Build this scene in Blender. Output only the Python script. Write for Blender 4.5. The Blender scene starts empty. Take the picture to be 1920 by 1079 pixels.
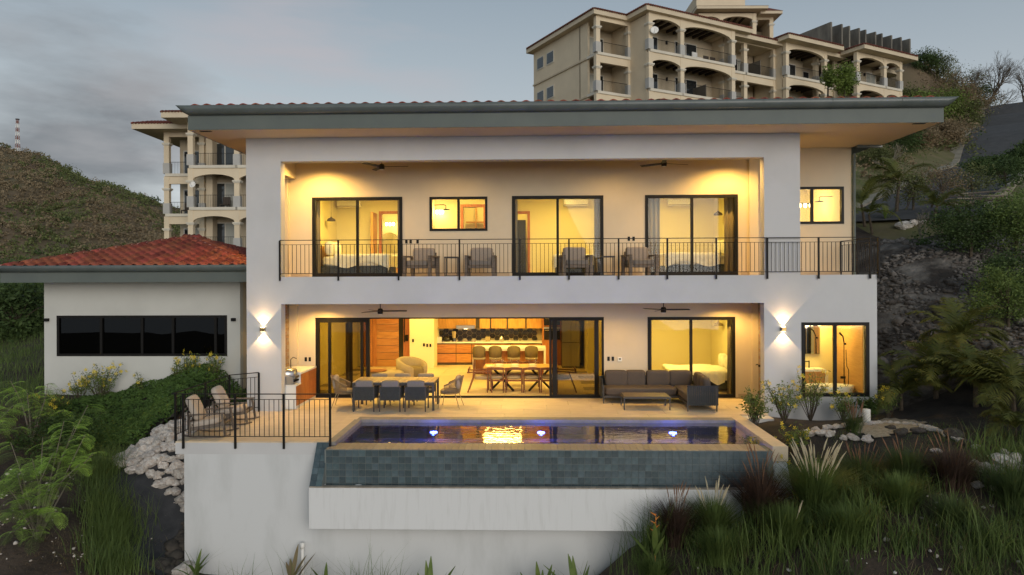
import bpy, math, random
import numpy as np
from math import sin, cos, radians, pi, tan, atan2, sqrt, hypot
from mathutils import Vector, Matrix, noise
random.seed(7); np.random.seed(7)
S = bpy.context.scene
COL = S.collection
# ---------------------------------------------------------------- camera
F = 1280.0; PSI = radians(1.65); RO = .004; HY = 518.0; CZ = 3.5
fw = (-sin(PSI), cos(PSI)); rt = (cos(PSI), sin(PSI))
cam = bpy.data.cameras.new('camera'); co = bpy.data.objects.new('camera', cam); COL.objects.link(co)
cam.lens = 36 * F / 1920; cam.sensor_width = 36; cam.shift_y = -21.5 / 1920; cam.clip_start = .1; cam.clip_end = 5000
R_ = Vector((rt[0], rt[1], 0)); U_ = Vector((0, 0, 1)); Fv = Vector((fw[0], fw[1], 0))
cx_ = (R_ - U_ * RO).normalized(); cy_ = (U_ + R_ * RO).normalized()
m = Matrix((cx_, cy_, -Fv)).transposed().to_4x4(); m.translation = (0, 0, CZ); co.matrix_world = m
S.camera = co
# ---------------------------------------------------------------- sky, sun, exposure
W = bpy.data.worlds.new('World'); S.world = W; W.use_nodes = True
SUN_EL = radians(7); SUN_ROT = radians(158)      # dusk glow behind the camera
SKYSTR = .13; SUNSTR = 1.0
nt = W.node_tree; N = nt.nodes; L = nt.links; N.clear()
out = N.new('ShaderNodeOutputWorld'); bg = N.new('ShaderNodeBackground'); bg.inputs[1].default_value = SKYSTR
sky = N.new('ShaderNodeTexSky'); sky.sky_type = 'NISHITA'; sky.sun_disc = False
sky.sun_elevation = SUN_EL; sky.sun_rotation = SUN_ROT; sky.air_density = 1.2; sky.dust_density = 2.5; sky.ozone_density = 1.5
hsv = N.new('ShaderNodeHueSaturation'); hsv.inputs['Saturation'].default_value = .50
tc = N.new('ShaderNodeTexCoord'); mp = N.new('ShaderNodeMapping'); mp.inputs['Scale'].default_value = (1, 1, 3.2)
nz = N.new('ShaderNodeTexNoise'); nz.inputs['Scale'].default_value = 2.3; nz.inputs['Detail'].default_value = 7; nz.inputs['Roughness'].default_value = .55
mp.inputs['Location'].default_value = (.35, .1, .12)
cr = N.new('ShaderNodeValToRGB'); cr.color_ramp.elements[0].position = .66; cr.color_ramp.elements[1].position = .88
nz2 = N.new('ShaderNodeTexNoise'); nz2.inputs['Scale'].default_value = 4.5; nz2.inputs['Detail'].default_value = 6
cc = N.new('ShaderNodeMixRGB'); cc.inputs[1].default_value = (1.25, 1.36, 1.5, 1); cc.inputs[2].default_value = (2.2, 2.2, 2.3, 1)
cr2 = N.new('ShaderNodeValToRGB'); cr2.color_ramp.elements[0].position = .48; cr2.color_ramp.elements[1].position = .66
# cloud cover is thick low down on the left of the view and thins out elsewhere
geo = N.new('ShaderNodeVectorMath'); geo.operation = 'DOT_PRODUCT'; geo.inputs[1].default_value = Vector((-.70, .98, .205)).normalized()
mr = N.new('ShaderNodeMapRange'); mr.inputs[1].default_value = .974; mr.inputs[2].default_value = .999; mr.inputs[3].default_value = 0; mr.inputs[4].default_value = .34
addn = N.new('ShaderNodeMath'); addn.operation = 'ADD'
mx = N.new('ShaderNodeMixRGB')
ml = N.new('ShaderNodeMath'); ml.operation = 'MULTIPLY'; ml.inputs[1].default_value = .85
L.new(tc.outputs['Generated'], mp.inputs[0]); L.new(mp.outputs[0], nz.inputs[0]); L.new(mp.outputs[0], nz2.inputs[0])
L.new(tc.outputs['Generated'], geo.inputs[0]); L.new(geo.outputs['Value'], mr.inputs[0])
L.new(nz.outputs[0], addn.inputs[0]); L.new(mr.outputs[0], addn.inputs[1]); L.new(addn.outputs[0], cr.inputs[0])
L.new(nz2.outputs[0], cr2.inputs[0]); L.new(cr2.outputs[0], cc.inputs[0])
L.new(sky.outputs[0], hsv.inputs['Color']); L.new(cr.outputs[0], ml.inputs[0]); L.new(ml.outputs[0], mx.inputs[0])
# thin high haze veils the whole dome, thickest towards the horizon
sep = N.new('ShaderNodeSeparateXYZ'); L.new(tc.outputs['Generated'], sep.inputs[0]); vr = N.new('ShaderNodeMapRange'); vr.inputs[1].default_value = 0; vr.inputs[2].default_value = .55; vr.inputs[3].default_value = .85; vr.inputs[4].default_value = .50
L.new(sep.outputs['Z'], vr.inputs[0]); veil = N.new('ShaderNodeMixRGB'); vc = N.new('ShaderNodeMixRGB'); vc.inputs[1].default_value = (4.7, 5.0, 5.2, 1); vc.inputs[2].default_value = (1.7, 2.3, 2.95, 1)
vr2 = N.new('ShaderNodeMapRange'); vr2.inputs[1].default_value = 0.05; vr2.inputs[2].default_value = .45; L.new(sep.outputs['Z'], vr2.inputs[0]); L.new(vr2.outputs[0], vc.inputs[0]); L.new(vr.outputs[0], veil.inputs[0]); L.new(hsv.outputs[0], veil.inputs[1]); L.new(vc.outputs[0], veil.inputs[2])
L.new(veil.outputs[0], mx.inputs[1]); L.new(cc.outputs[0], mx.inputs[2])
# a faint peach streak of high cloud
g2 = N.new('ShaderNodeVectorMath'); g2.operation = 'DOT_PRODUCT'; g2.inputs[1].default_value = Vector((-.30, 1.0, .335)).normalized(); L.new(tc.outputs['Generated'], g2.inputs[0])
m2 = N.new('ShaderNodeMapRange'); m2.inputs[1].default_value = .975; m2.inputs[2].default_value = .998; m2.inputs[4].default_value = 1; L.new(g2.outputs['Value'], m2.inputs[0])
mp3 = N.new('ShaderNodeMapping'); mp3.inputs['Scale'].default_value = (1.2, 1.2, 6); mp3.inputs['Rotation'].default_value = (0, .22, 0); L.new(tc.outputs['Generated'], mp3.inputs[0])
n3 = N.new('ShaderNodeTexNoise'); n3.inputs['Scale'].default_value = 3.2; n3.inputs['Detail'].default_value = 6; L.new(mp3.outputs[0], n3.inputs[0])
c3 = N.new('ShaderNodeValToRGB'); c3.color_ramp.elements[0].position = .44; c3.color_ramp.elements[1].position = .68; L.new(n3.outputs[0], c3.inputs[0])
f3 = N.new('ShaderNodeMath'); f3.operation = 'MULTIPLY'; L.new(c3.outputs[0], f3.inputs[0]); L.new(m2.outputs[0], f3.inputs[1]); f4 = N.new('ShaderNodeMath'); f4.operation = 'MULTIPLY'; f4.inputs[1].default_value = .55; L.new(f3.outputs[0], f4.inputs[0])
mx3 = N.new('ShaderNodeMixRGB'); mx3.inputs[2].default_value = (3.5, 3.2, 3.35, 1); L.new(f4.outputs[0], mx3.inputs[0]); L.new(mx.outputs[0], mx3.inputs[1])
L.new(mx3.outputs[0], bg.inputs[0]); L.new(bg.outputs[0], out.inputs[0])
sl = bpy.data.lights.new('sun', 'SUN'); sl.energy = SUNSTR; sl.angle = radians(40); sl.color = (1, .95, .88)
so = bpy.data.objects.new('sun', sl); COL.objects.link(so)
sd = Vector((sin(SUN_ROT) * cos(SUN_EL + .1), cos(SUN_ROT) * cos(SUN_EL + .1), sin(SUN_EL + .1)))
so.rotation_euler = sd.to_track_quat('Z', 'Y').to_euler()
S.view_settings.view_transform = 'Standard'; S.view_settings.look = 'None'
S.view_settings.exposure = .18; S.view_settings.gamma = 1; S.view_settings.use_curve_mapping = False
S.cycles.use_denoising = True; S.cycles.max_bounces = 7; S.cycles.diffuse_bounces = 3; S.cycles.glossy_bounces = 3
S.cycles.transparent_max_bounces = 24; S.cycles.transmission_bounces = 6; S.cycles.caustics_reflective = False; S.cycles.caustics_refractive = False
S.cycles.sample_clamp_indirect = 4; S.cycles.use_light_tree = True
# ---------------------------------------------------------------- pixel rays (1920x1079) onto planes, for measuring only
def ray(px, py):
    u = (px - 960) / F; v = -(py - HY) / F
    u, v = u + RO * v, v - RO * u
    return fw[0] + rt[0] * u, fw[1] + rt[1] * u, v
def aY(px, py, Y):
    d = ray(px, py); t = Y / d[1]; return Vector((d[0] * t, Y, CZ + d[2] * t))
def aZ(px, py, Z):
    d = ray(px, py); t = (Z - CZ) / d[2]; return Vector((d[0] * t, d[1] * t, Z))
# ---------------------------------------------------------------- materials
M = {}
def mat(name, col, rough=.7, col2=None, scale=5, bump=0, bscale=None, metal=0, spec=.4, rnd=0, coord='Object', detail=6, stretch=None, emis=None, estr=0, lo=.35, hi=.65, bdist=.02):
    mt = bpy.data.materials.new(name); mt.use_nodes = True; M[name] = mt
    n = mt.node_tree.nodes; l = mt.node_tree.links; b = n['Principled BSDF']
    b.inputs['Roughness'].default_value = rough; b.inputs['Metallic'].default_value = metal; b.inputs['Specular IOR Level'].default_value = spec
    b.inputs['Base Color'].default_value = (*col, 1)
    tcn = n.new('ShaderNodeTexCoord'); src = tcn.outputs[coord]
    if stretch:
        mpn = n.new('ShaderNodeMapping'); mpn.inputs['Scale'].default_value = stretch; l.new(src, mpn.inputs[0]); src = mpn.outputs[0]
    last = None
    if col2 is not None:
        no = n.new('ShaderNodeTexNoise'); no.inputs['Scale'].default_value = scale; no.inputs['Detail'].default_value = detail; no.inputs['Roughness'].default_value = .6
        l.new(src, no.inputs[0]); rp = n.new('ShaderNodeValToRGB'); rp.color_ramp.elements[0].position = lo; rp.color_ramp.elements[1].position = hi
        rp.color_ramp.elements[0].color = (*col, 1); rp.color_ramp.elements[1].color = (*col2, 1)
        l.new(no.outputs[0], rp.inputs[0]); last = rp.outputs[0]
    if rnd:
        oi = n.new('ShaderNodeObjectInfo'); h = n.new('ShaderNodeHueSaturation')
        mrn = n.new('ShaderNodeMapRange'); mrn.inputs[3].default_value = 1 - rnd; mrn.inputs[4].default_value = 1 + rnd
        l.new(oi.outputs['Random'], mrn.inputs[0]); l.new(mrn.outputs[0], h.inputs['Value'])
        mr2 = n.new('ShaderNodeMath'); mr2.operation = 'MULTIPLY'; mr2.inputs[1].default_value = 7.13; fr = n.new('ShaderNodeMath'); fr.operation = 'FRACT'
        l.new(oi.outputs['Random'], mr2.inputs[0]); l.new(mr2.outputs[0], fr.inputs[0])
        mr3 = n.new('ShaderNodeMapRange'); mr3.inputs[3].default_value = .5 - rnd * .035; mr3.inputs[4].default_value = .5 + rnd * .035
        l.new(fr.outputs[0], mr3.inputs[0]); l.new(mr3.outputs[0], h.inputs['Hue'])
        if last: l.new(last, h.inputs['Color'])
        else: h.inputs['Color'].default_value = (*col, 1)
        last = h.outputs[0]
    if last: l.new(last, b.inputs['Base Color'])
    if bump:
        nb = n.new('ShaderNodeTexNoise'); nb.inputs['Scale'].default_value = bscale or scale * 4; nb.inputs['Detail'].default_value = 5
        l.new(src, nb.inputs[0]); bu = n.new('ShaderNodeBump'); bu.inputs['Strength'].default_value = bump; bu.inputs['Distance'].default_value = bdist
        l.new(nb.outputs[0], bu.inputs['Height']); l.new(bu.outputs[0], b.inputs['Normal'])
    if emis:
        b.inputs['Emission Color'].default_value = (*emis, 1); b.inputs['Emission Strength'].default_value = estr
    return mt
def plaster(name, c, dirt=.88, sc=.6):
    mt = mat(name, c, .85, tuple(i * dirt for i in c), sc, bump=.25, bscale=60, spec=.2, lo=.4, hi=.75, bdist=.004)
    return mt
plaster('white_plaster', (.625, .622, .618)); plaster('cream_plaster', (.66, .57, .43)); plaster('room_plaster', (.80, .72, .44), .96)
plaster('wing_plaster', (.60, .60, .56)); plaster('soffit_plaster', (.72, .62, .48), .95)
# tub plaster with faint vertical run marks
mt = mat('tub_plaster', (.72, .725, .72), .85, (.60, .60, .585), 3, bump=.2, bscale=60, spec=.2, stretch=(3.5, 3.5, .35), lo=.5, hi=.85, bdist=.004)
mat('retaining_plaster', (.65, .66, .66), .85, (.50, .51, .50), .9, bump=.25, bscale=50, spec=.2, lo=.48, hi=.85, stretch=(1.5, 1.5, .5), bdist=.005)
mat('grey_fascia', (.115, .135, .125), .55, (.135, .155, .14), 1.2, spec=.35)
mat('gutter_metal', (.10, .12, .115), .35, (.13, .15, .145), 2, spec=.5)
mat('black_metal', (.010, .009, .009), .55, spec=.2); mat('black_frame', (.010, .009, .008), .5, spec=.2)
mat('roof_tile_clay', (.30, .082, .05), .85, (.11, .035, .027), 3.5, bump=.5, bscale=25, rnd=.32, spec=.25, lo=.4, hi=.75)
mat('ridge_mortar', (.50, .27, .22), .85, (.36, .17, .13), 8, bump=.4)
mat('deck_stone', (.72, .60, .44), .6, (.62, .51, .36), 2.2, bump=.15, bscale=40, rnd=.05, spec=.35, stretch=(1, 4, 1), bdist=.004)
mat('room_floor_stone', (.72, .58, .36), .35, (.60, .47, .27), 2.5, bump=.08, bscale=30, spec=.45, rnd=.05, stretch=(1, 5, 1), bdist=.004)
mat('grout', (.32, .27, .21), .9, (.25, .21, .17), 6)
mat('skirting_stone', (.50, .40, .28), .6, (.43, .34, .24), 3, stretch=(1, 1, 3))
mat('pool_tile_stone', (.045, .078, .09), .4, (.095, .125, .135), 9, bump=.5, bscale=30, rnd=.30, spec=.45, lo=.3, hi=.75, bdist=.01)
mat('coping_stone', (.34, .29, .23), .5, (.25, .22, .18), 6, bump=.3, bscale=30, rnd=.14, spec=.4)
mat('pool_grout', (.20, .22, .21), .9); mat('pool_floor_stone', (.05, .08, .11), .6, (.08, .115, .15), 5)
mat('brown_brick', (.30, .20, .12), .8, (.20, .13, .075), 9, bump=.4, rnd=.22)
mat('teak_wood', (.50, .20, .06), .45, (.33, .11, .03), 4, bump=.1, bscale=30, rnd=.14, stretch=(9, 9, .8), spec=.35)
mat('teak_plank', (.52, .24, .075), .45, (.36, .14, .04), 3, bump=.1, bscale=30, rnd=.16, stretch=(.8, 9, 9), spec=.35)
mat('oak_wood', (.62, .34, .10), .5, (.46, .22, .06), 4, rnd=.10, stretch=(10, 10, .8), spec=.3)
mat('fan_blade', (.012, .010, .009), .6); mat('dark_wood', (.055, .04, .03), .6, (.08, .06, .045), 6, stretch=(1, 1, 6))
mat('walnut_wood', (.24, .09, .035), .45, (.15, .055, .02), 6, stretch=(2, 2, 8))
mat('driftwood', (.19, .155, .125), .6, (.12, .095, .075), 6, stretch=(2, 2, 7))
mat('outdoor_slat', (.40, .32, .19), .55, (.30, .23, .13), 6, rnd=.1, stretch=(6, 1, 1))
mat('grey_cushion', (.23, .205, .185), .95, (.20, .18, .16), 40, bump=.3, bscale=120, bdist=.004)
mat('taupe_cushion', (.36, .30, .25), .95, (.31, .26, .215), 40, bump=.3, bscale=120, bdist=.004)
mat('sofa_cushion', (.105, .085, .075), .95, (.085, .07, .06), 40, bump=.3, bscale=120, bdist=.004)
mat('cream_cushion', (.56, .48, .40), .95, (.50, .43, .36), 30, bump=.3, bscale=100, bdist=.004)
mat('beige_fabric', (.38, .30, .18), .95, (.32, .25, .15), 50, bump=.3, bscale=150, bdist=.004)
mat('olive_fabric', (.20, .15, .075), .95, (.16, .12, .06), 50)
mat('charcoal_strap', (.05, .055, .058), .8, (.035, .038, .04), 30, bump=.4, bscale=80); mat('charcoal_metal', (.055, .052, .052), .5)
mat('wicker', (.30, .22, .13), .8, (.18, .13, .07), 60, bump=.6, bscale=90)
mat('white_linen', (.86, .82, .72), .9, (.78, .74, .64), 5, bump=.7, bscale=4, bdist=.08)
mat('linen_curtain', (.46, .37, .24), .9, (.38, .30, .19), 20, stretch=(6, 6, .4))
mat('white_stone_top', (.85, .83, .77), .3, (.78, .76, .70), 3); mat('ceramic', (.85, .83, .78), .2)
mat('stainless', (.55, .54, .52), .3, metal=1); mat('dark_glass', (.02, .02, .022), .08, spec=.8); mat('black_gloss', (.018, .015, .013), .15, spec=.6)
mat('hex_tile', (.014, .010, .008), .2, rnd=.5, spec=.6); mat('hex_grout', (.30, .25, .18), .8)
mat('bathroom_tile', (.55, .33, .14), .35, (.46, .26, .10), 3, stretch=(1, 1, 9), rnd=.07)
mat('mirror', (.8, .8, .78), .03, metal=1); mat('black_slate', (.03, .03, .03), .5)
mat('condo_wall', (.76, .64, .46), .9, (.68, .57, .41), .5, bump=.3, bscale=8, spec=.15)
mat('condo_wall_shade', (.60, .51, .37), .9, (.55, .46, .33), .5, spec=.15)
mat('condo_trim', (.70, .65, .54), .8, (.62, .57, .47), 1, spec=.2); mat('condo_base', (.50, .49, .46), .85, (.44, .43, .40), 1)
mat('condo_beam', (.05, .035, .025), .8); mat('condo_glass', (.045, .055, .06), .04, (.03, .035, .04), .8, spec=1.0, metal=.35); mat('condo_frame', (.62, .59, .52), .6)
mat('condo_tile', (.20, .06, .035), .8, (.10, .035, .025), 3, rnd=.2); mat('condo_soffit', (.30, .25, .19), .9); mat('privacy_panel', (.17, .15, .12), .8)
mat('raw_concrete', (.22, .20, .165), .9, (.12, .11, .095), 1.2, bump=.4, bscale=6, rnd=.08, stretch=(1, 1, .35))
mat('asphalt', (.062, .062, .064), .9, (.085, .084, .084), 1.5, bump=.3, bscale=30); mat('kerb_concrete', (.36, .32, .25), .9, (.20, .18, .13), 1.2)
mat('white_rock', (.80, .76, .70), .9, (.52, .44, .38), 2.5, bump=.8, bscale=7, rnd=.16, bdist=.06)
mat('dark_rock', (.045, .04, .035), .9, (.10, .085, .07), 3, bump=.8, bscale=8, rnd=.3)
mat('slope_rock', (.085, .07, .06), .95, (.34, .31, .28), 1.6, bump=1, bscale=6, rnd=.35, bdist=.08)
mat('bark', (.11, .085, .06), .9, (.06, .045, .03), 8, bump=.6); mat('pale_bark', (.25, .22, .17), .9, (.15, .13, .10), 8, bump=.4)
def leafmat(name, a, b, c=None, sc=1.2, trans=.25):
    mt = mat(name, a, .6, b, sc, spec=.25, lo=.3, hi=.7)
    n = mt.node_tree.nodes; l = mt.node_tree.links; bs = n['Principled BSDF']
    t = n.new('ShaderNodeBsdfTranslucent'); mxs = n.new('ShaderNodeMixShader'); mxs.inputs[0].default_value = trans
    srcc = bs.inputs['Base Color'].links[0].from_socket; l.new(srcc, t.inputs[0])
    o = n['Material Output']; l.new(bs.outputs[0], mxs.inputs[1]); l.new(t.outputs[0], mxs.inputs[2]); l.new(mxs.outputs[0], o.inputs[0])
leafmat('leaf_lime', (0.288, 0.488, 0.086), (0.545, 0.775, 0.129)); leafmat('leaf_deep', (0.041, 0.072, 0.020), (0.080, 0.131, 0.032))
leafmat('leaf_hedge', (0.054, 0.103, 0.029), (0.121, 0.208, 0.049), sc=3); leafmat('leaf_olive', (0.096, 0.113, 0.038), (0.174, 0.192, 0.070))
leafmat('leaf_palm', (0.085, 0.110, 0.026), (0.187, 0.178, 0.042)); leafmat('leaf_shrub', (0.100, 0.160, 0.040), (0.200, 0.260, 0.071), sc=4)
leafmat('leaf_tree', (0.043, 0.072, 0.023), (0.094, 0.145, 0.043), sc=.8); leafmat('leaf_bright', (0.130, 0.195, 0.039), (0.221, 0.286, 0.065))
leafmat('leaf_dry', (0.204, 0.154, 0.091), (0.326, 0.245, 0.143), sc=.4); leafmat('leaf_far', (.23, .175, .105), (.31, .24, .145), sc=.05)  # leaf_far is lightened: distance haze put into the leaf colour
leafmat('leaf_far_green', (.13, .165, .06), (.21, .23, .085), sc=.05)
leafmat('grass_green', (0.084, 0.131, 0.038), (0.177, 0.243, 0.065), sc=1.0); leafmat('grass_dark', (0.064, 0.098, 0.034), (0.120, 0.163, 0.052), sc=1.0)
leafmat('grass_purple', (0.056, 0.039, 0.031), (0.126, 0.077, 0.056), sc=2); leafmat('plume_cream', (.58, .50, .33), (.72, .65, .46), sc=9)
leafmat('plume_rust', (.22, .11, .06), (.34, .20, .12), sc=9); leafmat('petal_yellow', (.75, .55, .03), (.85, .70, .10), sc=9)
leafmat('petal_orange', (.7, .22, .04), (.8, .35, .08), sc=9); leafmat('petal_red', (.25, .03, .02), (.35, .08, .03), sc=9)
leafmat('dry_grass', (.20, .15, .08), (.30, .24, .13), sc=1)
mat('condo_curtain', (.42, .43, .38), .5, (.34, .35, .31), 3, spec=.8, stretch=(8, 8, .4)); mat('mast_red', (.30, .14, .11), .8); mat('dry_straw', (.60, .42, .18), .9)
def glass(name, tint, gloss=.08, rough=.0):
    mt = bpy.data.materials.new(name); mt.use_nodes = True; M[name] = mt; n = mt.node_tree.nodes; l = mt.node_tree.links; n.clear()
    o = n.new('ShaderNodeOutputMaterial'); t = n.new('ShaderNodeBsdfTransparent'); t.inputs[0].default_value = (*tint, 1)
    g = n.new('ShaderNodeBsdfGlossy'); g.inputs['Roughness'].default_value = rough; g.inputs[0].default_value = (.9, .95, 1, 1)
    fr = n.new('ShaderNodeFresnel'); fr.inputs[0].default_value = 1.45; mu = n.new('ShaderNodeMath'); mu.operation = 'MULTIPLY_ADD'; mu.inputs[1].default_value = .40; mu.inputs[2].default_value = gloss * .06
    mxs = n.new('ShaderNodeMixShader'); l.new(fr.outputs[0], mu.inputs[0]); l.new(mu.outputs[0], mxs.inputs[0]); l.new(t.outputs[0], mxs.inputs[1]); l.new(g.outputs[0], mxs.inputs[2]); l.new(mxs.outputs[0], o.inputs[0])
glass('clear_glass', (.94, .95, .92)); glass('tinted_glass', (.52, .48, .30), .2); glass('dark_tint_glass', (.05, .05, .05), .1); glass('crystal', (.9, .9, .88), .5)
def emit(name, col, s):
    mt = bpy.data.materials.new(name); mt.use_nodes = True; M[name] = mt; b = mt.node_tree.nodes['Principled BSDF']
    b.inputs['Base Color'].default_value = (.8, .8, .8, 1); b.inputs['Emission Color'].default_value = (*col, 1); b.inputs['Emission Strength'].default_value = s
WARM = (1, .62, .22)
emit('lamp_glow', (1, .78, .42), 14); emit('lamp_soft', (1, .70, .30), 4); emit('pool_lamp_glow', (.10, .14, 1), 30); emit('street_glow', (1, .85, .6), 12)
# water: thin mirror-like surface over a dark basin, tiny ripples
mt = bpy.data.materials.new('pool_water'); mt.use_nodes = True; M['pool_water'] = mt; n = mt.node_tree.nodes; l = mt.node_tree.links; n.clear()
o = n.new('ShaderNodeOutputMaterial'); t = n.new('ShaderNodeBsdfTransparent'); t.inputs[0].default_value = (.62, .75, .85, 1)
g = n.new('ShaderNodeBsdfGlossy'); g.inputs['Roughness'].default_value = .02; g.inputs[0].default_value = (1, 1, 1, 1)
fr = n.new('ShaderNodeFresnel'); fr.inputs[0].default_value = 1.6; mxs = n.new('ShaderNodeMixShader')
mu = n.new('ShaderNodeMath'); mu.operation = 'MULTIPLY_ADD'; mu.inputs[1].default_value = 1.5; mu.inputs[2].default_value = .06; mu.use_clamp = True
tcn = n.new('ShaderNodeTexCoord'); mpn = n.new('ShaderNodeMapping'); mpn.inputs['Scale'].default_value = (1, 2.2, 1); no = n.new('ShaderNodeTexNoise'); no.inputs['Scale'].default_value = 4; no.inputs['Detail'].default_value = 2
bu = n.new('ShaderNodeBump'); bu.inputs['Strength'].default_value = .10; bu.inputs['Distance'].default_value = .05
l.new(tcn.outputs['Object'], mpn.inputs[0]); l.new(mpn.outputs[0], no.inputs[0]); l.new(no.outputs[0], bu.inputs['Height']); l.new(bu.outputs[0], g.inputs['Normal']); l.new(bu.outputs[0], fr.inputs['Normal'])
l.new(fr.outputs[0], mu.inputs[0]); l.new(mu.outputs[0], mxs.inputs[0]); l.new(t.outputs[0], mxs.inputs[1]); l.new(g.outputs[0], mxs.inputs[2]); l.new(mxs.outputs[0], o.inputs[0])
# ---------------------------------------------------------------- helpers
def setp(o, label=None, cat=None, group=None, kind=None):
    if label: o['label'] = label
    if cat: o['category'] = cat
    if group: o['group'] = group
    if kind: o['kind'] = kind
    return o
def thing(name, label, cat, loc=(0, 0, 0), rz=0, group=None):
    o = bpy.data.objects.new(name, None); COL.objects.link(o); o.location = loc; o.rotation_euler = (0, 0, rz); o.empty_display_size = .1
    return setp(o, label, cat, group)
def woff(o):
    v = Vector((0, 0, 0))
    while o is not None: v += o.location; o = o.parent
    return v
class MB:
    def __init__(s, T=None): s.v = []; s.f = []; s.m = []; s.T = T; s.k = 0
    def p(s, x, y, z):
        s.v.append(tuple(s.T(x, y, z)) if s.T else (x, y, z)); return len(s.v) - 1
    def face(s, ids): s.f.append(tuple(ids)); s.m.append(s.k)
    def poly(s, pts): s.face([s.p(*q) for q in pts])
    def box(s, x0, x1, y0, y1, z0, z1):
        if x0 > x1: x0, x1 = x1, x0
        if y0 > y1: y0, y1 = y1, y0
        if z0 > z1: z0, z1 = z1, z0
        a = [s.p(x, y, z) for z in (z0, z1) for x, y in ((x0, y0), (x1, y0), (x1, y1), (x0, y1))]
        for q in ((3, 2, 1, 0), (4, 5, 6, 7), (0, 1, 5, 4), (1, 2, 6, 5), (2, 3, 7, 6), (3, 0, 4, 7)): s.face([a[i] for i in q])
        return s
    def obox(s, c, ax, ay, az):
        c, ax, ay, az = map(Vector, (c, ax, ay, az))
        a = [s.p(*(c + ax * i + ay * j + az * k)) for k in (-1, 1) for i, j in ((-1, -1), (1, -1), (1, 1), (-1, 1))]
        for q in ((3, 2, 1, 0), (4, 5, 6, 7), (0, 1, 5, 4), (1, 2, 6, 5), (2, 3, 7, 6), (3, 0, 4, 7)): s.face([a[i] for i in q])
        return s
    def bar(s, p, q, w, h=None):
        p, q = Vector(p), Vector(q); d = (q - p); n = d.normalized(); up = Vector((0, 0, 1)) if abs(n.z) < .95 else Vector((1, 0, 0))
        a = n.cross(up).normalized(); b = a.cross(n)
        return s.obox((p + q) / 2, a * w / 2, d / 2, b * (h or w) / 2)
    def tube(s, pts, r, n=6, cap=True):
        pts = [Vector(q) for q in pts]; rr = r if isinstance(r, (list, tuple)) else [r] * len(pts); rings = []; pa = None
        for i, q in enumerate(pts):
            d = (pts[min(i + 1, len(pts) - 1)] - pts[max(i - 1, 0)]); d = d.normalized() if d.length > 1e-9 else Vector((0, 0, 1))
            if pa is None: up = Vector((0, 0, 1)) if abs(d.z) < .9 else Vector((1, 0, 0)); a = d.cross(up).normalized()
            else: a = (pa - d * pa.dot(d)).normalized()
            pa = a; b = d.cross(a)
            rings.append([s.p(*(q + (a * cos(2 * pi * j / n) + b * sin(2 * pi * j / n)) * rr[i])) for j in range(n)])
        for i in range(len(rings) - 1):
            for j in range(n): s.face((rings[i][j], rings[i][(j + 1) % n], rings[i + 1][(j + 1) % n], rings[i + 1][j]))
        if cap: s.face(rings[0][::-1]); s.face(rings[-1])
        return s
    def lathe(s, c, prof, n=12, sx=1, sy=1):
        rings = [[s.p(c[0] + r * cos(2 * pi * j / n) * sx, c[1] + r * sin(2 * pi * j / n) * sy, c[2] + z) for j in range(n)] for r, z in prof]
        for i in range(len(rings) - 1):
            for j in range(n): s.face((rings[i][j], rings[i][(j + 1) % n], rings[i + 1][(j + 1) % n], rings[i + 1][j]))
        s.face(rings[0][::-1]); s.face(rings[-1]); return s
    def prism(s, poly, z0, z1):   # poly ccw in xy
        a = [s.p(x, y, z0) for x, y in poly]; b = [s.p(x, y, z1) for x, y in poly]; k = len(poly)
        s.face(a[::-1]); s.face(b)
        for i in range(k): s.face((a[i], a[(i + 1) % k], b[(i + 1) % k], b[i]))
        return s
    def prismY(s, poly, y0, y1):  # poly in xz
        a = [s.p(x, y0, z) for x, z in poly]; b = [s.p(x, y1, z) for x, z in poly]; k = len(poly)
        s.face(a); s.face(b[::-1])
        for i in range(k): s.face((a[i], b[i], b[(i + 1) % k], a[(i + 1) % k]))
        return s
    def cushion(s, c, hx, hy, hz, n=6, pw=3.2, fold=0, seed=0):   # rounded pillow block
        ids = {}; rng = random.Random(seed); ph = rng.random() * 9
        def pt(u, v, w):
            k = (round(u, 4), round(v, 4), round(w, 4))
            if k not in ids:
                l_ = (abs(u) ** pw + abs(v) ** pw + abs(w) ** pw) ** (1 / pw); x, y, z = u / l_, v / l_, w / l_
                f_ = 1 + fold * sin(7 * x + 5 * y + 6 * z + ph)
                ids[k] = s.p(c[0] + x * hx * f_, c[1] + y * hy * f_, c[2] + z * hz * f_)
            return ids[k]
        g = [-1 + 2 * i / n for i in range(n + 1)]
        for i in range(n):
            for j in range(n):
                a, b, c_, d = g[i], g[i + 1], g[j], g[j + 1]
                for sg in (1, -1):
                    for ax in range(3):
                        q = []
                        for uu, vv in ((a, c_), (b, c_), (b, d), (a, d)):
                            t_ = [0, 0, 0]; t_[ax] = sg; t_[(ax + 1) % 3] = uu; t_[(ax + 2) % 3] = vv; q.append(pt(*t_))
                        s.face(q if sg > 0 else q[::-1])
        return s
    def build(s, name, mats, parent=None, smooth=False, bevel=0, world=True, kind=None, label=None, seg=1):
        me = bpy.data.meshes.new(name); me.from_pydata(s.v, [], s.f)
        for mm in (mats if isinstance(mats, (list, tuple)) else [mats]): me.materials.append(M[mm])
        if isinstance(mats, (list, tuple)): me.polygons.foreach_set('material_index', s.m)
        if smooth: me.polygons.foreach_set('use_smooth', [True] * len(me.polygons))
        me.update(); o = bpy.data.objects.new(name, me); COL.objects.link(o)
        if parent is not None:
            o.parent = parent
            if world: o.location = -woff(parent)
        if bevel:
            b = o.modifiers.new('bevel', 'BEVEL'); b.width = bevel; b.segments = seg; b.limit_method = 'ANGLE'
        if kind: o['kind'] = kind
        if label: o['label'] = label
        return o
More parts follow.
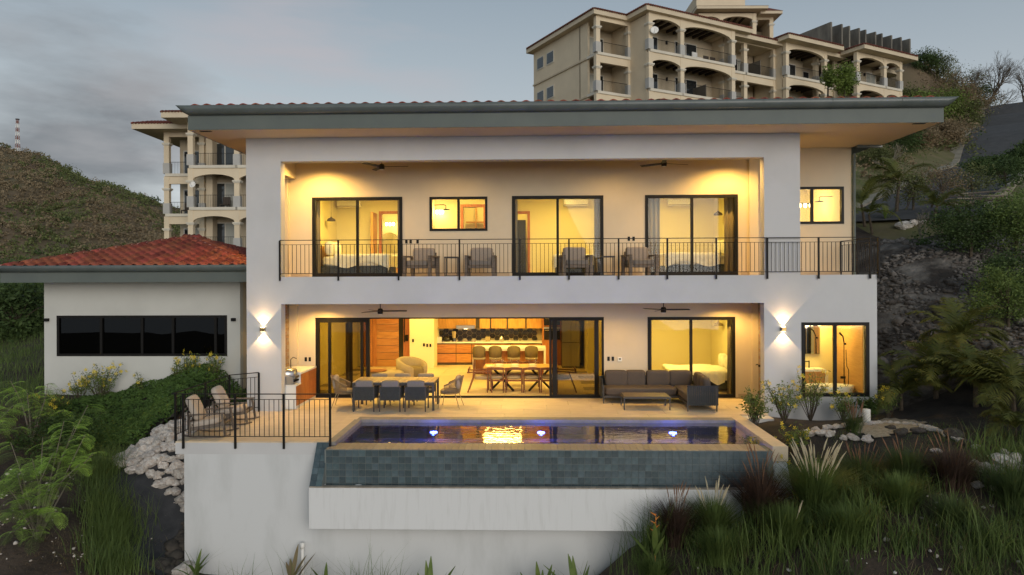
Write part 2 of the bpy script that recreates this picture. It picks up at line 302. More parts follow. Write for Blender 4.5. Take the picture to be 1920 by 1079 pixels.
def inst(src, loc, parent=None, rz=0, name=None, rot=None, scale=None, world=True):
    o = bpy.data.objects.new(name or src.name.split('.')[0], src.data)
    for md in src.modifiers:
        if md.type == 'BEVEL': b = o.modifiers.new('bevel', 'BEVEL'); b.width = md.width; b.segments = md.segments; b.limit_method = 'ANGLE'
    COL.objects.link(o); o.parent = parent
    o.location = Vector(loc) - (woff(parent) if (parent is not None and world) else Vector((0, 0, 0)))
    o.rotation_euler = rot if rot else (0, 0, rz)
    if scale: o.scale = scale
    return o
def dup(root, loc, rz=None, label=None, group=None, scale=None):
    r = root.copy(); COL.objects.link(r); r.location = loc
    if rz is not None: r.rotation_euler = (0, 0, rz)
    if scale: r.scale = scale
    if label: r['label'] = label
    if group: r['group'] = group
    for ch in list(root.children):
        c = ch.copy(); COL.objects.link(c); c.parent = r
        for g_ in ch.children: d = g_.copy(); COL.objects.link(d); d.parent = c
    return r
def lamp(name, kind, loc, energy, col=WARM, size=.1, rot=(0, 0, 0), parent=None, spot=None, blend=.3, sizey=None):
    li = bpy.data.lights.new(name, kind); li.energy = energy; li.color = col
    if kind == 'AREA':
        li.size = size
        if sizey: li.shape = 'RECTANGLE'; li.size_y = sizey
    elif kind == 'SPOT': li.spot_size = spot or radians(120); li.spot_blend = blend; li.shadow_soft_size = size
    else: li.shadow_soft_size = size
    o = bpy.data.objects.new(name, li); COL.objects.link(o); o.rotation_euler = rot
    if parent is not None: o.parent = parent; o.location = Vector(loc) - woff(parent)
    else: o.location = loc
    return o
# ================================================================ TERRAIN
CP = []
def cp(px, py, Y): v = aY(px, py, Y); CP.append((v.x, v.y, v.z))
for q in [(0, 1079, 11.5), (120, 1079, 12), (250, 1079, 12.8), (345, 1074, 14.3), (240, 850, 17.0), (335, 835, 16.2), (290, 960, 15.1), (150, 900, 15.2), (60, 850, 16.2),
          (0, 800, 16.5), (110, 745, 19.2), (250, 735, 19.6), (200, 805, 18.2), (330, 760, 18.0), (420, 716, 19.4), (0, 700, 24), (0, 655, 31), (60, 640, 34), (30, 600, 60), (60, 570, 100), (0, 540, 150),
          (240, 425, 205), (100, 430, 190), (0, 420, 180), (0, 285, 265), (60, 300, 265), (100, 318, 262), (200, 360, 258), (285, 380, 250), (150, 345, 235), (330, 420, 245),
          # right garden and slope
          (1640, 776, 17.6), (1500, 790, 16.9), (1540, 815, 15.5), (1700, 800, 15.8), (1840, 845, 13.9), (1900, 870, 13.0), (1500, 905, 14.2), (1560, 905, 14.3), (1700, 900, 13.4), (1830, 960, 12.2),
          (1300, 1079, 12.6), (1450, 1079, 12.1), (1600, 1079, 11.5), (1900, 1079, 10.8), (1200, 1010, 14.2), (1330, 1000, 14.0), (1420, 960, 14.0), (1750, 1000, 11.8),
          (1665, 735, 18.6), (1670, 640, 20.5), (1660, 560, 22.5), (1655, 462, 26), (1760, 455, 27), (1800, 620, 20.5), (1900, 620, 19.5), (1900, 720, 17), (1800, 760, 16.8), (1900, 480, 24), (1880, 385, 30), (1780, 385, 33),
          (1900, 310, 58), (1915, 250, 76), (1830, 330, 48),
          (1610, 330, 47), (1610, 285, 52), (1680, 300, 56), (1690, 252, 62), (1730, 200, 72), (1712, 140, 82), (1755, 138, 88), (1800, 175, 90), (1780, 240, 70), (1836, 214, 93), (1760, 295, 60)]: cp(*q)
KERB = [(1560, 420, 31), (1600, 402, 35), (1684, 361, 42), (1736, 340, 48), (1785, 316, 54), (1806, 280, 63), (1832, 245, 76), (1844, 228, 85), (1855, 213, 95)]
for i, q in enumerate(KERB):
    cp(*q); a_ = aY(*KERB[max(i - 1, 0)]); b_ = aY(*KERB[min(i + 1, len(KERB) - 1)]); d_ = Vector((b_.x - a_.x, b_.y - a_.y)).normalized(); v_ = aY(*q); CP.append((v_.x + d_.y * 5.6, v_.y - d_.x * 5.6, v_.z)); CP.append((v_.x + d_.y * 8.5, v_.y - d_.x * 8.5, v_.z - .4)); CP.append((v_.x - d_.y * 1.2, v_.y + d_.x * 1.2, v_.z + .1))
for q in [(1925, 214, 101), (1970, 215, 106), (1925, 226, 122), (2010, 232, 112), (1900, 226, 142), (1850, 224, 132), (1800, 228, 132), (1940, 240, 170)]: cp(*q)
for x in (-8, -3, 3, 8): CP += [(x, 19, -.35), (x, 24, -.35), (x, 29, -.2)]
CP += [(-14, 22, -.1), (-10, 27, -.1), (-3, 15.2, -3.1), (2, 15.2, -3.1), (-7, 15.6, -2.2), (-7.3, 14.3, -2.75), (-3, 14.1, -2.98), (1, 14.1, -2.95), (-3, 12, -3.7), (2, 12, -3.5),
       (-6.8, 17.3, -.5), (0, 17.4, -1.8), (5.5, 15.5, -.4), (5.6, 17.2, -.1),
       (0, 8, -5), (-8, 6, -5), (8, 6, -4), (0, 0, -8), (-25, 0, -7), (25, 0, -5), (-25, 12, -1.2), (25, 12, .5), (28, 18, 4), (40, 30, 9), (0, -40, -20), (-80, -40, -25), (80, -40, -18), (-80, 30, -4),
       (0, 40, 4), (-15, 45, 3.5), (-30, 50, 1), (-20, 60, 4), (-5, 60, 8), (12, 52, 12), (25, 60, 14), (5, 75, 17), (40, 75, 20), (-40, 120, -3), (0, 120, 22), (45, 110, 24), (90, 80, 22), (70, 60, 15), (100, 200, 22), (0, 250, 30),
       (-60, 300, 18), (-260, 300, 50), (-200, 200, 25), (-200, 100, 5), (300, 300, 25), (300, 0, 0), (-300, 0, -15), (0, 500, 10), (400, 600, 10), (-500, 600, 10), (-150, 330, 20), (-230, 262, 66), (0, -300, -40), (-500, -200, -40), (500, -200, -30)]
KP = []
for (a_, b_) in zip(KERB[:-1], KERB[1:]):
    a_, b_ = aY(*a_), aY(*b_); n_k = max(1, int((b_ - a_).length / 2)); KP += [(a_.x + (b_.x - a_.x) * t / n_k + 1.5, a_.y + (b_.y - a_.y) * t / n_k - 2) for t in range(n_k)]
CPa = np.array(CP, float); nC = len(CPa)
def _k(d): return np.sqrt(d * d + .8)
_D = _k(np.hypot(CPa[:, None, 0] - CPa[None, :, 0], CPa[:, None, 1] - CPa[None, :, 1]))
_Wt = np.linalg.solve(_D + np.eye(nC) * -.02, CPa[:, 2])
rs = np.random.RandomState(3); _kk = []
for o_ in range(7):
    for j_ in range(5):
        a_ = rs.rand() * 2 * pi; f_ = .35 * 1.9 ** o_ * (.7 + .6 * rs.rand()) * .5; _kk.append((cos(a_) * f_, sin(a_) * f_, rs.rand() * 6.28, .22 / (1.75 ** o_)))
def bump_at(X, Y):
    z = np.zeros_like(X)
    for a_, b_, p_, w_ in _kk: z += w_ * np.sin(X * a_ + Y * b_ + p_ + .6 * np.sin(X * b_ * .7 - Y * a_ * .6))
    return z
def calm(X, Y):
    dx = np.maximum(np.maximum(-15.5 - X, X - 9.3), 0); dy = np.maximum(np.maximum(14.0 - Y, Y - 30), 0); d = np.hypot(dx, dy)
    g = np.clip((d - .1) / 3.5, 0, 1); far = np.clip((np.hypot(X, Y - 20) - 60) / 120, 0, 1)
    gard = np.clip(1 - np.hypot((X - 8.5) / 4.5, (Y - 15.3) / 2.2), 0, 1)
    rd = np.ones_like(X) * 1e9
    for kx, ky in KP: rd = np.minimum(rd, np.hypot(X - kx, Y - ky))
    return g * (1 - .8 * gard) * (.75 + 2.6 * far) * np.clip((rd - 2.5) / 6, .0, 1)
def HH(X, Y):
    X = np.asarray(X, float); Y = np.asarray(Y, float); sh = X.shape; x = X.ravel(); y = Y.ravel(); o = np.empty(len(x))
    for i in range(0, len(x), 4000):
        d = _k(np.hypot(x[i:i + 4000, None] - CPa[None, :, 0], y[i:i + 4000, None] - CPa[None, :, 1])); o[i:i + 4000] = d @ _Wt
    return (o + bump_at(x, y) * calm(x, y)).reshape(sh)
def H1(x, y): return float(HH(np.array([x]), np.array([y]))[0])
def axis(parts):
    o = []
    for a, b, s_ in parts: o += list(np.arange(a, b, s_))
    return np.array(o + [parts[-1][1]])
gx = axis([(-1500, -500, 120), (-500, -240, 20), (-240, -60, 5), (-60, -16, 1), (-16, -7, .3), (-7, 4, .6), (4, 22, .3), (22, 60, 1), (60, 140, 3), (140, 500, 20), (500, 1500, 120)])
gy = axis([(-800, -100, 100), (-100, 4, 6), (4, 10, .5), (10, 30, .3), (30, 60, .8), (60, 110, 1.6), (110, 290, 5), (290, 600, 25), (600, 3000, 200)])
GX, GY = np.meshgrid(gx, gy); GZ = HH(GX, GY)
def drop(GX, GY, GZ): # the far land sinks a little behind the hills
    return GZ
nx_, ny_ = len(gx), len(gy)
me = bpy.data.meshes.new('ground'); vv = np.stack([GX.ravel(), GY.ravel(), GZ.ravel()], 1)
idx = np.arange(nx_ * ny_).reshape(ny_, nx_); q = np.stack([idx[:-1, :-1].ravel(), idx[:-1, 1:].ravel(), idx[1:, 1:].ravel(), idx[1:, :-1].ravel()], 1)
def np_mesh(name, V, Q, mats, mi=None, smooth=False):
    me = bpy.data.meshes.new(name); k = Q.shape[1]
    me.vertices.add(len(V)); me.vertices.foreach_set('co', V.astype(np.float32).ravel())
    me.loops.add(Q.size); me.loops.foreach_set('vertex_index', Q.astype(np.int32).ravel())
    me.polygons.add(len(Q)); me.polygons.foreach_set('loop_start', np.arange(0, Q.size, k, dtype=np.int32)); me.polygons.foreach_set('loop_total', np.full(len(Q), k, dtype=np.int32))
    for mm in mats: me.materials.append(M[mm])
    if mi is not None: me.polygons.foreach_set('material_index', mi.astype(np.int32))
    if smooth: me.polygons.foreach_set('use_smooth', np.ones(len(Q), bool))
    me.update(); me.validate(); return me
mat('soil', (.035, .026, .019), .95, (.085, .062, .045), .9, bump=.9, bscale=9, bdist=.05)
mat('garden_soil', (.022, .02, .018), .95, (.045, .038, .032), 2.5, bump=.8, bscale=20)
mat('weed_cloth', (.03, .032, .036), .9, (.055, .056, .06), 3, bump=.5, bscale=30)
mat('hill_ground', (.16, .11, .07), .95, (.13, .11, .06), .05, bump=.3, bscale=1)
mat('verge', (.10, .105, .035), .95, (.17, .14, .075), .6, bump=.6, bscale=6)
mat('rubble', (.045, .036, .03), .95, (.27, .245, .215), .9, bump=1.0, bscale=4, bdist=.15, lo=.42, hi=.72, detail=10)
cxq = GX[:-1, :-1].ravel(); cyq = GY[:-1, :-1].ravel()
mi = np.zeros(len(q), int)
mi[(cxq > 4.8) & (cxq < 13) & (cyq > 14) & (cyq < 18)] = 1
mi[(cxq > 8.7) & (cyq > 17.3) & (cyq < 27.5)] = 3
mi[(cxq > 12.5) & (cyq > 15.8) & (cyq < 27.5)] = 3
mi[(np.hypot(cxq, cyq) > 55) | (cyq > 62)] = 2
mi[(cxq > 14) & (cyq > 27.5) & (cyq < 62) & (cxq < 80)] = 4
g = bpy.data.objects.new('ground', np_mesh('ground', vv, q, ['soil', 'garden_soil', 'hill_ground', 'rubble', 'verge'], mi, True)); COL.objects.link(g); g['kind'] = 'structure'
# steep road up the hill with a pale kerb
rp_ = [aY(*p) for p in KERB]; rp_ = [Vector((v.x, v.y, 0)) for v in rp_]
def catmull(P, n):
    o = []
    for i in range(len(P) - 1):
        p0, p1, p2, p3 = P[max(i - 1, 0)], P[i], P[i + 1], P[min(i + 2, len(P) - 1)]
        for k in range(n):
            t = k / n; o.append(.5 * ((2 * p1) + (p2 - p0) * t + (2 * p0 - 5 * p1 + 4 * p2 - p3) * t * t + (3 * p1 - p0 - 3 * p2 + p3) * t ** 3))
    o.append(P[-1]); return o
rc = catmull(rp_, 10)
def strip(name, off0, off1, dz, matn, thick=0, lbl=None):
    b = MB(); rows = []
    for i, c in enumerate(rc):
        d = (rc[min(i + 1, len(rc) - 1)] - rc[max(i - 1, 0)]).normalized(); nn = Vector((-d.y, d.x, 0)); zc = max(H1(c.x, c.y), H1(*(c - nn * 2.6).xy), H1(*(c - nn * 5).xy)) + .05
        row = [(c + nn * (off0 + (off1 - off0) * k / 2)) for k in range(3)]
        rows.append([b.p(v.x, v.y, zc + dz) for v in row] + [b.p(row[-1].x, row[-1].y, zc - .5), b.p(row[0].x, row[0].y, zc - .5)])
    for i in range(len(rows) - 1):
        for k in range(5): b.face((rows[i][k], rows[i + 1][k], rows[i + 1][(k + 1) % 5], rows[i][(k + 1) % 5]))
    o = b.build(name, matn); o['kind'] = 'structure'; return o
strip('road', -5.6, 0, 0, 'asphalt'); strip('kerb', 0, .9, .12, 'kerb_concrete'); strip('kerb', -5.9, -5.6, .14, 'kerb_concrete')
# ---- geotextile and the gravel bed by the garden lie 20-30 mm above the soil
def drape(name, poly, dz, matn, step=.22, kind='structure'):
    xs = [p[0] for p in poly]; ys = [p[1] for p in poly]; X = np.arange(min(xs), max(xs) + step, step); Y = np.arange(min(ys), max(ys) + step, step); gx_, gy_ = np.meshgrid(X, Y); Z = HH(gx_, gy_) + dz
    def inside(x, y):
        c = False; j = len(poly) - 1
        for i in range(len(poly)):
            if (poly[i][1] > y) != (poly[j][1] > y) and x < (poly[j][0] - poly[i][0]) * (y - poly[i][1]) / (poly[j][1] - poly[i][1]) + poly[i][0]: c = not c
            j = i
        return c
    id_ = np.arange(gx_.size).reshape(gx_.shape); Q = []
    for i in range(len(Y) - 1):
        for j in range(len(X) - 1):
            if inside(X[j] + step / 2, Y[i] + step / 2): Q.append((id_[i, j], id_[i, j + 1], id_[i + 1, j + 1], id_[i + 1, j]))
    o = bpy.data.objects.new(name, np_mesh(name, np.stack([gx_.ravel(), gy_.ravel(), Z.ravel()], 1), np.array(Q), [matn], smooth=True)); COL.objects.link(o); o['kind'] = kind; return o
drape('weed_cloth', [(-8.9, 13.4), (-7.5, 13.6), (-7.5, 16), (-8.4, 16.6), (-10.2, 16.5), (-9.6, 15)], .03, 'weed_cloth', .15)
mat('gravel_bed', (.42, .36, .27), .95, (.26, .21, .15), 14, bump=1, bscale=22)
a_, b_ = aZ(1590, 806, 0), aZ(1735, 800, 0)
drape('gravel_path', [(a_.x, a_.y), (aZ(1640, 815, 0).x, aZ(1640, 815, 0).y), (aZ(1710, 812, 0).x, aZ(1710, 812, 0).y), (b_.x, b_.y), (aZ(1660, 787, 0).x, aZ(1660, 787, 0).y)], .03, 'gravel_bed', .12)
# ================================================================ MAIN HOUSE
house = thing('villa', 'two storey white villa with glowing windows, deep balcony and wide flat eaves behind the pool', 'house', (0, 17.61, 0))
YF, YB = 17.61, 19.7; XL, XR = -7.44, 8.77
def part(mb, name, mt, parent=None, **k): return mb.build(name, mt, parent if parent is not None else house, **k)
# front facade: columns, beams, slab face
b = MB()
b.box(XL, -6.53, YF, YF + .30, -.3, 2.79); b.box(XL, XR, YF, YF + .30, 2.79, 3.5)        # left column low, slab face
b.box(XL, -6.53, YF, YF + .30, 3.5, 7.12); b.box(5.94, 6.85, YF, YF + .30, 3.5, 7.12); b.box(-6.53, 5.94, YF, YF + .30, 6.51, 7.12)
# right block front with bathroom window hole (x 6.87..8.57, z .40..2.29)
b.box(5.93, 6.87, YF, YF + .30, -.3, 2.79); b.box(8.57, XR, YF, YF + .30, -.3, 2.79); b.box(6.87, 8.57, YF, YF + .30, -.3, .40); b.box(6.87, 8.57, YF, YF + .30, 2.29, 2.79)
part(b, 'facade_wall', 'white_plaster')
for q_ in ((XL, -7.05, YF + .3, YB, -.3, 2.79), (XL, -7.05, YF + .3, 30, 2.79, 3.44), (XL, -7.05, YB, 30, -.3, 2.79), (XL, -7.05, YB - .15, 30, 3.5, 7.12), (-7.1, -6.86, YF + .3, YB, 6.35, 7.12), (6.45, 6.75, YF + .3, YB + .2, -.3, 2.79), (8.60, XR, YF + .3, 30, -.3, 3.44), (8.95, 9.11, YB + .16, 30, 3.5, 7.12)):
    b = MB(); b.box(*q_); part(b, 'side_wall', 'cream_plaster')
# floors and ceilings of the terraces
b = MB(); b.box(-7.05, XR - .01, YF + .30, YB + .2, 2.80, 3.44); part(b, 'balcony_slab', 'cream_plaster')
b = MB(); b.box(-7.44, 6.84, YF + .31, YB + .1, 6.90, 7.05); part(b, 'balcony_ceiling', 'cream_plaster')
b = MB(); b.box(XL, XR, YF + .005, YB + .01, 3.44, 3.50); part(b, 'balcony_floor', 'deck_stone')
# back wall with openings
def wall_with_holes(mb, x0, x1, z0, z1, y0, y1, holes):
    xs = sorted(set([x0, x1] + [h[0] for h in holes] + [h[1] for h in holes])); xs = [x for x in xs if x0 <= x <= x1]
    for a, c in zip(xs[:-1], xs[1:]):
        hs = sorted([h for h in holes if h[0] <= a and h[1] >= c], key=lambda h: h[2]); z = z0
        for h in hs:
            if h[2] > z: mb.box(a, c, y0, y1, z, h[2])
            z = h[3]
        if z < z1: mb.box(a, c, y0, y1, z, z1)
UPH = [(-6.38, -3.74, 3.50, 5.81), (-2.95, -1.27, 4.81, 5.80), (-.56, 2.07, 3.50, 5.81), (3.26, 5.90, 3.50, 5.81), (7.13, 8.89, 4.95, 6.01)]
LOH = [(-6.30, 2.07, 0, 2.31), (3.32, 5.81, 0, 2.31)]
b = MB(); wall_with_holes(b, -7.05, 9.11, 3.5, 7.12, YB, YB + .16, UPH); wall_with_holes(b, -7.05, 6.45, 0, 2.80, YB, YB + .16, LOH)
part(b, 'back_wall', 'cream_plaster')
for q_ in ((-7.05, -6.80, 0, 2.79), (6.27, 6.45, 0, 2.79), (6.2, 6.45, 3.5, 6.9)): b = MB(); b.box(q_[0], q_[1], YB - .10, YB - .002, q_[2], q_[3]); part(b, 'pilaster', 'cream_plaster')
b = MB()
for x0, x1, z in [(-6.80, -6.38, 0), (2.15, 3.24, 0), (5.89, 6.26, 0), (-7.0, -6.46, 3.5), (-3.66, -.64, 3.5), (2.15, 3.18, 3.5), (5.98, 6.19, 3.5), (6.46, 9.1, 3.5)]: b = MB(); b.box(x0, x1, YB - .014, YB - .001, z, z + .11); part(b, 'skirting', 'skirting_stone')
# brown brick side panels of the lower terrace: every brick
for sx, x in ((1, -7.05), (-1, 6.45)):
    pn = MB(); pn.box(x, x + sx * .02, YF + .31, YB - .101, .0, 2.78); pnl = part(pn, 'brick_panel', 'grout')
    bb = MB(); bb.box(-.012, .012, -.115, .115, -.045, .045); src = None
    for r in range(27):
        for c in range(8):
            y = YF + .43 + c * .243 + (.12 if r % 2 else 0)
            if y > YB - .22: continue
            z = .06 + r * .102
            if z > 2.72: continue
            if src is None: src = bb.build('brick', 'brown_brick', pnl, bevel=.004); src.location = Vector((x + sx * .032, y, z)) - woff(pnl)
            else: inst(src, (x + sx * (.030 + .004 * random.random()), y, z), pnl)
# downpipe and rear gutter on the right
b = MB(); b.tube([(9.16, YB - .04, 3.3), (9.16, YB - .04, 6.95)], .045, 8); part(b, 'downpipe', 'grey_fascia')
# ---- roof
RX0, RX1, RY0, RY1 = -8.42, 9.81, 16.52, 30.0; ZS = 7.12
b = MB(); b.box(RX0 + .02, RX1 - .02, RY0 + .02, YF - .002, ZS, ZS + .04); b.box(RX0 + .02, XL - .002, YF, 19.9, ZS, ZS + .04); b.box(6.86, RX1 - .02, YF, 19.34, ZS, ZS + .04); b.box(6.86, 9.12, 19.34, 19.9, ZS, ZS + .04); part(b, 'soffit', 'soffit_plaster')
b = MB(); b.box(RX0, RX1, RY0, RY0 + .02, ZS - .004, ZS + .35); b.box(RX0, RX0 + .02, RY0 + .02, 19.92, ZS - .004, ZS + .35); b.box(RX1 - .02, RX1, RY0 + .02, 19.36, ZS - .004, ZS + .35); part(b, 'fascia', 'grey_fascia')
b = MB(); b.box(RX0 + .1, RX1 - .1, YF + .32, 29.5, 7.13, 7.3); b.box(RX0 + .1, RX1 - .1, RY0 + .05, YF + .32, ZS + .05, ZS + .30); part(b, 'roof_deck', 'grey_fascia')
b = MB(); b.tube([(-7.35, 19.92, ZS + .1), (RX0, 19.94, ZS + .1)], .06, 6); b.box(9.12, RX1, 19.36, 19.48, ZS - .06, ZS + .06); part(b, 'rear_gutter', 'gutter_metal')
# gutter: curved trough whose ends curl up
g = MB(); prof = [(0, 0.0), (-.06, .005), (-.12, .045), (-.16, .12), (-.17, .215), (-.15, .22), (-.145, .13), (-.10, .06), (-.02, .03)]
gx0, gx1 = RX0 - .22, RX1 + .26; gz = ZS + .345
rows = []
for i, (x, s_) in enumerate([(gx0, 1), (gx0 + .04, .75), (gx0 + .12, .35), (gx0 + .26, 0)] + [(gx0 + .26 + (gx1 - gx0 - .52) * k / 12, 0) for k in range(1, 12)] + [(gx1 - .26, 0), (gx1 - .12, .35), (gx1 - .04, .75), (gx1, 1)]):
    rows.append([g.p(x, RY0 + y, gz + z + (.22 - z) * s_ * .93) for y, z in prof])
for i in range(len(rows) - 1):
    for j in range(len(prof) - 1): g.face((rows[i][j], rows[i + 1][j], rows[i + 1][j + 1], rows[i][j + 1]))
g.face(rows[0]); g.face(rows[-1][::-1])
gut = part(g, 'gutter', 'gutter_metal', smooth=True)
sj = MB(); sj.box(-.006, .006, -.17, -.005, .02, .205)
for k in range(11):
    o = MB()
    xk = gx0 + 1.2 + k * 1.62
    for a_, c_ in zip(prof[:4], prof[1:5]): o.obox((xk, RY0 + (a_[0] + c_[0]) / 2 - .002, gz + (a_[1] + c_[1]) / 2 - .002), (.006, 0, 0), (0, (c_[0] - a_[0]) / 2, (c_[1] - a_[1]) / 2), (0, .003, -.003))
    o.build('gutter_joint', 'grey_fascia', gut)
# tiles: S-profile clay tile, origin at the middle of its lower edge, y up the slope
def tile_mesh(w=.30, l=.42, h=.045, th=.014, lip=.018):
    t = MB(); n = 10; top = []; bot = []
    for k in range(n + 1):
        x = -w / 2 + w * k / n; z = h * (.5 - .5 * cos(2 * pi * (k / n) * 1.0)) if True else 0
        top.append((x, z)); bot.append((x, z - th))
    A = [[t.p(x, 0, z + lip) for x, z in top], [t.p(x, l, z) for x, z in top], [t.p(x, 0, z + lip - .012) for x, z in bot]]
    for k in range(n): t.face((A[0][k], A[0][k + 1], A[1][k + 1], A[1][k])); t.face((A[2][k], A[2][k + 1], A[0][k + 1], A[0][k]))
    return t
def pitch_roof_tiles(parent, p0, du, dv, nu, nv, test, w=.30, ex=.36, limit=None, jitter=.008):
    """rows from p0: du unit vector along the eave, dv unit vector up the slope"""
    du, dv = Vector(du).normalized(), Vector(dv).normalized(); dn = du.cross(dv); src = None; cnt = 0; st = MB()
    R = Matrix((du, dv, dn)).transposed()
    for j in range(nv):
        for i in range(nu):
            c = Vector(p0) + du * (i + .5) * w + dv * j * ex
            if not test(c, i, j): continue
            c = c + dn * random.uniform(0, jitter) + dv * random.uniform(-.015, .015)
            e = (R @ Matrix.Rotation(random.uniform(-.02, .02), 3, 'Z')).to_euler()
            if limit is not None and cnt >= limit:
                mt_ = Matrix.Translation(c) @ R.to_4x4(); base = len(st.v)
                for v in TILE.v: st.v.append(tuple(mt_ @ Vector(v)))
                for f_ in TILE.f: st.f.append(tuple(k + base for k in f_)); st.m.append(0)
                continue
            if src is None:
                src = TILE.build('roof_tile', 'roof_tile_clay', parent, smooth=True, world=False); src.location = c - woff(parent); src.rotation_euler = e
            else: inst(src, c, parent, rot=e)
            cnt += 1
    if st.f: st.build('roof_tile', 'roof_tile_clay', parent, kind='stuff')
    return cnt
TILE = tile_mesh()
PM = radians(9)    # main roof is shallow: only its first courses show over the gutter
e0 = Vector((RX0 + .05, RY0 - .05, ZS + .56)); dvm = (0, cos(PM), sin(PM))
b = MB(); xm0, xm1 = RX0 + .05, RX1 - .05; ym = 6.2; zt = e0.z + ym * tan(PM) - .02
q0 = [(xm0, e0.y + .03, e0.z - .02), (xm1, e0.y + .03, e0.z - .02), (xm1 - 6, e0.y + ym, zt), (xm0 + 6, e0.y + ym, zt), (xm1, 30, e0.z - .02), (xm0, 30, e0.z - .02), (xm1 - 6, 30 - 6, zt), (xm0 + 6, 30 - 6, zt)]
i_ = [b.p(*v) for v in q0]; b.face((i_[0], i_[1], i_[2], i_[3])); b.face((i_[1], i_[4], i_[6], i_[2])); b.face((i_[5], i_[0], i_[3], i_[7])); b.face((i_[3], i_[2], i_[6], i_[7])); b.face((i_[4], i_[5], i_[7], i_[6])); b.face((i_[0], i_[5], i_[4], i_[1]))
mroof = part(b, 'roof', 'roof_tile_clay')
n = int((xm1 - xm0) / .30)
pitch_roof_tiles(mroof, e0, (1, 0, 0), dvm, n, 10, lambda c, i, j: (c.x - xm0) > (c.y - e0.y) - .1 and (xm1 - c.x) > (c.y - e0.y) - .1, limit=290)
# ---------------------------------------------------------------- windows and doors
def window(x0, x1, z0, z1, y, panes, parent, name='window', fr=.07, dp=.09, gl='clear_glass', mull=.07, frm='black_frame', track=True, T=None):
    w = MB(T); w.box(x0, x1, y - .02, y + dp, z1 - fr, z1); w.box(x0, x1, y - .02, y + dp, z0, z0 + fr); w.box(x0, x0 + fr, y - .02, y + dp, z0 + fr, z1 - fr); w.box(x1 - fr, x1, y - .02, y + dp, z0 + fr, z1 - fr)
    xs = [x0 + fr] + list(panes) + [x1 - fr]
    wo = w.build(name, frm, parent)
    fm = MB(T)
    for m_ in panes: fm.box(m_ - mull / 2, m_ + mull / 2, y - .012, y + dp - .01, z0 + fr, z1 - fr)
    if panes: fm.build('mullion', frm, wo)
    for k, (a, c) in enumerate(zip(xs[:-1], xs[1:])):
        p_ = MB(T); p_.box(a, c, y + .03 + .012 * (k % 2), y + .036 + .012 * (k % 2), z0 + fr, z1 - fr); p_.build('pane', gl, wo)
    return wo
window(-6.38, -3.74, 3.50, 5.81, YB, [-5.06], house, 'sliding_door', .09)
window(-2.95, -1.27, 4.81, 5.80, YB, [-2.11], house)
window(-.56, 2.07, 3.50, 5.81, YB, [.755], house, 'sliding_door', .09)
window(3.26, 5.90, 3.50, 5.81, YB, [4.60], house, 'sliding_door', .09)
window(7.13, 8.89, 4.95, 6.01, YB, [8.0], house)
window(3.32, 5.81, 0, 2.31, YB, [4.56], house, 'sliding_door', .09)
window(6.87, 8.57, .40, 2.29, YF, [7.72], house, fr=.085)
window(-6.30, -4.72, 0.005, 2.27, YB + .02, [-5.9, -4.95], house, 'sliding_door', .10, gl='tinted_glass')
window(.50, 2.07, 0.005, 2.27, YB + .02, [.66, 1.86], house, 'sliding_door', .06, gl='tinted_glass', mull=.12)
b = MB(); b.box(-6.30, 2.07, YB - .01, YB + .17, 2.272, 2.31); b.box(-6.30, 2.07, YB - .005, YB + .17, -.01, .004); b.box(-4.72, .5, YB + .0, YB + .1, .004, .03); part(b, 'door_track', 'black_frame')
# ---------------------------------------------------------------- interiors (rooms are part of the house)
def room(x0, x1, y0, y1, z0, z1, wall='room_plaster', floor='room_floor_stone', holes=()):
    b = MB(); b.box(x0 - .1, x0, y0, y1, z0, z1); b.box(x1, x1 + .1, y0, y1, z0, z1); wall_with_holes(b, x0, x1, z0, z1, y1, y1 + .1, list(holes)); b.box(x0, x1, y0, y1, z1, z1 + .08); part(b, 'room_wall', wall)
    b = MB(); b.box(x0, x1, y0, y1, z0 - .08, z0 + .002); part(b, 'room_floor', floor)
YI = YB + .165
ROOM_E = .88
def rlight(x, y, z, e, size=.5, col=None):
    t = thing('ceiling_light', 'flush round ceiling light inside the %s' % LNAME, 'ceiling light', (x, y, z - .03), group='ceiling lights inside the rooms')
    b = MB(); b.lathe((x, y, z - .05), [(.13, 0), (.15, .02), (.15, .048)], 16); b.build('housing', 'ceramic', t)
    b = MB(); b.lathe((x, y, z - .056), [(.11, 0), (.12, .005)], 16); b.build('diffuser', 'lamp_soft', t)
    lamp('ceiling_lamp', 'AREA', (x, y, z - .065), e * ROOM_E, col or (1, .69, .16), size, parent=t)
room(-6.9, -3.3, YI, 24.0, 3.5, 6.3, holes=[(-5.30, -4.72, 3.5, 5.72)]); LNAME = 'upper left bedroom'; rlight(-5.1, 21.7, 6.3, 135, 1.0)
room(-3.1, -.95, YI, 21.9, 3.5, 6.2, holes=[(-2.19, -1.54, 3.5, 5.72)]); LNAME = 'upper bathroom behind the small window'; rlight(-2.0, 20.8, 6.2, 46, .6)
room(-.75, 2.6, YI, 23.6, 3.5, 6.3, holes=[(-.50, -.14, 3.5, 5.65)]); LNAME = 'upper middle bedroom'; rlight(1.0, 21.6, 6.3, 105, 1.0)
room(2.8, 6.35, YI, 24.0, 3.5, 6.3); LNAME = 'upper right bedroom'; rlight(4.6, 21.8, 6.3, 88, 1.0)
room(6.6, 8.94, YI, 22.5, 3.5, 6.4); LNAME = 'upper bathroom on the right'; rlight(7.9, 21.3, 6.4, 55, .6)
room(2.75, 6.3, YI, 24.2, 0, 2.65); LNAME = 'ground floor bedroom'; rlight(4.5, 21.8, 2.65, 105, 1.0)
room(6.76, 8.59, YF + .31, 19.5, 0, 2.6); LNAME = 'ground floor bathroom'; rlight(7.9, 18.9, 2.6, 46, .5)
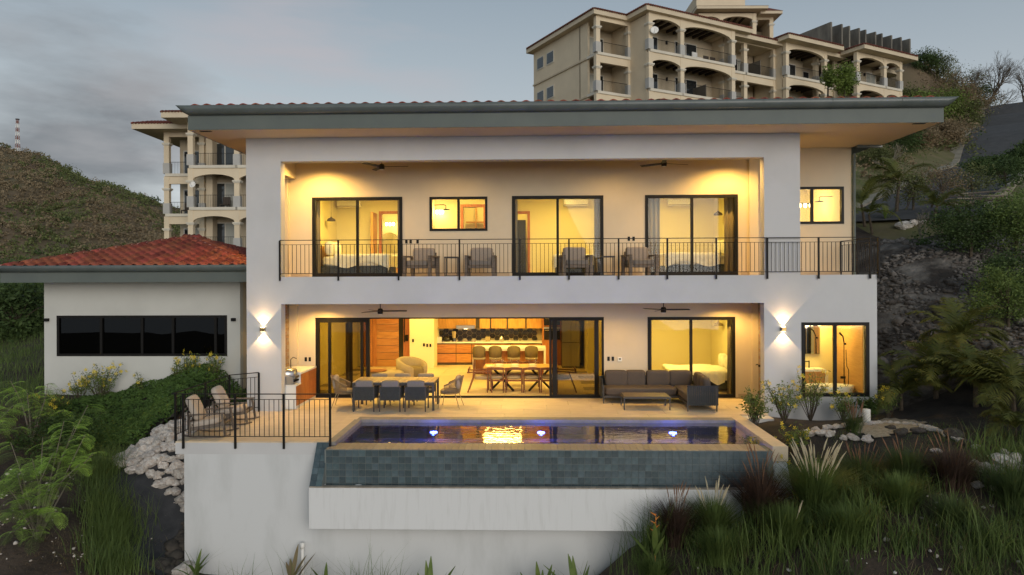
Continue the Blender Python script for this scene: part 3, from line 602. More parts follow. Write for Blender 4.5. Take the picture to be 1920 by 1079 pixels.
# great room: living, dining, kitchen
b = MB(); b.box(-6.9, -6.8, YI, 26.9, 0, 2.75); b.box(-4.68, -3.74, 26.0, 27.6, 0, 2.75); b.box(-6.8, -4.68, 26.5, 26.6, 0, 2.75); b.box(-3.74, 2.0, 27.5, 27.6, 0, 2.75); b.box(2.35, 2.65, YI, 24.5, 0, 2.75); b.box(2.0, 2.65, 24.5, 27.6, 0, 2.75)
part(b, 'room_wall', 'room_plaster')
b = MB(); b.box(-6.9, 2.65, YI, 27.6, 2.75, 2.82); part(b, 'room_ceiling', 'room_plaster')
b = MB(); b.box(-6.9, 2.65, YI - .15, 27.6, -.1, -.008); fl = part(b, 'room_floor', 'grout')
tl = MB(); tl.box(-.595, .595, -.295, .295, -.008, .003); src = None
for i in range(8):
    for j in range(13):
        x = -6.2 + i * 1.2 + (.6 if j % 2 else 0); y = YI + .17 + j * .6
        if x > 2.1: continue
        if src is None: src = tl.build('floor_tile', 'room_floor_stone', fl); src.location = Vector((x, y, 0)) - woff(fl)
        else: inst(src, (x, y, 0), fl)
LNAME = 'living room'; rlight(-5.3, 22.5, 2.75, 95, 1.4); LNAME = 'living room by the entrance door'; rlight(-4.2, 25.2, 2.75, 55, .8); LNAME = 'dining room over the table'; rlight(-.8, 21.6, 2.75, 115, 1.4)
LNAME = 'kitchen over the island'; rlight(-1.1, 25.4, 2.75, 150, 1.4); LNAME = 'room by the fridge'; rlight(1.5, 23.0, 2.75, 40, .6)
# dark bedroom behind door openings: hall boxes
for x0, x1, y0, y1 in ((-5.7, -4.3, 24.1, 26.1), (-2.4, -1.3, 22.0, 23.2), (-.65, .1, 23.7, 25)):
    b = MB(); b.box(x0 - .05, x0, y0, y1, 3.5, 6.2); b.box(x1, x1 + .05, y0, y1, 3.5, 6.2); b.box(x0, x1, y1, y1 + .05, 3.5, 6.2); b.box(x0, x1, y0, y1, 6.2, 6.25); b.box(x0, x1, y0, y1, 3.44, 3.5); part(b, 'room_wall', 'room_plaster')
LNAME = 'hall behind the upper left bedroom'; rlight(-4.7, 25, 6.2, 40, .3); LNAME = 'closet behind the upper bathroom'; rlight(-1.8, 22.5, 6.2, 16, .3); LNAME = 'hall behind the middle bedroom'; rlight(-.3, 24.3, 6.2, 10, .3)
# door linings of teak
b = MB()
for x0, x1, y, zt_ in ((-5.30, -4.72, 24.0, 5.72), (-2.19, -1.54, 21.9, 5.72), (-.50, -.14, 23.6, 5.65)):
    b.box(x0 - .09, x0, y - .02, y + .12, 3.5, zt_); b.box(x1, x1 + .09, y - .02, y + .12, 3.5, zt_); b.box(x0 - .09, x1 + .09, y - .02, y + .12, zt_, zt_ + .09)
part(b, 'door_lining', 'teak_wood')
b = MB(); b.box(-.50, -.20, 23.75, 23.8, 3.52, 5.45); part(b, 'inner_door', 'black_slate')
b = MB(); b.box(-5.52, -5.45, 23.3, 23.95, 3.5, 5.72); part(b, 'wardrobe', 'oak_wood')
# light switches, sockets, thermostat
sw = MB(); sw.box(-.035, .035, -.012, 0, -.06, .06); src = None
for x, y in [(573.5, 674), (581, 674), (762, 453), (770, 453), (783, 453), (1179, 448), (1188, 448), (1141, 673), (1149, 673)]:
    p_ = aY(x, y, YB - .001)
    if src is None: src = sw.build('light_switch', 'black_frame', house, bevel=.004); src.location = p_ - house.location
    else: inst(src, p_, house)
for x, y, Y_ in [(774.5, 639, 25.99), (795, 647, 25.99), (801, 648, 25.99), (807, 648, 25.99)]: inst(src, aY(x, y, Y_), house)
b = MB(); p_ = aY(1162, 674, YB - .001); b.box(p_.x - .06, p_.x + .06, YB - .03, YB - .001, p_.z - .055, p_.z + .055); part(b, 'thermostat', 'ceramic')
b = MB(); b.box(p_.x - .03, p_.x + .03, YB - .032, YB - .0305, p_.z - .01, p_.z + .03); part(b, 'thermostat_screen', 'black_slate')
# soffit vents
for p_ in (aZ(386, 246.5, 7.118), aZ(1723, 232, 7.118)): b = MB(); b.box(p_.x - .14, p_.x + .14, p_.y - .05, p_.y + .05, 7.108, 7.119); part(b, 'soffit_vent', 'black_slate')
# terrace downlights tucked behind the beams
LW = (1, .585, .145)
def dlight(x, y, z, e, lab):
    t = thing('recessed_downlight', lab, 'downlight', (x, y, z))
    b = MB(); b.lathe((x, y, z - .02), [(.05, 0), (.06, .004), (.06, .02)], 14); b.build('rim', 'black_metal', t)
    b = MB(); b.lathe((x, y, z - .024), [(.035, 0), (.045, .003)], 14); b.build('bulb', 'lamp_glow', t)
    lamp('downlight_lamp', 'SPOT', (x, y, z - .03), e, LW, .05, parent=t, spot=radians(150), blend=.6)
for x, lab in ((-6.0, 'left end'), (5.55, 'right end')):
    dlight(x, 18.75, 6.9, 560, 'small round downlight over the %s of the upper balcony' % lab)
    dlight(x, 18.95, 2.79, 260, 'small round downlight over the %s of the ground floor terrace' % lab)
dlight(-.6, 18.5, 2.79, 150, 'small round downlight over the middle of the ground floor terrace'); dlight(-3.0, 18.5, 2.79, 240, 'small round downlight above the outdoor dining table'); dlight(2.4, 18.4, 2.79, 120, 'small round downlight above the corner sofa')
dlight(-2.2, 18.4, 6.9, 75, 'small round downlight above the left armchairs of the balcony'); dlight(2.3, 18.4, 6.9, 90, 'small round downlight above the right armchairs of the balcony')
# wall sconces throwing light up and down
def sconce(px_, py_, lab):
    p_ = aY(px_, py_, YF); t = thing('wall_sconce', lab, 'wall lamp', p_, group='brass cube sconces on the villa front')
    b = MB(); b.box(p_.x - .055, p_.x + .055, YF - .11, YF - .001, p_.z - .05, p_.z + .05); b.build('housing', 'brass', t, bevel=.004)
    for s_ in (1, -1):
        b = MB(); b.box(p_.x - .04, p_.x + .04, YF - .095, YF - .02, p_.z + s_ * .0505, p_.z + s_ * .053); b.build('lens', 'lamp_glow', t)
        lamp('sconce_lamp', 'SPOT', (p_.x, YF - .055, p_.z + s_ * .056), 75, (1, .62, .30), .02, rot=(pi if s_ > 0 else 0, 0, 0), parent=t, spot=radians(88), blend=.12)
mat('brass', (.45, .30, .12), .3, metal=1)
sconce(494, 618, 'brass cube sconce shining up and down on the left column'); sconce(1467.5, 617, 'brass cube sconce shining up and down left of the bathroom window')
# balcony railing
def railing(name_parent, posts, zt, zb, zdrop, side=None, nb=None, gap=.107, lbl=None):
    """posts: list of (x,y); straight runs between consecutive posts"""
    r = MB()
    for a, c in zip(posts[:-1], posts[1:]):
        r.bar((a[0], a[1], zt), (c[0], c[1], zt), .035, .018)
    rl = r.build('railing', 'black_metal', name_parent)
    r = MB()
    for a, c in zip(posts[:-1], posts[1:]):
        r.bar((a[0], a[1], zt - .115), (c[0], c[1], zt - .115), .012, .012); r.bar((a[0], a[1], zb), (c[0], c[1], zb), .014, .014)
    r.build('rail_bar', 'black_metal', rl)
    ps = MB(); ps.box(-.02, .02, -.02, .02, -(zt - zdrop), -.009); s1 = None
    for p_ in posts:
        if s1 is None: s1 = ps.build('post', 'black_metal', rl); s1.location = Vector((p_[0], p_[1], zt)) - woff(rl)
        else: inst(s1, (p_[0], p_[1], zt), rl)
    bs = MB(); bs.box(-.006, .006, -.006, .006, -(zt - .115 - zb), 0); s2 = None
    for a, c in zip(posts[:-1], posts[1:]):
        l_ = hypot(c[0] - a[0], c[1] - a[1]); k = max(1, round(l_ / gap))
        for i in range(1, k):
            x = a[0] + (c[0] - a[0]) * i / k; y = a[1] + (c[1] - a[1]) * i / k
            if s2 is None: s2 = bs.build('baluster', 'black_metal', rl); s2.location = Vector((x, y, zt - .115)) - woff(rl)
            else: inst(s2, (x, y, zt - .115), rl)
    return rl
railing(house, [(x, 17.56) for x in (-6.54, -5.01, -3.44, -1.86, -.3, .96, 2.23, 3.47, 4.71, 6.0, 7.29, 8.58)] + [(8.80, 17.56)], 4.45, 3.585, 3.40)
railing(house, [(8.80, 17.6), (8.80, 18.7), (8.80, 19.7)], 4.45, 3.585, 3.5)
railing(house, [(-7.2, 17.95), (-7.2, 19.5)], 4.45, 3.585, 3.5)

# ================================================================ LEFT WING
wing = thing('garage_wing', 'low white side wing with red clay pyramid roof and a long black window', 'house', (-11.3, 19.5, 0))
YW = 19.5; WX0, WX1 = -14.21, -8.43
b = MB(); wall_with_holes(b, WX0, WX1, -.6, 3.40, YW, YW + .2, [(-13.83, -8.81, 1.22, 2.40)]); b.build('front_wall', 'wing_plaster', wing)
for q_ in ((WX0, WX0 + .2, YW + .2, 26, -.6, 3.4), (WX0, WX1, 26, 26.2, -.6, 3.4), (WX1 - .2, WX1, YW + .2, 26, -.6, 3.4), (WX1, -7.45, YW + .7, YW + .85, -.6, 3.4)):
    b = MB(); b.box(*q_); b.build('side_wall', 'cream_plaster', wing)
b = MB(); b.box(WX0 + .2, WX1 - .2, YW + .2, 26, -.2, .0); b.box(WX0 + .2, WX1 - .2, YW + .2, 26, 3.0, 3.05); b.build('floor_and_ceiling', 'grout', wing)
window(-13.83, -8.81, 1.22, 2.40, YW, [-12.52, -11.31, -10.40, -9.15], wing, fr=.07, gl='dark_tint_glass')
EX0, EX1, EY0 = -14.80, -7.70, 18.6
b = MB(); b.box(EX0, EX1, EY0, EY0 + .02, 3.37, 3.68); b.box(EX0, EX0 + .02, EY0 + .02, 25.6, 3.37, 3.68); b.build('fascia', 'grey_fascia', wing)
b = MB(); b.box(EX0 + .02, EX1, EY0 + .02, 25.6, 3.40, 3.44); b.build('soffit', 'grey_fascia', wing)
g = MB(); rows = []
for x in np.linspace(EX0 - .15, -7.452, 6): rows.append([g.p(x, EY0 + y * .9, 3.655 + z * .85) for y, z in prof])
for i in range(5):
    for j in range(len(prof) - 1): g.face((rows[i][j], rows[i + 1][j], rows[i + 1][j + 1], rows[i][j + 1]))
g.face(rows[0]); g.build('gutter', 'gutter_metal', wing, smooth=True)
PW = atan2(1.0, 3.5); hx = (EX1 - EX0) / 2; mxw = (EX0 + EX1) / 2; zt = 3.78
b = MB(); ap = (mxw, EY0 + hx, zt + hx * tan(PW) - .03); c4 = [(EX0, EY0, zt - .03), (EX1, EY0, zt - .03), (EX1, EY0 + 2 * hx, zt - .03), (EX0, EY0 + 2 * hx, zt - .03)]
i_ = [b.p(*v) for v in c4] + [b.p(*ap)]; [b.face(f_) for f_ in ((i_[0], i_[1], i_[4]), (i_[1], i_[2], i_[4]), (i_[2], i_[3], i_[4]), (i_[3], i_[0], i_[4]), (i_[3], i_[2], i_[1], i_[0]))]
wr = b.build('roof', 'roof_tile_clay', wing)
nW = int((EX1 - EX0) / .305)
TILE = tile_mesh(.305, .40, .085, lip=.035)
c1_ = pitch_roof_tiles(wr, (EX0, EY0 - .04, zt), (1, 0, 0), (0, cos(PW), sin(PW)), nW, 12, lambda c, i, j: (c.x - EX0) > (c.y - EY0) - .02 and (EX1 - c.x) > (c.y - EY0) - .02, w=.305, ex=.315, limit=220)
pitch_roof_tiles(wr, (EX1, EY0, zt), (0, 1, 0), (-cos(PW), 0, sin(PW)), nW, 12, lambda c, i, j: (c.y - EY0) > (EX1 - c.x) - .02 and (EY0 + 2 * hx - c.y) > (EX1 - c.x) - .02 and c.x < -7.5 or (c.x >= -7.5 and False), w=.305, ex=.315, limit=80)
pitch_roof_tiles(wr, (EX0, EY0 + 2 * hx, zt), (0, -1, 0), (cos(PW), 0, sin(PW)), nW, 12, lambda c, i, j: (c.y - EY0) > (c.x - EX0) and (EY0 + 2 * hx - c.y) > (c.x - EX0), w=.305, ex=.315, limit=0)
# ridge caps along the two front hips
rc_ = MB(); n_ = 8
for k in range(n_):
    a = -pi * .08 + (pi * 1.16) * k / (n_ - 1)
rc_.tube([(0, 0, 0), (0, .36, 0)], [.075, .062], 8); src = None
for (cx0, cy0) in ((EX0, EY0), (EX1, EY0), (EX0, EY0 + 2 * hx)):
    p0 = Vector((cx0, cy0, zt + .02)); p1 = Vector(ap) + Vector((0, 0, .06)); d = (p1 - p0); L_ = d.length; d.normalize(); nseg = int(L_ / .31)
    for k in range(nseg):
        c = p0 + d * (k * L_ / nseg); e = d.to_track_quat('Y', 'Z').to_euler()
        if src is None: src = rc_.build('ridge_cap', 'ridge_mortar', wr, smooth=True); src.location = c - woff(wr); src.rotation_euler = e
        else: inst(src, c, wr, rot=e)
# odd things dimly seen in the dark room
for x, w_, h_, nm, lab in ((-11.6, .5, .75, 'storage_box', 'cardboard box behind the dark window, left of the middle'), (-10.8, .7, .5, 'storage_box', 'low wide cardboard box behind the dark window, near the middle')):
    b = MB(); b.box(x - w_ / 2, x + w_ / 2, 20.6, 21.1, 0.9, 1.25 + h_ * .5); o = b.build(nm, 'beige_fabric', None, bevel=.02); o.location = (0, 0, 0); setp(o, lab, 'box')
b = MB(); b.box(-13.9, -8.8, 20.4, 21.4, .84, .9); o = b.build('table_top', 'dark_wood'); 
for x in (-13.7, -9.0):
    for y in (20.5, 21.3): l_ = MB(); l_.box(x - .03, x + .03, y - .03, y + .03, 0, .84); l_.build('leg', 'dark_wood', o)
o.name = 'workbench'; setp(o, 'long workbench standing in the dark side wing', 'workbench')
def small_wall_light(px_, py_, Y_, lab):
    p_ = aY(px_, py_, Y_); b = MB(); b.box(p_.x - .055, p_.x + .055, Y_ - .1, Y_ - .001, p_.z - .045, p_.z + .045); o = b.build('wall_light', 'black_metal', bevel=.004); setp(o, lab, 'wall lamp', 'unlit black wall lights on the side wing')
small_wall_light(89.5, 600, YW, 'unlit black cube wall light left of the long dark window'); small_wall_light(439, 599.5, YW, 'unlit black cube wall light right of the long dark window')

# ================================================================ DECK, RETAINING WALL, POOL
DX0, DY0 = -7.62, 14.36
PX0, PX1, PYB = -4.30, 4.90, 16.92; WY0, WY1 = 14.07, 14.62; ZW = -.085
b = MB(); b.box(DX0, PX0 - .002, DY0, YB - .002, -.27, -.03); b.box(PX0, 5.93, PYB + .002, YB - .002, -.27, -.03)
deck = b.build('terrace', 'white_plaster'); deck['kind'] = 'structure'
def pavers(x0, x1, y0, y1, sx, sy, off=0):
    x0, x1, y0, y1 = min(x0, x1), max(x0, x1), min(y0, y1), max(y0, y1); j = 0; y = y0
    while y < y1 - .02:
        ya = min(y + sy, y1); x = x0 - (sx * off if j % 2 else 0)
        while x < x1 - .02:
            xa, xb = max(x, x0), min(x + sx, x1)
            if xb - xa > .05:
                t = MB(); t.box(xa + .004, xb - .004, y + .004, ya - .004, -.03, 0); t.build('paver', 'deck_stone', deck)
            x += sx
        y = ya; j += 1
pavers(DX0, PX0 - .34, DY0, 17.3, 1.2, .735); pavers(PX0 - .34, PX0, DY0, 17.3, .34, .98); pavers(DX0 + .2, 5.93, 17.3, YB - .15, 1.2, .6, .5); pavers(PX0, 5.2, PYB, 17.3, 1.2, .38)
rw = thing('retaining_wall', 'tall pale grey plastered retaining wall under the pool terrace', 'wall', (0, 14.5, -3))
b = MB(); b.box(-7.43, 5.2, DY0 + .005, DY0 + .3, -4.2, -.271); b.box(-7.43, -7.13, DY0 + .3, 17.4, -3.5, -.271); b.box(PX1 + .3 - .1, 5.2, DY0 + .3, 17.3, -3, -.04); b.build('wall_face', 'retaining_plaster', rw)
pool = thing('infinity_pool', 'infinity pool with blue grey stone tiles, lit by three blue lamps', 'swimming pool', (0, 15.5, -.1))
# basin
b = MB(); b.box(PX0, PX1, WY1, PYB, -1.6, -1.5); b.box(PX0 - .02, PX0 - .001, WY1, PYB, -1.5, ZW - .01); b.box(PX1 + .001, PX1 + .02, WY1, PYB, -1.5, ZW - .01); b.box(PX0, PX1, PYB - .001, PYB + .02, -1.5, ZW); b.build('basin', 'pool_floor_stone', pool)
b = MB(); b.box(PX0 - .02, PX1 + .02, WY0 + .012, WY1, -1.6, -.095); b.build('weir_wall', 'pool_grout', pool)
b = MB(); b.box(PX0 + .02, PX1, PYB - .5, PYB - .002, -.5, -.42); b.build('bench', 'coping_stone', pool)
# coping around the water
def coping(x0, x1, y0, y1, n, along):
    for k in range(n):
        t = MB()
        if along == 'x': a, c = x0 + (x1 - x0) * k / n, x0 + (x1 - x0) * (k + 1) / n; t.box(a + .002, c - .002, y0, y1, -.075, .002)
        else: a, c = y0 + (y1 - y0) * k / n, y0 + (y1 - y0) * (k + 1) / n; t.box(x0, x1, a + .002, c - .002, -.075, .002)
        t.build('coping', 'coping_grey', pool)
mat('coping_grey', (.30, .28, .26), .6, (.24, .23, .215), 5, rnd=.06, bump=.2)
coping(PX0 - .002, PX1 + .002, PYB - .30, PYB + .001, 12, 'x'); coping(PX0 - .05, PX0 + .12, WY0 + .3, PYB - .302, 4, 'y')
t = MB(); t.box(PX1, PX1 + .31, WY0 + .0, PYB, -.3, .004); t.build('coping', 'deck_stone', pool)
# weir top tiles and front wall tiles
TW = .1375; nt_ = int((PX1 - PX0) / TW)
wt = MB(); wt.box(-TW / 2 + .002, TW / 2 - .002, .0, .545, -.012, 0); src = None
for k in range(nt_):
    x = PX0 + (k + .5) * TW + .01
    if src is None: src = wt.build('weir_tile', 'coping_stone', pool, bevel=.003); src.location = Vector((x, WY0 + .004, -.083)) - pool.location
    else: inst(src, (x, WY0 + .004, -.083), pool)
ft = MB(); ft.box(-TW / 2 + .0045, TW / 2 - .0045, 0, .012, -TW / 2 + .0045, TW / 2 - .0045); src = None; cnt = 0; st = MB()
for r in range(6):
    for k in range(nt_):
        x = PX0 + (k + .5) * TW + .01; z = -.10 - (r + .5) * TW; y = WY0 + random.uniform(0, .004)
        if k > 50: st.box(x - TW / 2 + .0045, x + TW / 2 - .0045, y, y + .012, z - TW / 2 + .0045, z + TW / 2 - .0045); continue
        if src is None: src = ft.build('wall_tile', 'pool_tile_stone', pool); src.location = Vector((x, y, z)) - pool.location
        else: inst(src, (x, y, z), pool)
        cnt += 1
st.build('wall_tile', 'pool_tile_stone', pool, kind='stuff')
# catch basin (tub) in front
TX0, TX1, TY0 = -4.57, 5.2, 13.80
b = MB(); b.box(TX0, TX1, TY0, TY0 + .10, -1.65, -.80); b.box(TX0, TX1, TY0 + .10, DY0, -1.65, -1.35); b.box(TX0, PX0, TY0 + .10, DY0, -1.35, -.80); b.box(PX1, TX1, TY0 + .1, DY0, -1.35, -.80); b.build('catch_basin', 'tub_plaster', pool, bevel=.01)
b = MB(); b.box(PX0, PX1, TY0 + .101, WY0, -1.349, -.95); b.build('trough_water', 'pool_floor_stone', pool)
for k in range(68):
    if k % 2 == 0 or True:
        t = MB(); x = TX0 + .02 + k * .1425; 
        if x + .14 > TX1: break
        t.box(x + .002, x + .140, TY0 - .004, TY0 + .102, -.800, -.775); t.build('edge_tile', 'coping_stone', pool)
# slanted tiled side wings
for sgn, xa, xb, mt_ in ((1, TX0, PX0 - .002, 'pool_tile_stone'), (-1, PX1 + .002, 5.2, 'retaining_plaster')):
    w_ = MB(); ids = [w_.p(x, y, z) for x in (xa + .012, xb) for y, z in ((TY0 + .01, -.80), (DY0, -.80), (DY0, -.012), (DY0 - .02, -.012))]
    w_.face(ids[3::-1]); w_.face(ids[4:]); [w_.face((ids[i], ids[(i + 1) % 4], ids[4 + (i + 1) % 4], ids[4 + i])) for i in range(4)]
    w_.build('side_wing', 'pool_grout' if sgn > 0 else 'retaining_plaster', pool)
dv = Vector((0, DY0 - .02 - TY0 - .01, .788)); Lw = dv.length; dv.normalize(); dn = Vector((0, -dv.z, dv.y)); src = None
for r in range(7):
    for c in range(2):
        t = MB(); s0 = Vector((TX0 + .014 + c * .128, TY0 + .01, -.80)) + dv * (r * Lw / 7); t.obox(s0 + Vector((.062, 0, 0)) + dv * (Lw / 14) + dn * .006, (.0615, 0, 0), dv * (Lw / 14 - .002), dn * .007); t.build('wing_tile', 'pool_tile_stone', pool)
    for c in range(3):
        y0_ = TY0 + .05 + r * (DY0 - TY0 - .05) / 7; zt_ = -.80 + .1 * c + 0
# round inlet fitting
b = MB(); b.lathe((-3.6, WY0 - .06, -.86), [(.085, 0), (.10, .02), (.085, .05), (.04, .065)], 14, sy=.6); b.build('inlet_cover', 'ceramic', pool, smooth=True)
wtr = MB(); wtr.poly([(PX0 - .002, WY1, ZW + .008), (PX1, WY1, ZW + .008), (PX1, PYB - .001, ZW + .008), (PX0 - .002, PYB - .001, ZW + .008)]); o = wtr.build('water', 'pool_water'); o['kind'] = 'structure'
for px_, lab in ((808, 'leftmost'), (1015, 'middle'), (1268, 'rightmost')):
    p_ = aZ(px_, 806, ZW); x = p_.x; y = PYB - .56
    t = thing('pool_light', 'glowing blue pool light on the far pool wall, %s of the three' % lab, 'pool light', (x, y, -.2), group='blue lamps in the pool')
    b = MB(); b.lathe((x, y, -.26), [(.09, 0), (.09, .02)], 14); b.build('lens', 'pool_lamp_glow', t)
    b = MB(); b.lathe((x, y, -.30), [(.11, 0), (.11, .035)], 14); b.build('rim', 'stainless', t)
    lamp('pool_lamp', 'POINT', (x, y - .13, -.28), 13, (.04, .07, 1), .05, parent=t); lamp('pool_lamp', 'SPOT', (x, y - .13, -.22), 420, (.04, .08, 1), .05, rot=(radians(58), 0, pi), parent=t, spot=radians(125), blend=.5)
# deck railing
dr = thing('terrace_railing', 'black metal railing round the corner of the pool terrace', 'railing', (-6, 14.3, 0))
railing(dr, [(-7.42, 14.31), (-6.30, 14.31), (-5.26, 14.31), (-4.27, 14.31)], 1.02, .12, -.14)
railing(dr, [(-7.66, 14.45), (-7.66, 15.8), (-7.66, 17.07), (-7.1, 17.55)], 1.02, .12, -.05)
b = MB(); b.bar((-7.66, 14.31, 1.02), (-7.42, 14.31, 1.02), .035, .018); b.bar((-7.66, 14.31, 1.02), (-7.66, 14.45, 1.02), .035, .018); b.build('rail_bar', 'black_metal', dr)
b = MB(); p_ = aY(567, 1020, 14.25); b.tube([(p_.x, 14.25, -3.2), (p_.x, 14.25, p_.z)], .035, 10); b.tube([(p_.x, 14.25, p_.z - .1), (p_.x, 14.25, p_.z + .02)], .045, 10); o = b.build('drain_pipe', 'ceramic', smooth=True); setp(o, 'white plastic pipe standing up in front of the retaining wall', 'pipe')
# ================================================================ FURNITURE
Lc = dict(world=False)
def rope_face(mb, p0, p1, z0, z1, n, r=.008):     # vertical cords between two points
    for i in range(n + 1):
        x = p0[0] + (p1[0] - p0[0]) * i / n; y = p0[1] + (p1[1] - p0[1]) * i / n; mb.bar((x, y, z0), (x, y, z1), r, r * 2)
# --- balcony armchair (faces -Y)
def balcony_chair():
    t = thing('armchair', '', 'armchair')
    for s_ in (-1, 1):
        b = MB(); x = s_ * .37; b.box(x - .045, x + .045, -.36, -.27, 0, .52); b.box(x - .045, x + .045, .24, .33, 0, .52); b.box(x - .045, x + .045, -.36, .36, .52, .565); b.build('arm_frame', 'driftwood', t, bevel=.008, **Lc)
    b = MB(); b.box(-.325, .325, -.32, .30, .22, .29); b.box(-.325, .325, .28, .34, .29, .66); b.build('seat_frame', 'driftwood', t, **Lc)
    b = MB(); b.cushion((0, -.02, .36), .32, .33, .075, 8, 10); b.build('seat_cushion', 'grey_cushion', t, smooth=True, **Lc)
    b = MB(); b.cushion((0, .20, .585), .31, .085, .205, 8, 9); b.build('back_cushion', 'taupe_cushion', t, smooth=True, **Lc)
    return t
c0 = balcony_chair()
BL = ['grey balcony armchair left of the first small table, beside the left sliding door', 'grey balcony armchair right of the first small table, under the small window', 'grey balcony armchair in front of the middle sliding door', 'grey balcony armchair left of the right sliding door']
for i, (x, rz) in enumerate([(790, -.22), (902, -.03), (1079, .12), (1199, .2)]):
    p_ = aY(x, 500, 18.75); loc = (p_.x, 18.75, 3.502)
    if i == 0: c0.location = loc; c0.rotation_euler[2] = rz; c0['label'] = BL[0]; c0['group'] = 'armchairs along the balcony'
    else: dup(c0, loc, rz, BL[i])
def side_table():
    t = thing('side_table', '', 'side table')
    b = MB(); b.box(-.19, .19, -.19, .19, .50, .54); b.build('table_top', 'charcoal_metal', t, bevel=.004, **Lc)
    b = MB()
    for x in (-.17, .17):
        for y in (-.17, .17): b.box(x - .013, x + .013, y - .013, y + .013, .02, .50)
        b.box(x - .013, x + .013, -.17, .17, 0, .02)
    b.box(-.157, .157, -.013 - .17, .013 - .17, 0, .02); b.build('leg_frame', 'charcoal_metal', t, **Lc)
    return t
s0 = side_table(); s0.location = (aY(847, 500, 18.9).x, 18.9, 3.502); s0['label'] = 'small dark side table between the two left balcony armchairs'; s0['group'] = 'dark side tables on the balcony'
dup(s0, (aY(1139, 500, 18.9).x, 18.9, 3.502), 0, 'small dark side table between the two right balcony armchairs')
# --- ceiling fans
def fan(drop, a0):
    t = thing('ceiling_fan', '', 'ceiling fan')
    b = MB(); b.tube([(0, 0, 0), (0, 0, -drop)], .012, 8); b.lathe((0, 0, -.04), [(.05, 0), (.05, .04)], 12); b.build('rod', 'black_metal', t, **Lc)
    b = MB(); b.lathe((0, 0, -drop - .15), [(.06, 0), (.075, .02), (.075, .11), (.05, .15)], 16); b.build('motor', 'black_metal', t, **Lc)
    b = MB(); b.lathe((0, 0, -drop - .165), [(.045, 0), (.055, .014)], 14); b.build('light_lens', 'ceramic', t, **Lc)
    for k in range(3):
        a = a0 + k * 2 * pi / 3; b = MB(); d = Vector((cos(a), sin(a), 0)); n_ = Vector((-sin(a), cos(a), .2)).normalized()
        b.obox(d * .39 + Vector((0, 0, -drop - .07)), d * .33, n_ * .06, Vector((0, 0, .005))); b.build('blade', 'fan_blade', t, **Lc)
    return t
for px_, py_, Y_, zc, dr_, a0, lab in [(716, 313, 18.7, 6.9, .30, .0, 'black three blade ceiling fan under the left half of the balcony ceiling'), (1245, 307, 18.7, 6.9, .28, .35, 'black three blade ceiling fan under the right half of the balcony ceiling'),
                               (713, 585, 18.5, 2.79, .16, .08, 'black ceiling fan hanging over the outdoor dining table'), (1244, 584, 18.5, 2.79, .14, .1, 'black ceiling fan hanging over the corner sofa')]:
    f_ = fan(dr_, a0); f_.location = (aY(px_, py_, Y_).x, Y_, zc); f_['label'] = lab; f_['group'] = 'black ceiling fans of the two terraces'
# --- beds
def bed(x0, x1, y0, y1, z, head, lab, pillow=True, hgt=.68):
    t = thing('bed', lab, 'bed', ((x0 + x1) / 2, (y0 + y1) / 2, z))
    b = MB(); b.box(x0 + .05, x1 - .05, y0 + .04, y1 - .04, z + .06, z + .32); b.build('bed_base', 'charcoal_strap', t)
    b = MB(); b.cushion(((x0 + x1) / 2, (y0 + y1) / 2, z + .46), (x1 - x0) / 2 - .02, (y1 - y0) / 2 - .02, .17, 8, 6); b.build('mattress', 'white_linen', t, smooth=True)
    # duvet hanging over the front and the foot in soft folds
    nx, ny = 36, 16; b = MB(); ids = []; xf = 1 if head < 0 else -1
    for j in range(ny + 1):
        row = []
        for i in range(nx + 1):
            u, v = i / nx, j / ny; s_ = u * 1.22; x = (x0 + .5 + (x1 - x0 - .5) * min(s_, 1)) if xf > 0 else (x1 - .5 - (x1 - x0 - .5) * min(s_, 1)); zz = z + hgt + .02 * sin(9 * u + 3 * v) * sin(7 * v + 2)
            if s_ > 1: zz -= (s_ - 1) * 1.8; x += xf * .05 * (1 - (s_ - 1) * 1.5) + xf * .012 * sin(v * 30)
            d = v * 1.45; y = y1 - (y1 - y0) * min(d, 1)
            if d > 1: zz = min(zz, z + hgt) - (d - 1) * (.72 + .2 * sin(u * 9)); y -= .05 + .018 * sin(u * 46 + 3 * v)
            row.append(b.p(x, y, max(zz, z + .16)))
        ids.append(row)
    for j in range(ny):
        for i in range(nx): b.face((ids[j][i], ids[j][i + 1], ids[j + 1][i + 1], ids[j + 1][i]))
    b.build('duvet', 'white_linen', t, smooth=True)
    if pillow:
        for k, yy in enumerate((y0 + .45, y1 - .5)):
            b = MB(); xx = x0 + .22 if head < 0 else x1 - .22; b.cushion((xx, yy, z + hgt + .19), .12, .33, .22, 5, 3); b.build('pillow', 'white_linen', t, smooth=True)
    b = MB(); xx = x0 - .04 if head < 0 else x1 + .04; b.box(xx - .03, xx + .03, y0, y1, z, z + .95); b.build('headboard', 'oak_wood', t)
bed(-6.45, -4.35, 20.5, 22.1, 3.505, -1, 'white made bed behind the upper left sliding door, pillows to the left')
bed(.72, 2.4, 20.9, 22.5, 3.505, 1, 'white made bed half hidden in the upper middle bedroom', hgt=.66)
bed(4.05, 6.15, 20.6, 22.2, 3.505, 1, 'white made bed behind the upper right sliding door, pillows to the right')
bed(4.25, 6.25, 20.6, 22.2, .005, 1, 'white made bed in the ground floor bedroom behind the sofa', hgt=.62)
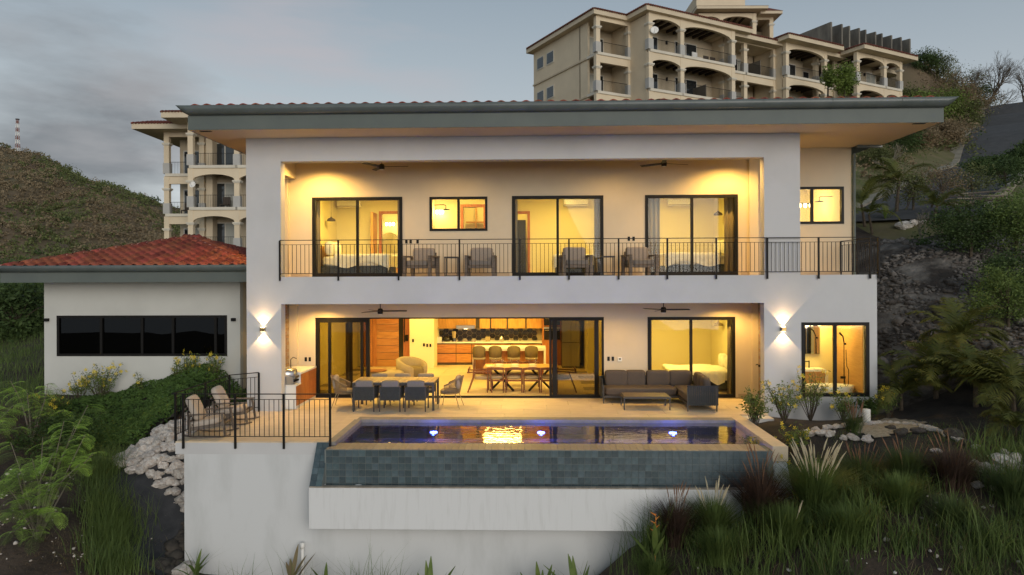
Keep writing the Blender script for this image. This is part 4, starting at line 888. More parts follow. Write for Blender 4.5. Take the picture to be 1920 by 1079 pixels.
# --- pendant domes
def pendant(x, y, zt, z, r, mt_, lab):
    t = thing('pendant_lamp', lab, 'pendant lamp', (x, y, zt), group='dome pendant lamps in the bedrooms')
    b = MB(); b.tube([(x, y, zt), (x, y, z + r * .75)], .006, 5); b.build('cord', 'black_metal', t)
    b = MB(); b.lathe((x, y, z), [(r, 0), (r * .97, r * .25), (r * .75, r * .55), (r * .35, r * .72), (.03, r * .8), (.03, r * 1.0)], 18); b.build('shade', mt_, t, smooth=True)
for px_, py_, Y_, zt_, lab, mt_ in [(621, 415, 22.6, 6.3, 'small dark dome lamp hanging in the upper left bedroom', 'dark_wood'), (1346.5, 404, 22.6, 6.3, 'small dark dome lamp hanging in the upper right bedroom', 'dark_wood'), (1347, 611, 22.6, 2.65, 'tan dome lamp hanging in the ground floor bedroom', 'beige_fabric')]:
    p_ = aY(px_, py_, Y_); pendant(p_.x, Y_, zt_, p_.z, .145, mt_, lab)
# --- curtains
def curtain(x0, x1, z0, z1, lab, y=YB + .32):
    b = MB(); n_ = max(10, int((x1 - x0) / .018)); a = []; c = []
    for i in range(n_ + 1):
        x = x0 + (x1 - x0) * i / n_; yy = y + .045 * sin(i * .95) + .012 * sin(i * 2.3); a.append(b.p(x, yy, z1)); c.append(b.p(x + .006 * sin(i), yy + .01, z0)); 
    for i in range(n_): b.face((a[i], a[i + 1], c[i + 1], c[i]))
    o = b.build('curtain', 'linen_curtain', smooth=True); setp(o, lab, 'curtain', 'linen curtains behind the glass doors'); md = o.modifiers.new('solid', 'SOLIDIFY'); md.thickness = .004
for x0, x1, a in [((591), 600, 'drawn back curtain at the left edge of the upper left sliding door'), (745, 752, 'narrow curtain at the right edge of the upper left sliding door'), (965, 970.5, 'narrow curtain at the left edge of the upper middle door'), (1114, 1127, 'drawn back curtain at the right edge of the upper middle door'),
                  (1215, 1237, 'full pleated curtain at the left edge of the upper right door'), (1358, 1378, 'full pleated curtain at the right edge of the upper right door')]:
    curtain(aY(x0, 400, 20).x, aY(x1, 400, 20).x, 3.52, 6.1, a)
for x0, x1, a in [(1217, 1222, 'narrow curtain at the left edge of the ground floor bedroom door'), (1364, 1373, 'drawn back curtain at the right edge of the ground floor bedroom door')]: curtain(aY(x0, 650, 20).x, aY(x1, 650, 20).x, .02, 2.6, a)
for x0, x1, a in [(648, 662, 'beige curtain hanging behind the tinted left living room door')]: curtain(aY(x0, 650, 20.2).x, aY(x1, 650, 20.2).x, .02, 2.6, a, YB + .5)
# --- air conditioners
for px_, Y_, zc, lab in [(656, 23.9, 6.05, 'white wall air conditioner high in the upper left bedroom'), (1079, 23.5, 6.0, 'white wall air conditioner high in the upper middle bedroom'), (1273, 23.9, 6.02, 'white wall air conditioner high in the upper right bedroom')]:
    p_ = aY(px_, 377, Y_); t = thing('air_conditioner', lab, 'air conditioner', (p_.x, Y_, zc)); b = MB(); b.box(p_.x - .42, p_.x + .42, Y_ - .2, Y_, zc - .12, zc + .12); b.build('body', 'ceramic', t, bevel=.03, seg=2); b = MB(); b.box(p_.x - .40, p_.x + .40, Y_ - .204, Y_ - .201, zc - .10, zc - .07); b.build('louvre', 'grout', t)
# --- bathrooms
def shower_head(x, y, z, dirx, lab):
    t = thing('rain_shower', lab, 'shower', (x, y, z)); b = MB(); b.tube([(x, y, z), (x + dirx * .32, y, z + .01), (x + dirx * .38, y, z - .02), (x + dirx * .38, y, z - .12)], .012, 8); b.build('arm', 'black_metal', t)
    b = MB(); b.lathe((x + dirx * .38, y, z - .15), [(.12, 0), (.125, .012), (.03, .03)], 16); b.build('head', 'black_metal', t, smooth=True)
    b = MB(); b.tube([(x - dirx * .02, y, z - .75), (x - dirx * .02, y, z - 1.0), (x + dirx * .05, y - .05, z - 1.25), (x + dirx * .1, y, z - .95)], .008, 6); b.lathe((x + dirx * .06, y, z - .98), [(.03, 0), (.035, .03)], 10); b.build('hand_shower', 'black_metal', t)
p_ = aY(813, 385, 21.0); shower_head(p_.x, 21.0, p_.z, 1, 'black rain shower seen through the small upper window')
p_ = aY(1561, 369, 20.0); shower_head(p_.x, 20.0, p_.z, -1, 'black rain shower seen through the upper right window')
def vanity_light(x, y, z, lab, w=.5, e=8):
    t = thing('vanity_light', lab, 'wall lamp', (x, y, z)); b = MB(); b.box(x - w / 2, x + w / 2, y - .05, y, z - .02, z + .02); b.build('bracket', 'black_metal', t)
    for k in range(3): b = MB(); b.lathe((x - w / 2 + w * (k + .5) / 3, y - .07, z - .13), [(.03, 0), (.045, .04), (.045, .09), (.03, .12)], 10); b.build('shade', 'lamp_glow', t, smooth=True)
    lamp('vanity_lamp', 'POINT', (x, y - .25, z - .1), e, WARM, .08, parent=t)
p_ = aY(825, 397, 21.8); vanity_light(p_.x, 21.8, p_.z + .05, 'glowing vanity lamp in the bathroom behind the small upper window', .25, 12)
p_ = aY(732, 420, 25.9); vanity_light(p_.x, 25.9, p_.z + .05, 'glowing vanity lamp seen through the far doorway of the upper left bedroom', .4, 10)
p_ = aY(1508, 385, 21.3); vanity_light(p_.x, 21.3, p_.z + .05, 'glowing vanity lamp in the upper right bathroom', .5, 12)
b = MB(); p_ = aY(730, 450, 25.95); b.prismY([(p_.x + .33 * cos(a), p_.z + .28 * sin(a)) for a in np.linspace(0, pi, 13)] + [(p_.x - .33, p_.z - .6), (p_.x + .33, p_.z - .6)], 25.95, 25.97); o = b.build('mirror', 'mirror'); setp(o, 'arched mirror seen through the doorway of the upper left bedroom', 'mirror')
b = MB(); b.box(p_.x - .45, p_.x + .5, 25.4, 25.9, 3.5, 4.30); o = b.build('cabinet', 'oak_wood'); t = thing('vanity_cabinet', 'wooden vanity cabinet with white basin top behind the upper left bedroom', 'cabinet', (p_.x, 25.6, 3.5)); o.parent = t; o.location = -t.location
b = MB(); b.box(p_.x - .47, p_.x + .52, 25.38, 25.9, 4.302, 4.36); b.build('counter', 'white_stone_top', t)
b = MB(); b.box(-2.2, -1.45, 22.9, 23.15, 4.9, 4.94); b.box(-2.2, -1.45, 22.9, 23.15, 5.3, 5.34); b.box(-1.88, -1.85, 22.9, 23.15, 3.5, 5.9); o = b.build('closet_shelf', 'oak_wood'); setp(o, 'open wooden closet shelves seen through the small upper window', 'shelf')
# ground floor bathroom
bx = 17.95
mir = MB()
for px_, w_, lab in ((1503, .12, 'arched mirror at the left edge of the ground floor bathroom window'), (1522.5, .2, 'tall arched mirror above the basin of the ground floor bathroom')):
    p_ = aY(px_, 640, 19.45); b = MB(); b.prismY([(p_.x + w_ * cos(a), 1.95 + w_ * sin(a)) for a in np.linspace(0, pi, 13)] + [(p_.x - w_, .98 + .3), (p_.x + w_, .98 + .3)], 19.46, 19.48); t = thing('mirror', lab, 'mirror', (p_.x, 19.47, 1.5), group='arched mirrors in the ground floor bathroom'); b.build('glass', 'mirror', t)
    b = MB(); b.tube([(p_.x + (w_ + .01) * cos(a), 19.455, 1.95 + (w_ + .01) * sin(a)) for a in np.linspace(0, pi, 13)] + [(p_.x - w_ - .01, 19.455, 1.27), (p_.x + w_ + .01, 19.455, 1.27), (p_.x + w_ + .01, 19.455, 1.95)], .008, 5); b.build('rim', 'brass', t)
t = thing('vanity_cabinet', 'wooden vanity with white basin and black tap in the ground floor bathroom', 'cabinet', (7.9, 19.2, 0))
b = MB(); b.box(7.3, 8.06, 19.03, 19.49, .25, .84); b.build('cabinet', 'oak_wood', t); b = MB(); b.box(7.3, 8.08, 19.0, 19.49, .842, .90); b.build('basin_top', 'white_stone_top', t)
b = MB(); p_ = aY(1517, 670, 19.35); b.tube([(p_.x, 19.35, .90), (p_.x, 19.35, 1.10)], .018, 8); b.tube([(p_.x, 19.35, 1.08), (p_.x - .14, 19.28, 1.08)], .013, 8); b.build('tap', 'black_metal', t)
t = thing('toilet', 'white toilet beside the vanity in the ground floor bathroom', 'toilet', (8.27, 19.2, 0))
b = MB(); p_ = aY(1541, 700, 19.35); x = p_.x; b.box(x - .17, x + .17, 19.30, 19.48, .38, .80); b.build('cistern', 'ceramic', t, bevel=.03, seg=2); b = MB(); b.lathe((x, 19.05, 0), [(.12, 0), (.14, .2), (.21, .38), (.22, .42)], 16, sy=1.3); b.build('bowl', 'ceramic', t, smooth=True)
t = thing('bathtub', 'white freestanding bathtub behind the ground floor bathroom window', 'bathtub', (7.7, 18.6, 0))
b = MB(); b.lathe((7.86, 18.38, .02), [(.48, 0), (.58, .15), (.66, .45), (.68, .55), (.64, .555), (.58, .40), (.48, .18)], 28, sy=.5); b.build('tub_body', 'ceramic', t, smooth=True)
b = MB(); b.box(8.56, 8.588, YF + .32, 19.49, 0, 2.59); o = b.build('shower_wall', 'bathroom_tile'); o.parent = house; o.location = -house.location
t = thing('shower_column', 'black hand shower on a tall rail above the bathtub', 'shower', (8.5, 18.6, 1.2)); p_ = aY(1581, 650, 18.55); x = p_.x + .02
b = MB(); b.tube([(x, 18.55, .55), (x, 18.55, 1.72)], .012, 6); b.build('rail', 'black_metal', t); b = MB(); b.tube([(x, 18.55, 1.7), (x - .05, 18.50, 1.85), (x - .16, 18.45, 1.95)], [.014, .018, .03], 8); b.lathe((x + .03, 18.55, 1.62), [(.03, 0), (.03, .05)], 8); b.build('hand_shower', 'black_metal', t); b = MB(); b.tube([(x, 18.53, .75), (x + .02, 18.50, .5), (x + .09, 18.50, .55), (x + .1, 18.50, .95), (x + .05, 18.50, 1.05), (x + .03, 18.50, 1.5)], .009, 6); b.box(x - .1, x + .02, 18.50, 18.552, .72, .78); b.build('hose', 'black_metal', t)
vanity_light(7.85, 19.46, 2.2, 'glowing vanity lamp above the arched mirrors of the ground floor bathroom', .6, 9)
# --- entrance door of the living room
t = thing('entrance_door', 'wide wooden entrance door with horizontal boards, dark glass strip and long black bar handle', 'door', (-5.3, 26.4, 0))
p0, p1 = aY(693, 600, 26.45), aY(766, 600, 26.45); x0, x1 = p0.x - .3, p1.x
xs = [aY(v, 640, 26.42).x for v in (699, 707, 748, 756.5, 768)]
b = MB(); b.box(x0, xs[0], 26.38, 26.48, 0, 2.75); b.box(xs[0] + .01, xs[1] - .006, 26.40, 26.48, 0, 2.75); b.build('side_panel', 'teak_wood', t); b = MB(); b.box(xs[3], xs[4], 26.39, 26.48, 0, 2.75); b.build('side_panel', 'teak_wood', t)
nb = 10; src = None
for k in range(nb): b = MB(); b.box(xs[1], xs[2] - .004, 26.40, 26.46, k * .275 + .008, (k + 1) * .275 - .008); b.build('board', 'teak_plank', t)
b = MB(); b.box(xs[2], xs[3] - .003, 26.41, 26.46, .32, 2.75); b.build('glass_strip', 'black_gloss', t); b = MB(); b.box(xs[2], xs[3] - .003, 26.40, 26.46, 0, .32); b.build('bottom_panel', 'teak_wood', t)
b = MB(); p_ = aY(758.5, 640, 26.36); b.tube([(p_.x, 26.33, .95), (p_.x, 26.33, 2.1)], .022, 8); b.box(p_.x - .01, p_.x + .01, 26.33, 26.39, 1.0, 1.03); b.box(p_.x - .01, p_.x + .01, 26.33, 26.39, 2.0, 2.03); b.build('handle', 'black_metal', t); b = MB(); p_ = aY(762.5, 634, 26.36); b.box(p_.x - .06, p_.x + .06, 26.35, 26.389, p_.z - .12, p_.z + .12); b.build('keypad', 'black_gloss', t)
# --- round armchair and pouf
t = thing('tub_armchair', 'rounded beige tub armchair standing in the living room', 'armchair', (-4.2, 23.4, 0)); cx, cy = aY(772, 700, 23.2).x, 23.2
b = MB(); n_ = 28; rows = []
for i in range(n_ + 1):
    a = radians(-55 + 290 * i / n_); k = i / n_; h_ = .40 + .30 * sin(pi * min(max((k - .0) / 1.0, 0), 1)) ** .8; ca, sa = cos(a + .9), sin(a + .9)
    rows.append([b.p(cx + r * ca, cy + r * sa * .95, z) for r, z in ((.50, .06), (.53, h_ * .6), (.53, h_), (.46, h_ + .035), (.38, h_), (.36, h_ * .6), (.36, .3))])
for i in range(n_):
    for j in range(6): b.face((rows[i][j], rows[i + 1][j], rows[i + 1][j + 1], rows[i][j + 1]))
b.face(rows[0]); b.face(rows[-1][::-1]); b.build('shell', 'beige_fabric', t, smooth=True); b = MB(); b.lathe((cx, cy, .05), [(.42, 0), (.42, .28), (.36, .36), (0.05, .37)], 24); b.build('seat', 'olive_fabric', t, smooth=True)
p_ = aZ(716, 707, .0); t = thing('pouf', 'low oval dark topped pouf between the tinted door and the tub armchair', 'pouf', (p_.x, 22.6, 0)); b = MB(); b.lathe((aY(722, 700, 22.6).x, 22.6, .04), [(.42, 0), (.50, .08), (.50, .28), (.40, .33)], 24, sx=1.25); b.build('base', 'beige_fabric', t, smooth=True); b = MB(); b.lathe((aY(708, 700, 22.6).x, 22.5, .372), [(.32, 0), (.34, .02), (.1, .035)], 20); b.build('tray', 'walnut_wood', t)
# --- kitchen
KY = 26.85; kx0, kx1 = aY(818, 650, KY).x, aY(1016, 650, KY).x
t = thing('kitchen_base_cabinets', 'row of wooden base cabinets under the pale kitchen counter', 'cabinets', ((kx0 + kx1) / 2, 27.1, 0))
b = MB(); b.box(kx0, kx1, KY + .03, 27.5, 0, .86); b.build('carcass', 'dark_wood', t)
xd = [aY(v, 650, KY).x for v in (818.5, 855, 884, 920, 957, 990, 1015)]
for a, c in zip(xd[:-1], xd[1:]):
    for z0, z1 in ((.10, .44), (.48, .64), (.645, .81)): b = MB(); b.box(a + .012, c - .012, KY, KY + .029, z0, z1); b.build('drawer_front', 'teak_plank', t, bevel=.004)
b = MB(); b.box(kx0 - .02, kx1, KY - .03, 27.5, .862, .91); b.build('counter', 'white_stone_top', t)
b = MB(); px_ = aY(975, 640, 27.2).x; b.tube([(px_, 27.2, .91), (px_, 27.2, 1.35), (px_, 27.13, 1.42), (px_, 27.0, 1.40), (px_, 26.98, 1.3)], .014, 7); b.build('tap', 'black_metal', t)
b = MB(); b.box(aY(857, 640, 27).x, aY(892, 640, 27).x, 26.95, 27.35, .911, .918); b.build('hob', 'black_gloss', t)
t = thing('kitchen_wall_cabinets', 'row of vertical grained wooden wall cabinets over the dark hexagon tiles', 'cabinets', ((kx0 + kx1) / 2, 27.3, 1.5))
b = MB(); b.box(kx0, kx1 + .1, 27.16, 27.5, 1.44, 2.74); b.build('carcass', 'dark_wood', t)
xe = [aY(v, 610, 27.1).x for v in (819, 835, 855, 875, 892)] ; xf_ = [aY(v, 610, 27.1).x for v in (899, 918.5, 921, 950, 952.5, 985, 987.5, 1016)]
for a, c in list(zip(xe[:-1], xe[1:])) + [(xf_[0], xf_[1]), (xf_[2], xf_[3]), (xf_[4], xf_[5]), (xf_[6], xf_[7])]: b = MB(); b.box(a + .005, c - .005, 27.12, 27.155, 1.42, 2.74); b.build('cabinet_door', 'oak_wood', t)
b = MB(); b.box(xe[-1], xf_[0], 27.10, 27.16, 1.95, 1.98); b.build('shelf', 'oak_wood', t)
hd = thing('cooker_hood', 'slim stainless cooker hood with a small light under the wall cabinets', 'cooker hood', (0, 27, 1.5)); xa, xb = aY(855.5, 615, 26.95).x, aY(890.5, 615, 26.95).x
b = MB(); b.box(xa, xb, 26.92, 27.11, 1.42, 1.56); b.build('body', 'stainless', hd, bevel=.01); b = MB(); b.box(xa + .3, xb - .3, 26.95, 27.05, 1.412, 1.419); b.build('light', 'lamp_glow', hd)
lamp('hood_lamp', 'AREA', ((xa + xb) / 2, 27.05, 1.40), 5, WARM, .3, parent=hd)
# hexagon splashback: every tile
sp = thing('splashback', 'dark hexagon tile splashback behind the kitchen counter', 'splashback', (0, 27.49, 1.2)); b = MB(); b.box(kx0, kx1, 27.48, 27.499, .912, 1.43); b.build('backing', 'hex_grout', sp)
hx_ = MB(); R6 = .125; hx_.prismY([(R6 * .95 * cos(radians(60 * k)), R6 * .95 * sin(radians(60 * k))) for k in range(6)], 0, .01); src = None
ci = 0; x = kx0 + .13
while x < kx1 - .1:
    z = .99 + (R6 * .87 if ci % 2 else 0)
    while z < 1.40:
        if src is None: src = hx_.build('hexagon_tile', 'hex_tile', sp); src.location = Vector((x, 27.468, z)) - sp.location
        else: inst(src, (x, 27.468, z), sp)
        z += R6 * 1.74
    x += R6 * 1.5; ci += 1
# ovens and fridge
t = thing('wall_ovens', 'two black built in ovens stacked in a wooden tower', 'oven', (1.0, 26.8, 0)); xa, xb = aY(1017, 650, 26.8).x, aY(1053, 650, 26.8).x
b = MB(); b.box(xa, xb, 26.75, 27.5, 0, 2.74); b.build('tower', 'teak_wood', t)
for z0, z1 in ((1.0, 1.52), (1.56, 1.98)):
    b = MB(); b.box(xa + .06, xb - .06, 26.73, 26.75, z0, z1); b.build('oven_door', 'black_gloss', t, bevel=.006); b = MB(); b.box(xa + .06, xb - .06, 26.722, 26.729, z1 - .09, z1 - .02); b.build('control_panel', 'stainless', t); b = MB(); b.tube([(xa + .1, 26.69, z1 - .14), (xb - .1, 26.69, z1 - .14)], .012, 6); b.build('handle', 'stainless', t)
t = thing('fridge', 'tall stainless double door fridge seen through the tinted glass', 'fridge', (1.8, 24, 0)); xa, xb = aY(1054, 650, 26.0).x, aY(1087, 650, 26.0).x
b = MB(); b.box(xa, xb, 26.05, 26.8, 0, 2.0); b.build('body', 'black_slate', t)
for a, c in ((xa, (xa + xb) / 2 - .004), ((xa + xb) / 2 + .004, xb)):
    for z0, z1 in ((.05, .95), (.97, 2.0)): b = MB(); b.box(a, c, 26.0, 26.049, z0, z1); b.build('fridge_door', 'stainless', t, bevel=.006)
for x in ((xa + xb) / 2 - .05, (xa + xb) / 2 + .05): b = MB(); b.tube([(x, 25.95, 1.05), (x, 25.95, 1.8)], .014, 6); b.tube([(x, 25.95, .3), (x, 25.95, .88)], .014, 6); b.build('handle', 'stainless', t)
# small kitchen things on the counter
def small(name, lab, cat, mb, mt_, smooth=False): o = mb.build(name, mt_, smooth=smooth); return setp(o, lab, cat)
x = aY(824, 640, 27).x; b = MB(); b.box(x - .09, x + .09, 26.95, 27.12, .912, 1.10); small('bread_box', 'small white box at the left end of the kitchen counter', 'box', b, 'ceramic')
x = aY(838, 640, 27).x; b = MB(); b.lathe((x, 27.05, .912), [(.12, 0), (.13, .1), (.10, .17), (.03, .2)], 14); small('rice_cooker', 'round dark pot next to the white box on the kitchen counter', 'pot', b, 'black_gloss', True)
x = aY(851, 640, 27).x; t = thing('blender', 'kitchen blender with pale jug on the counter left of the hob', 'blender', (x, 27.05, .912)); b = MB(); b.lathe((x, 27.05, .912), [(.08, 0), (.07, .14)], 12); b.build('base', 'black_gloss', t); b = MB(); b.lathe((x, 27.05, 1.053), [(.06, 0), (.09, .24), (.07, .26)], 12); b.build('jug', 'beige_fabric', t)
x = aY(915, 640, 27).x; b = MB(); b.box(x - .10, x + .08, 26.98, 27.12, .912, 1.10); small('toaster', 'pale toaster on the kitchen counter left of the tap', 'toaster', b, 'beige_fabric')
x = aY(940.5, 640, 27).x; b = MB(); b.lathe((x, 27.05, .912), [(.09, 0), (.10, .12), (.04, .2), (.02, .23)], 14); small('kettle', 'dark shiny kettle on the kitchen counter left of the tap', 'kettle', b, 'stainless', True)
# island
ix0, ix1 = aY(886, 660, 23.9).x, aY(1023.5, 660, 23.9).x
t = thing('kitchen_island', 'wooden kitchen island with thick white top behind the bar stools', 'kitchen island', ((ix0 + ix1) / 2, 24.4, 0))
b = MB(); b.box(ix0, ix1, 23.9, 24.9, .88, .97); b.build('counter', 'white_stone_top', t, bevel=.004); b = MB(); b.box(ix0, ix0 + .07, 23.9, 24.9, 0, .878); b.box(ix1 - .07, ix1, 23.9, 24.9, 0, .878); b.build('end_panel', 'white_stone_top', t)
for k in range(9): b = MB(); a = ix0 + .072 + (ix1 - ix0 - .144) * k / 9; b.box(a + .003, a + (ix1 - ix0 - .144) / 9 - .003, 24.22, 24.25, .02, .876); b.build('front_board', 'teak_wood', t)
def stool():
    t = thing('bar_stool', '', 'bar stool'); b = MB()
    for x in (-.17, .17):
        for y in (-.15, .17): b.bar((x * 1.2, y * 1.25, 0), (x, y, .62), .03)
    b.bar((-.19, -.17, .25), (.19, -.17, .25), .02); b.build('leg_frame', 'walnut_wood', t, **Lc)
    b = MB(); b.cushion((0, 0, .66), .22, .22, .05, 4, 4); b.build('seat', 'beige_fabric', t, smooth=True, **Lc)
    b = MB(); rows = []
    for i in range(11):
        a = radians(200 + 140 * i / 10); hh = .97 + .14 * sin(pi * i / 10) ** .5; rows.append([b.p(.23 * cos(a), .22 * sin(a), .70), b.p(.245 * cos(a), .235 * sin(a), hh), b.p(.215 * cos(a), .205 * sin(a), hh), b.p(.20 * cos(a), .19 * sin(a), .70)])
    for i in range(10):
        for j in range(4): b.face((rows[i][j], rows[i + 1][j], rows[i + 1][(j + 1) % 4], rows[i][(j + 1) % 4]))
    b.face(rows[0]); b.face(rows[-1][::-1]); b.build('backrest', 'olive_fabric', t, smooth=True, **Lc); return t
s0 = None
for px_, lab in ((898.5, 'rounded bar stool at the left end of the kitchen island'), (929, 'second rounded bar stool from the left at the island'), (963.5, 'third rounded bar stool from the left at the island'), (996.5, 'fourth rounded bar stool, near the right end of the island')):
    loc = (aY(px_, 670, 23.6).x, 23.6, .003)
    if s0 is None: s0 = stool(); s0.location = loc; s0['label'] = lab; s0['group'] = 'bar stools at the kitchen island'
    else: dup(s0, loc, 0, lab)
# woven pendant over the dining table
t = thing('woven_pendant', 'shaggy woven pendant lamp hanging at the right end of the opening', 'pendant lamp', (aY(1024, 600, 21.2).x, 21.2, 2.75)); x = t.location.x
b = MB(); rr = random.Random(4)
for k in range(160):
    a = rr.random() * 6.28; r0 = .12 + .1 * rr.random(); r1 = .30 + .12 * rr.random(); z = 2.42 + .1 * rr.random(); b.tube([(x + r0 * cos(a), 21.2 + r0 * sin(a), z), (x + r1 * cos(a + .1), 21.2 + r1 * sin(a + .1), z - .14 - .08 * rr.random())], .007, 3, cap=False)
b.build('straw_shade', 'dry_straw' if 'dry_straw' in M else 'wicker', t, kind='stuff'); b = MB(); b.tube([(x, 21.2, 2.75), (x, 21.2, 2.45)], .01, 6); b.build('cord', 'black_metal', t)
# indoor dining table
tx0, tx1 = aY(908, 686, 20.9).x, aY(1047, 686, 20.9).x
t = thing('dining_table', 'long light wood indoor dining table on black crossed legs', 'table', ((tx0 + tx1) / 2, 21, 0))
b = MB(); b.box(tx0, tx1, 20.5, 21.4, .70, .75); b.build('table_top', 'oak_wood', t, bevel=.01)
for cxx in (tx0 + .55, tx1 - .55): b = MB(); b.bar((cxx - .35, 20.65, .03), (cxx + .35, 21.25, .69), .06, .04); b.bar((cxx + .35, 20.65, .03), (cxx - .35, 21.25, .69), .06, .04); b.build('leg', 'black_metal', t)
def dchair():
    t = thing('dining_chair', '', 'chair')
    for s_ in (-1, 1): b = MB(); b.bar((s_ * .24, -.26, 0), (s_ * .235, -.22, .74), .04, .035); b.build('rear_leg', 'walnut_wood', t, bevel=.006, **Lc); b = MB(); b.bar((s_ * .23, .22, 0), (s_ * .23, .20, .42), .035); b.build('front_leg', 'walnut_wood', t, **Lc)
    b = MB(); pts = [(-.25, -.21, .70), (-.12, -.26, .72), (.12, -.26, .72), (.25, -.21, .70)]
    for p_, q_ in zip(pts[:-1], pts[1:]): b.bar(p_, q_, .03, .075)
    b.bar((-.23, -.23, .36), (.23, -.23, .36), .03, .05); b.bar((-.23, .2, .38), (.23, .2, .38), .03, .05); b.build('back_rail', 'walnut_wood', t, **Lc)
    b = MB(); b.cushion((0, 0, .44), .22, .22, .055, 5, 4.5); b.build('seat_cushion', 'beige_fabric', t, smooth=True, **Lc); return t
d0 = None
DL = [('front left', 929), ('front middle left', 963.5), ('front middle right', 997), ('front right, partly behind the sliding door', 1030)]
for k, (lab, px_) in enumerate(DL):
    loc = (aY(px_, 720, 20.5).x, 20.72, .003); lb = 'walnut dining chair on the near side of the indoor table, ' + lab.split(',')[0]
    if d0 is None: d0 = dchair(); d0.location = loc; d0['label'] = lb; d0['group'] = 'walnut chairs round the indoor dining table'
    else: dup(d0, loc, 0, lb)
for k, (lab, px_) in enumerate([('far side of the indoor table, leftmost', 934), ('far side of the indoor table, second', 965), ('far side of the indoor table, third', 996)]): dup(d0, (aY(px_, 700, 21.6).x, 21.75, .003), pi, 'walnut dining chair on the ' + lab)
def endchair(x, y, rz, lab):
    t = thing('carver_chair', lab, 'chair', (0, 0, 0), 0, 'slanted arm chairs at the ends of the indoor table')
    for s_ in (-1, 1):
        b = MB(); b.bar((s_ * .27, -.42, 0), (s_ * .27, -.22, .56), .045, .04); b.bar((s_ * .27, .30, 0), (s_ * .27, .26, .60), .04); b.bar((s_ * .27, -.44, .60), (s_ * .27, .30, .64), .05, .035); b.build('side_frame', 'walnut_wood', t, **Lc)
    b = MB(); b.bar((-.27, -.40, .66), (.27, -.40, .66), .04, .10); b.bar((-.27, .2, .36), (.27, .2, .36), .03, .05); b.build('back_rail', 'walnut_wood', t, **Lc)
    b = MB(); b.cushion((0, 0, .43), .25, .24, .06, 5, 4.5); b.build('seat_cushion', 'beige_fabric', t, smooth=True, **Lc); t.location = (x, y, .003); t.rotation_euler = (0, 0, rz)
endchair(tx0 - .05, 20.75, -pi / 2, 'walnut chair with slanted legs at the left end of the indoor table'); endchair(tx1 + .1, 20.75, pi / 2, 'walnut chair with slanted legs behind the tinted glass, right end of the table')
# plates and glasses
pl = MB(); pl.lathe((0, 0, 0), [(.07, 0), (.14, .015), (.145, .02), (.08, .012)], 16); gl_ = MB(); gl_.lathe((0, 0, 0), [(.035, 0), (.006, .008), (.006, .08), (.032, .12), (.036, .16), (.028, .21)], 10)
P0 = G0 = None; nm_ = ['leftmost', 'second', 'third', 'rightmost']
for k, px_ in enumerate((919, 936, 965.5, 999)):
    for j, yy in enumerate((20.72, 21.15)):
        if k == 0 and j: continue
        x = aY(px_, 685, yy).x; lb = '%s white plate %s of the indoor dining table' % (nm_[k], 'along the near edge' if j == 0 else 'along the far edge')
        if P0 is None: P0 = pl.build('plate', 'ceramic', smooth=True); P0.location = (x, yy, .7505); setp(P0, lb, 'plate', 'plates on the indoor dining table')
        else: o = P0.copy(); COL.objects.link(o); o.location = (x, yy, .7505); o['label'] = lb
for k, px_ in enumerate((924, 929, 942.5, 959, 971.5, 992, 1003)):
    x = aY(px_, 680, 21.0).x; lb = 'stemmed wine glass number %d from the left on the indoor table' % (k + 1)
    lb = ['wine glass left of the second plate, leftmost on the table', 'wine glass right beside the leftmost glass', 'wine glass right of the second plate', 'wine glass left of the third plate', 'wine glass right of the third plate', 'wine glass left of the last plate', 'wine glass right of the last plate'][k]
    if G0 is None: G0 = gl_.build('wine_glass', 'crystal', smooth=True); G0.location = (x, 20.98, .7505); setp(G0, lb, 'glass', 'wine glasses on the indoor dining table')
    else: o = G0.copy(); COL.objects.link(o); o.location = (x, 20.98, .7505); o['label'] = lb
# --- outdoor dining set
t = thing('outdoor_table', 'long slatted outdoor dining table in the middle of eight chairs', 'table', (-3.6, 18.2, 0)); ox0, ox1, oy0, oy1 = -4.70, -2.55, 17.72, 18.66
b = MB()
for x in (ox0 + .03, ox1 - .03):
    for y in (oy0 + .03, oy1 - .03): l_ = MB(); l_.box(x - .028, x + .028, y - .028, y + .028, 0, .70); l_.build('leg', 'charcoal_metal', t)
b.box(ox0, ox1, oy0, oy0 + .04, .66, .72); b.box(ox0, ox1, oy1 - .04, oy1, .66, .72); b.box(ox0, ox0 + .04, oy0 + .04, oy1 - .04, .66, .72); b.box(ox1 - .04, ox1, oy0 + .04, oy1 - .04, .66, .72); b.build('frame', 'charcoal_metal', t)
ns = 24; sl_ = MB(); sl_.box(-(ox1 - ox0) / ns / 2 + .006, (ox1 - ox0) / ns / 2 - .006, oy0 + .003 - 18.19, oy1 - .003 - 18.19, 0, .022); src = None
for k in range(ns):
    x = ox0 + (ox1 - ox0) * (k + .5) / ns
    if src is None: src = sl_.build('slat', 'outdoor_slat', t); src.location = Vector((x, 18.19, .722)) - t.location
    else: inst(src, (x, 18.19, .722), t)
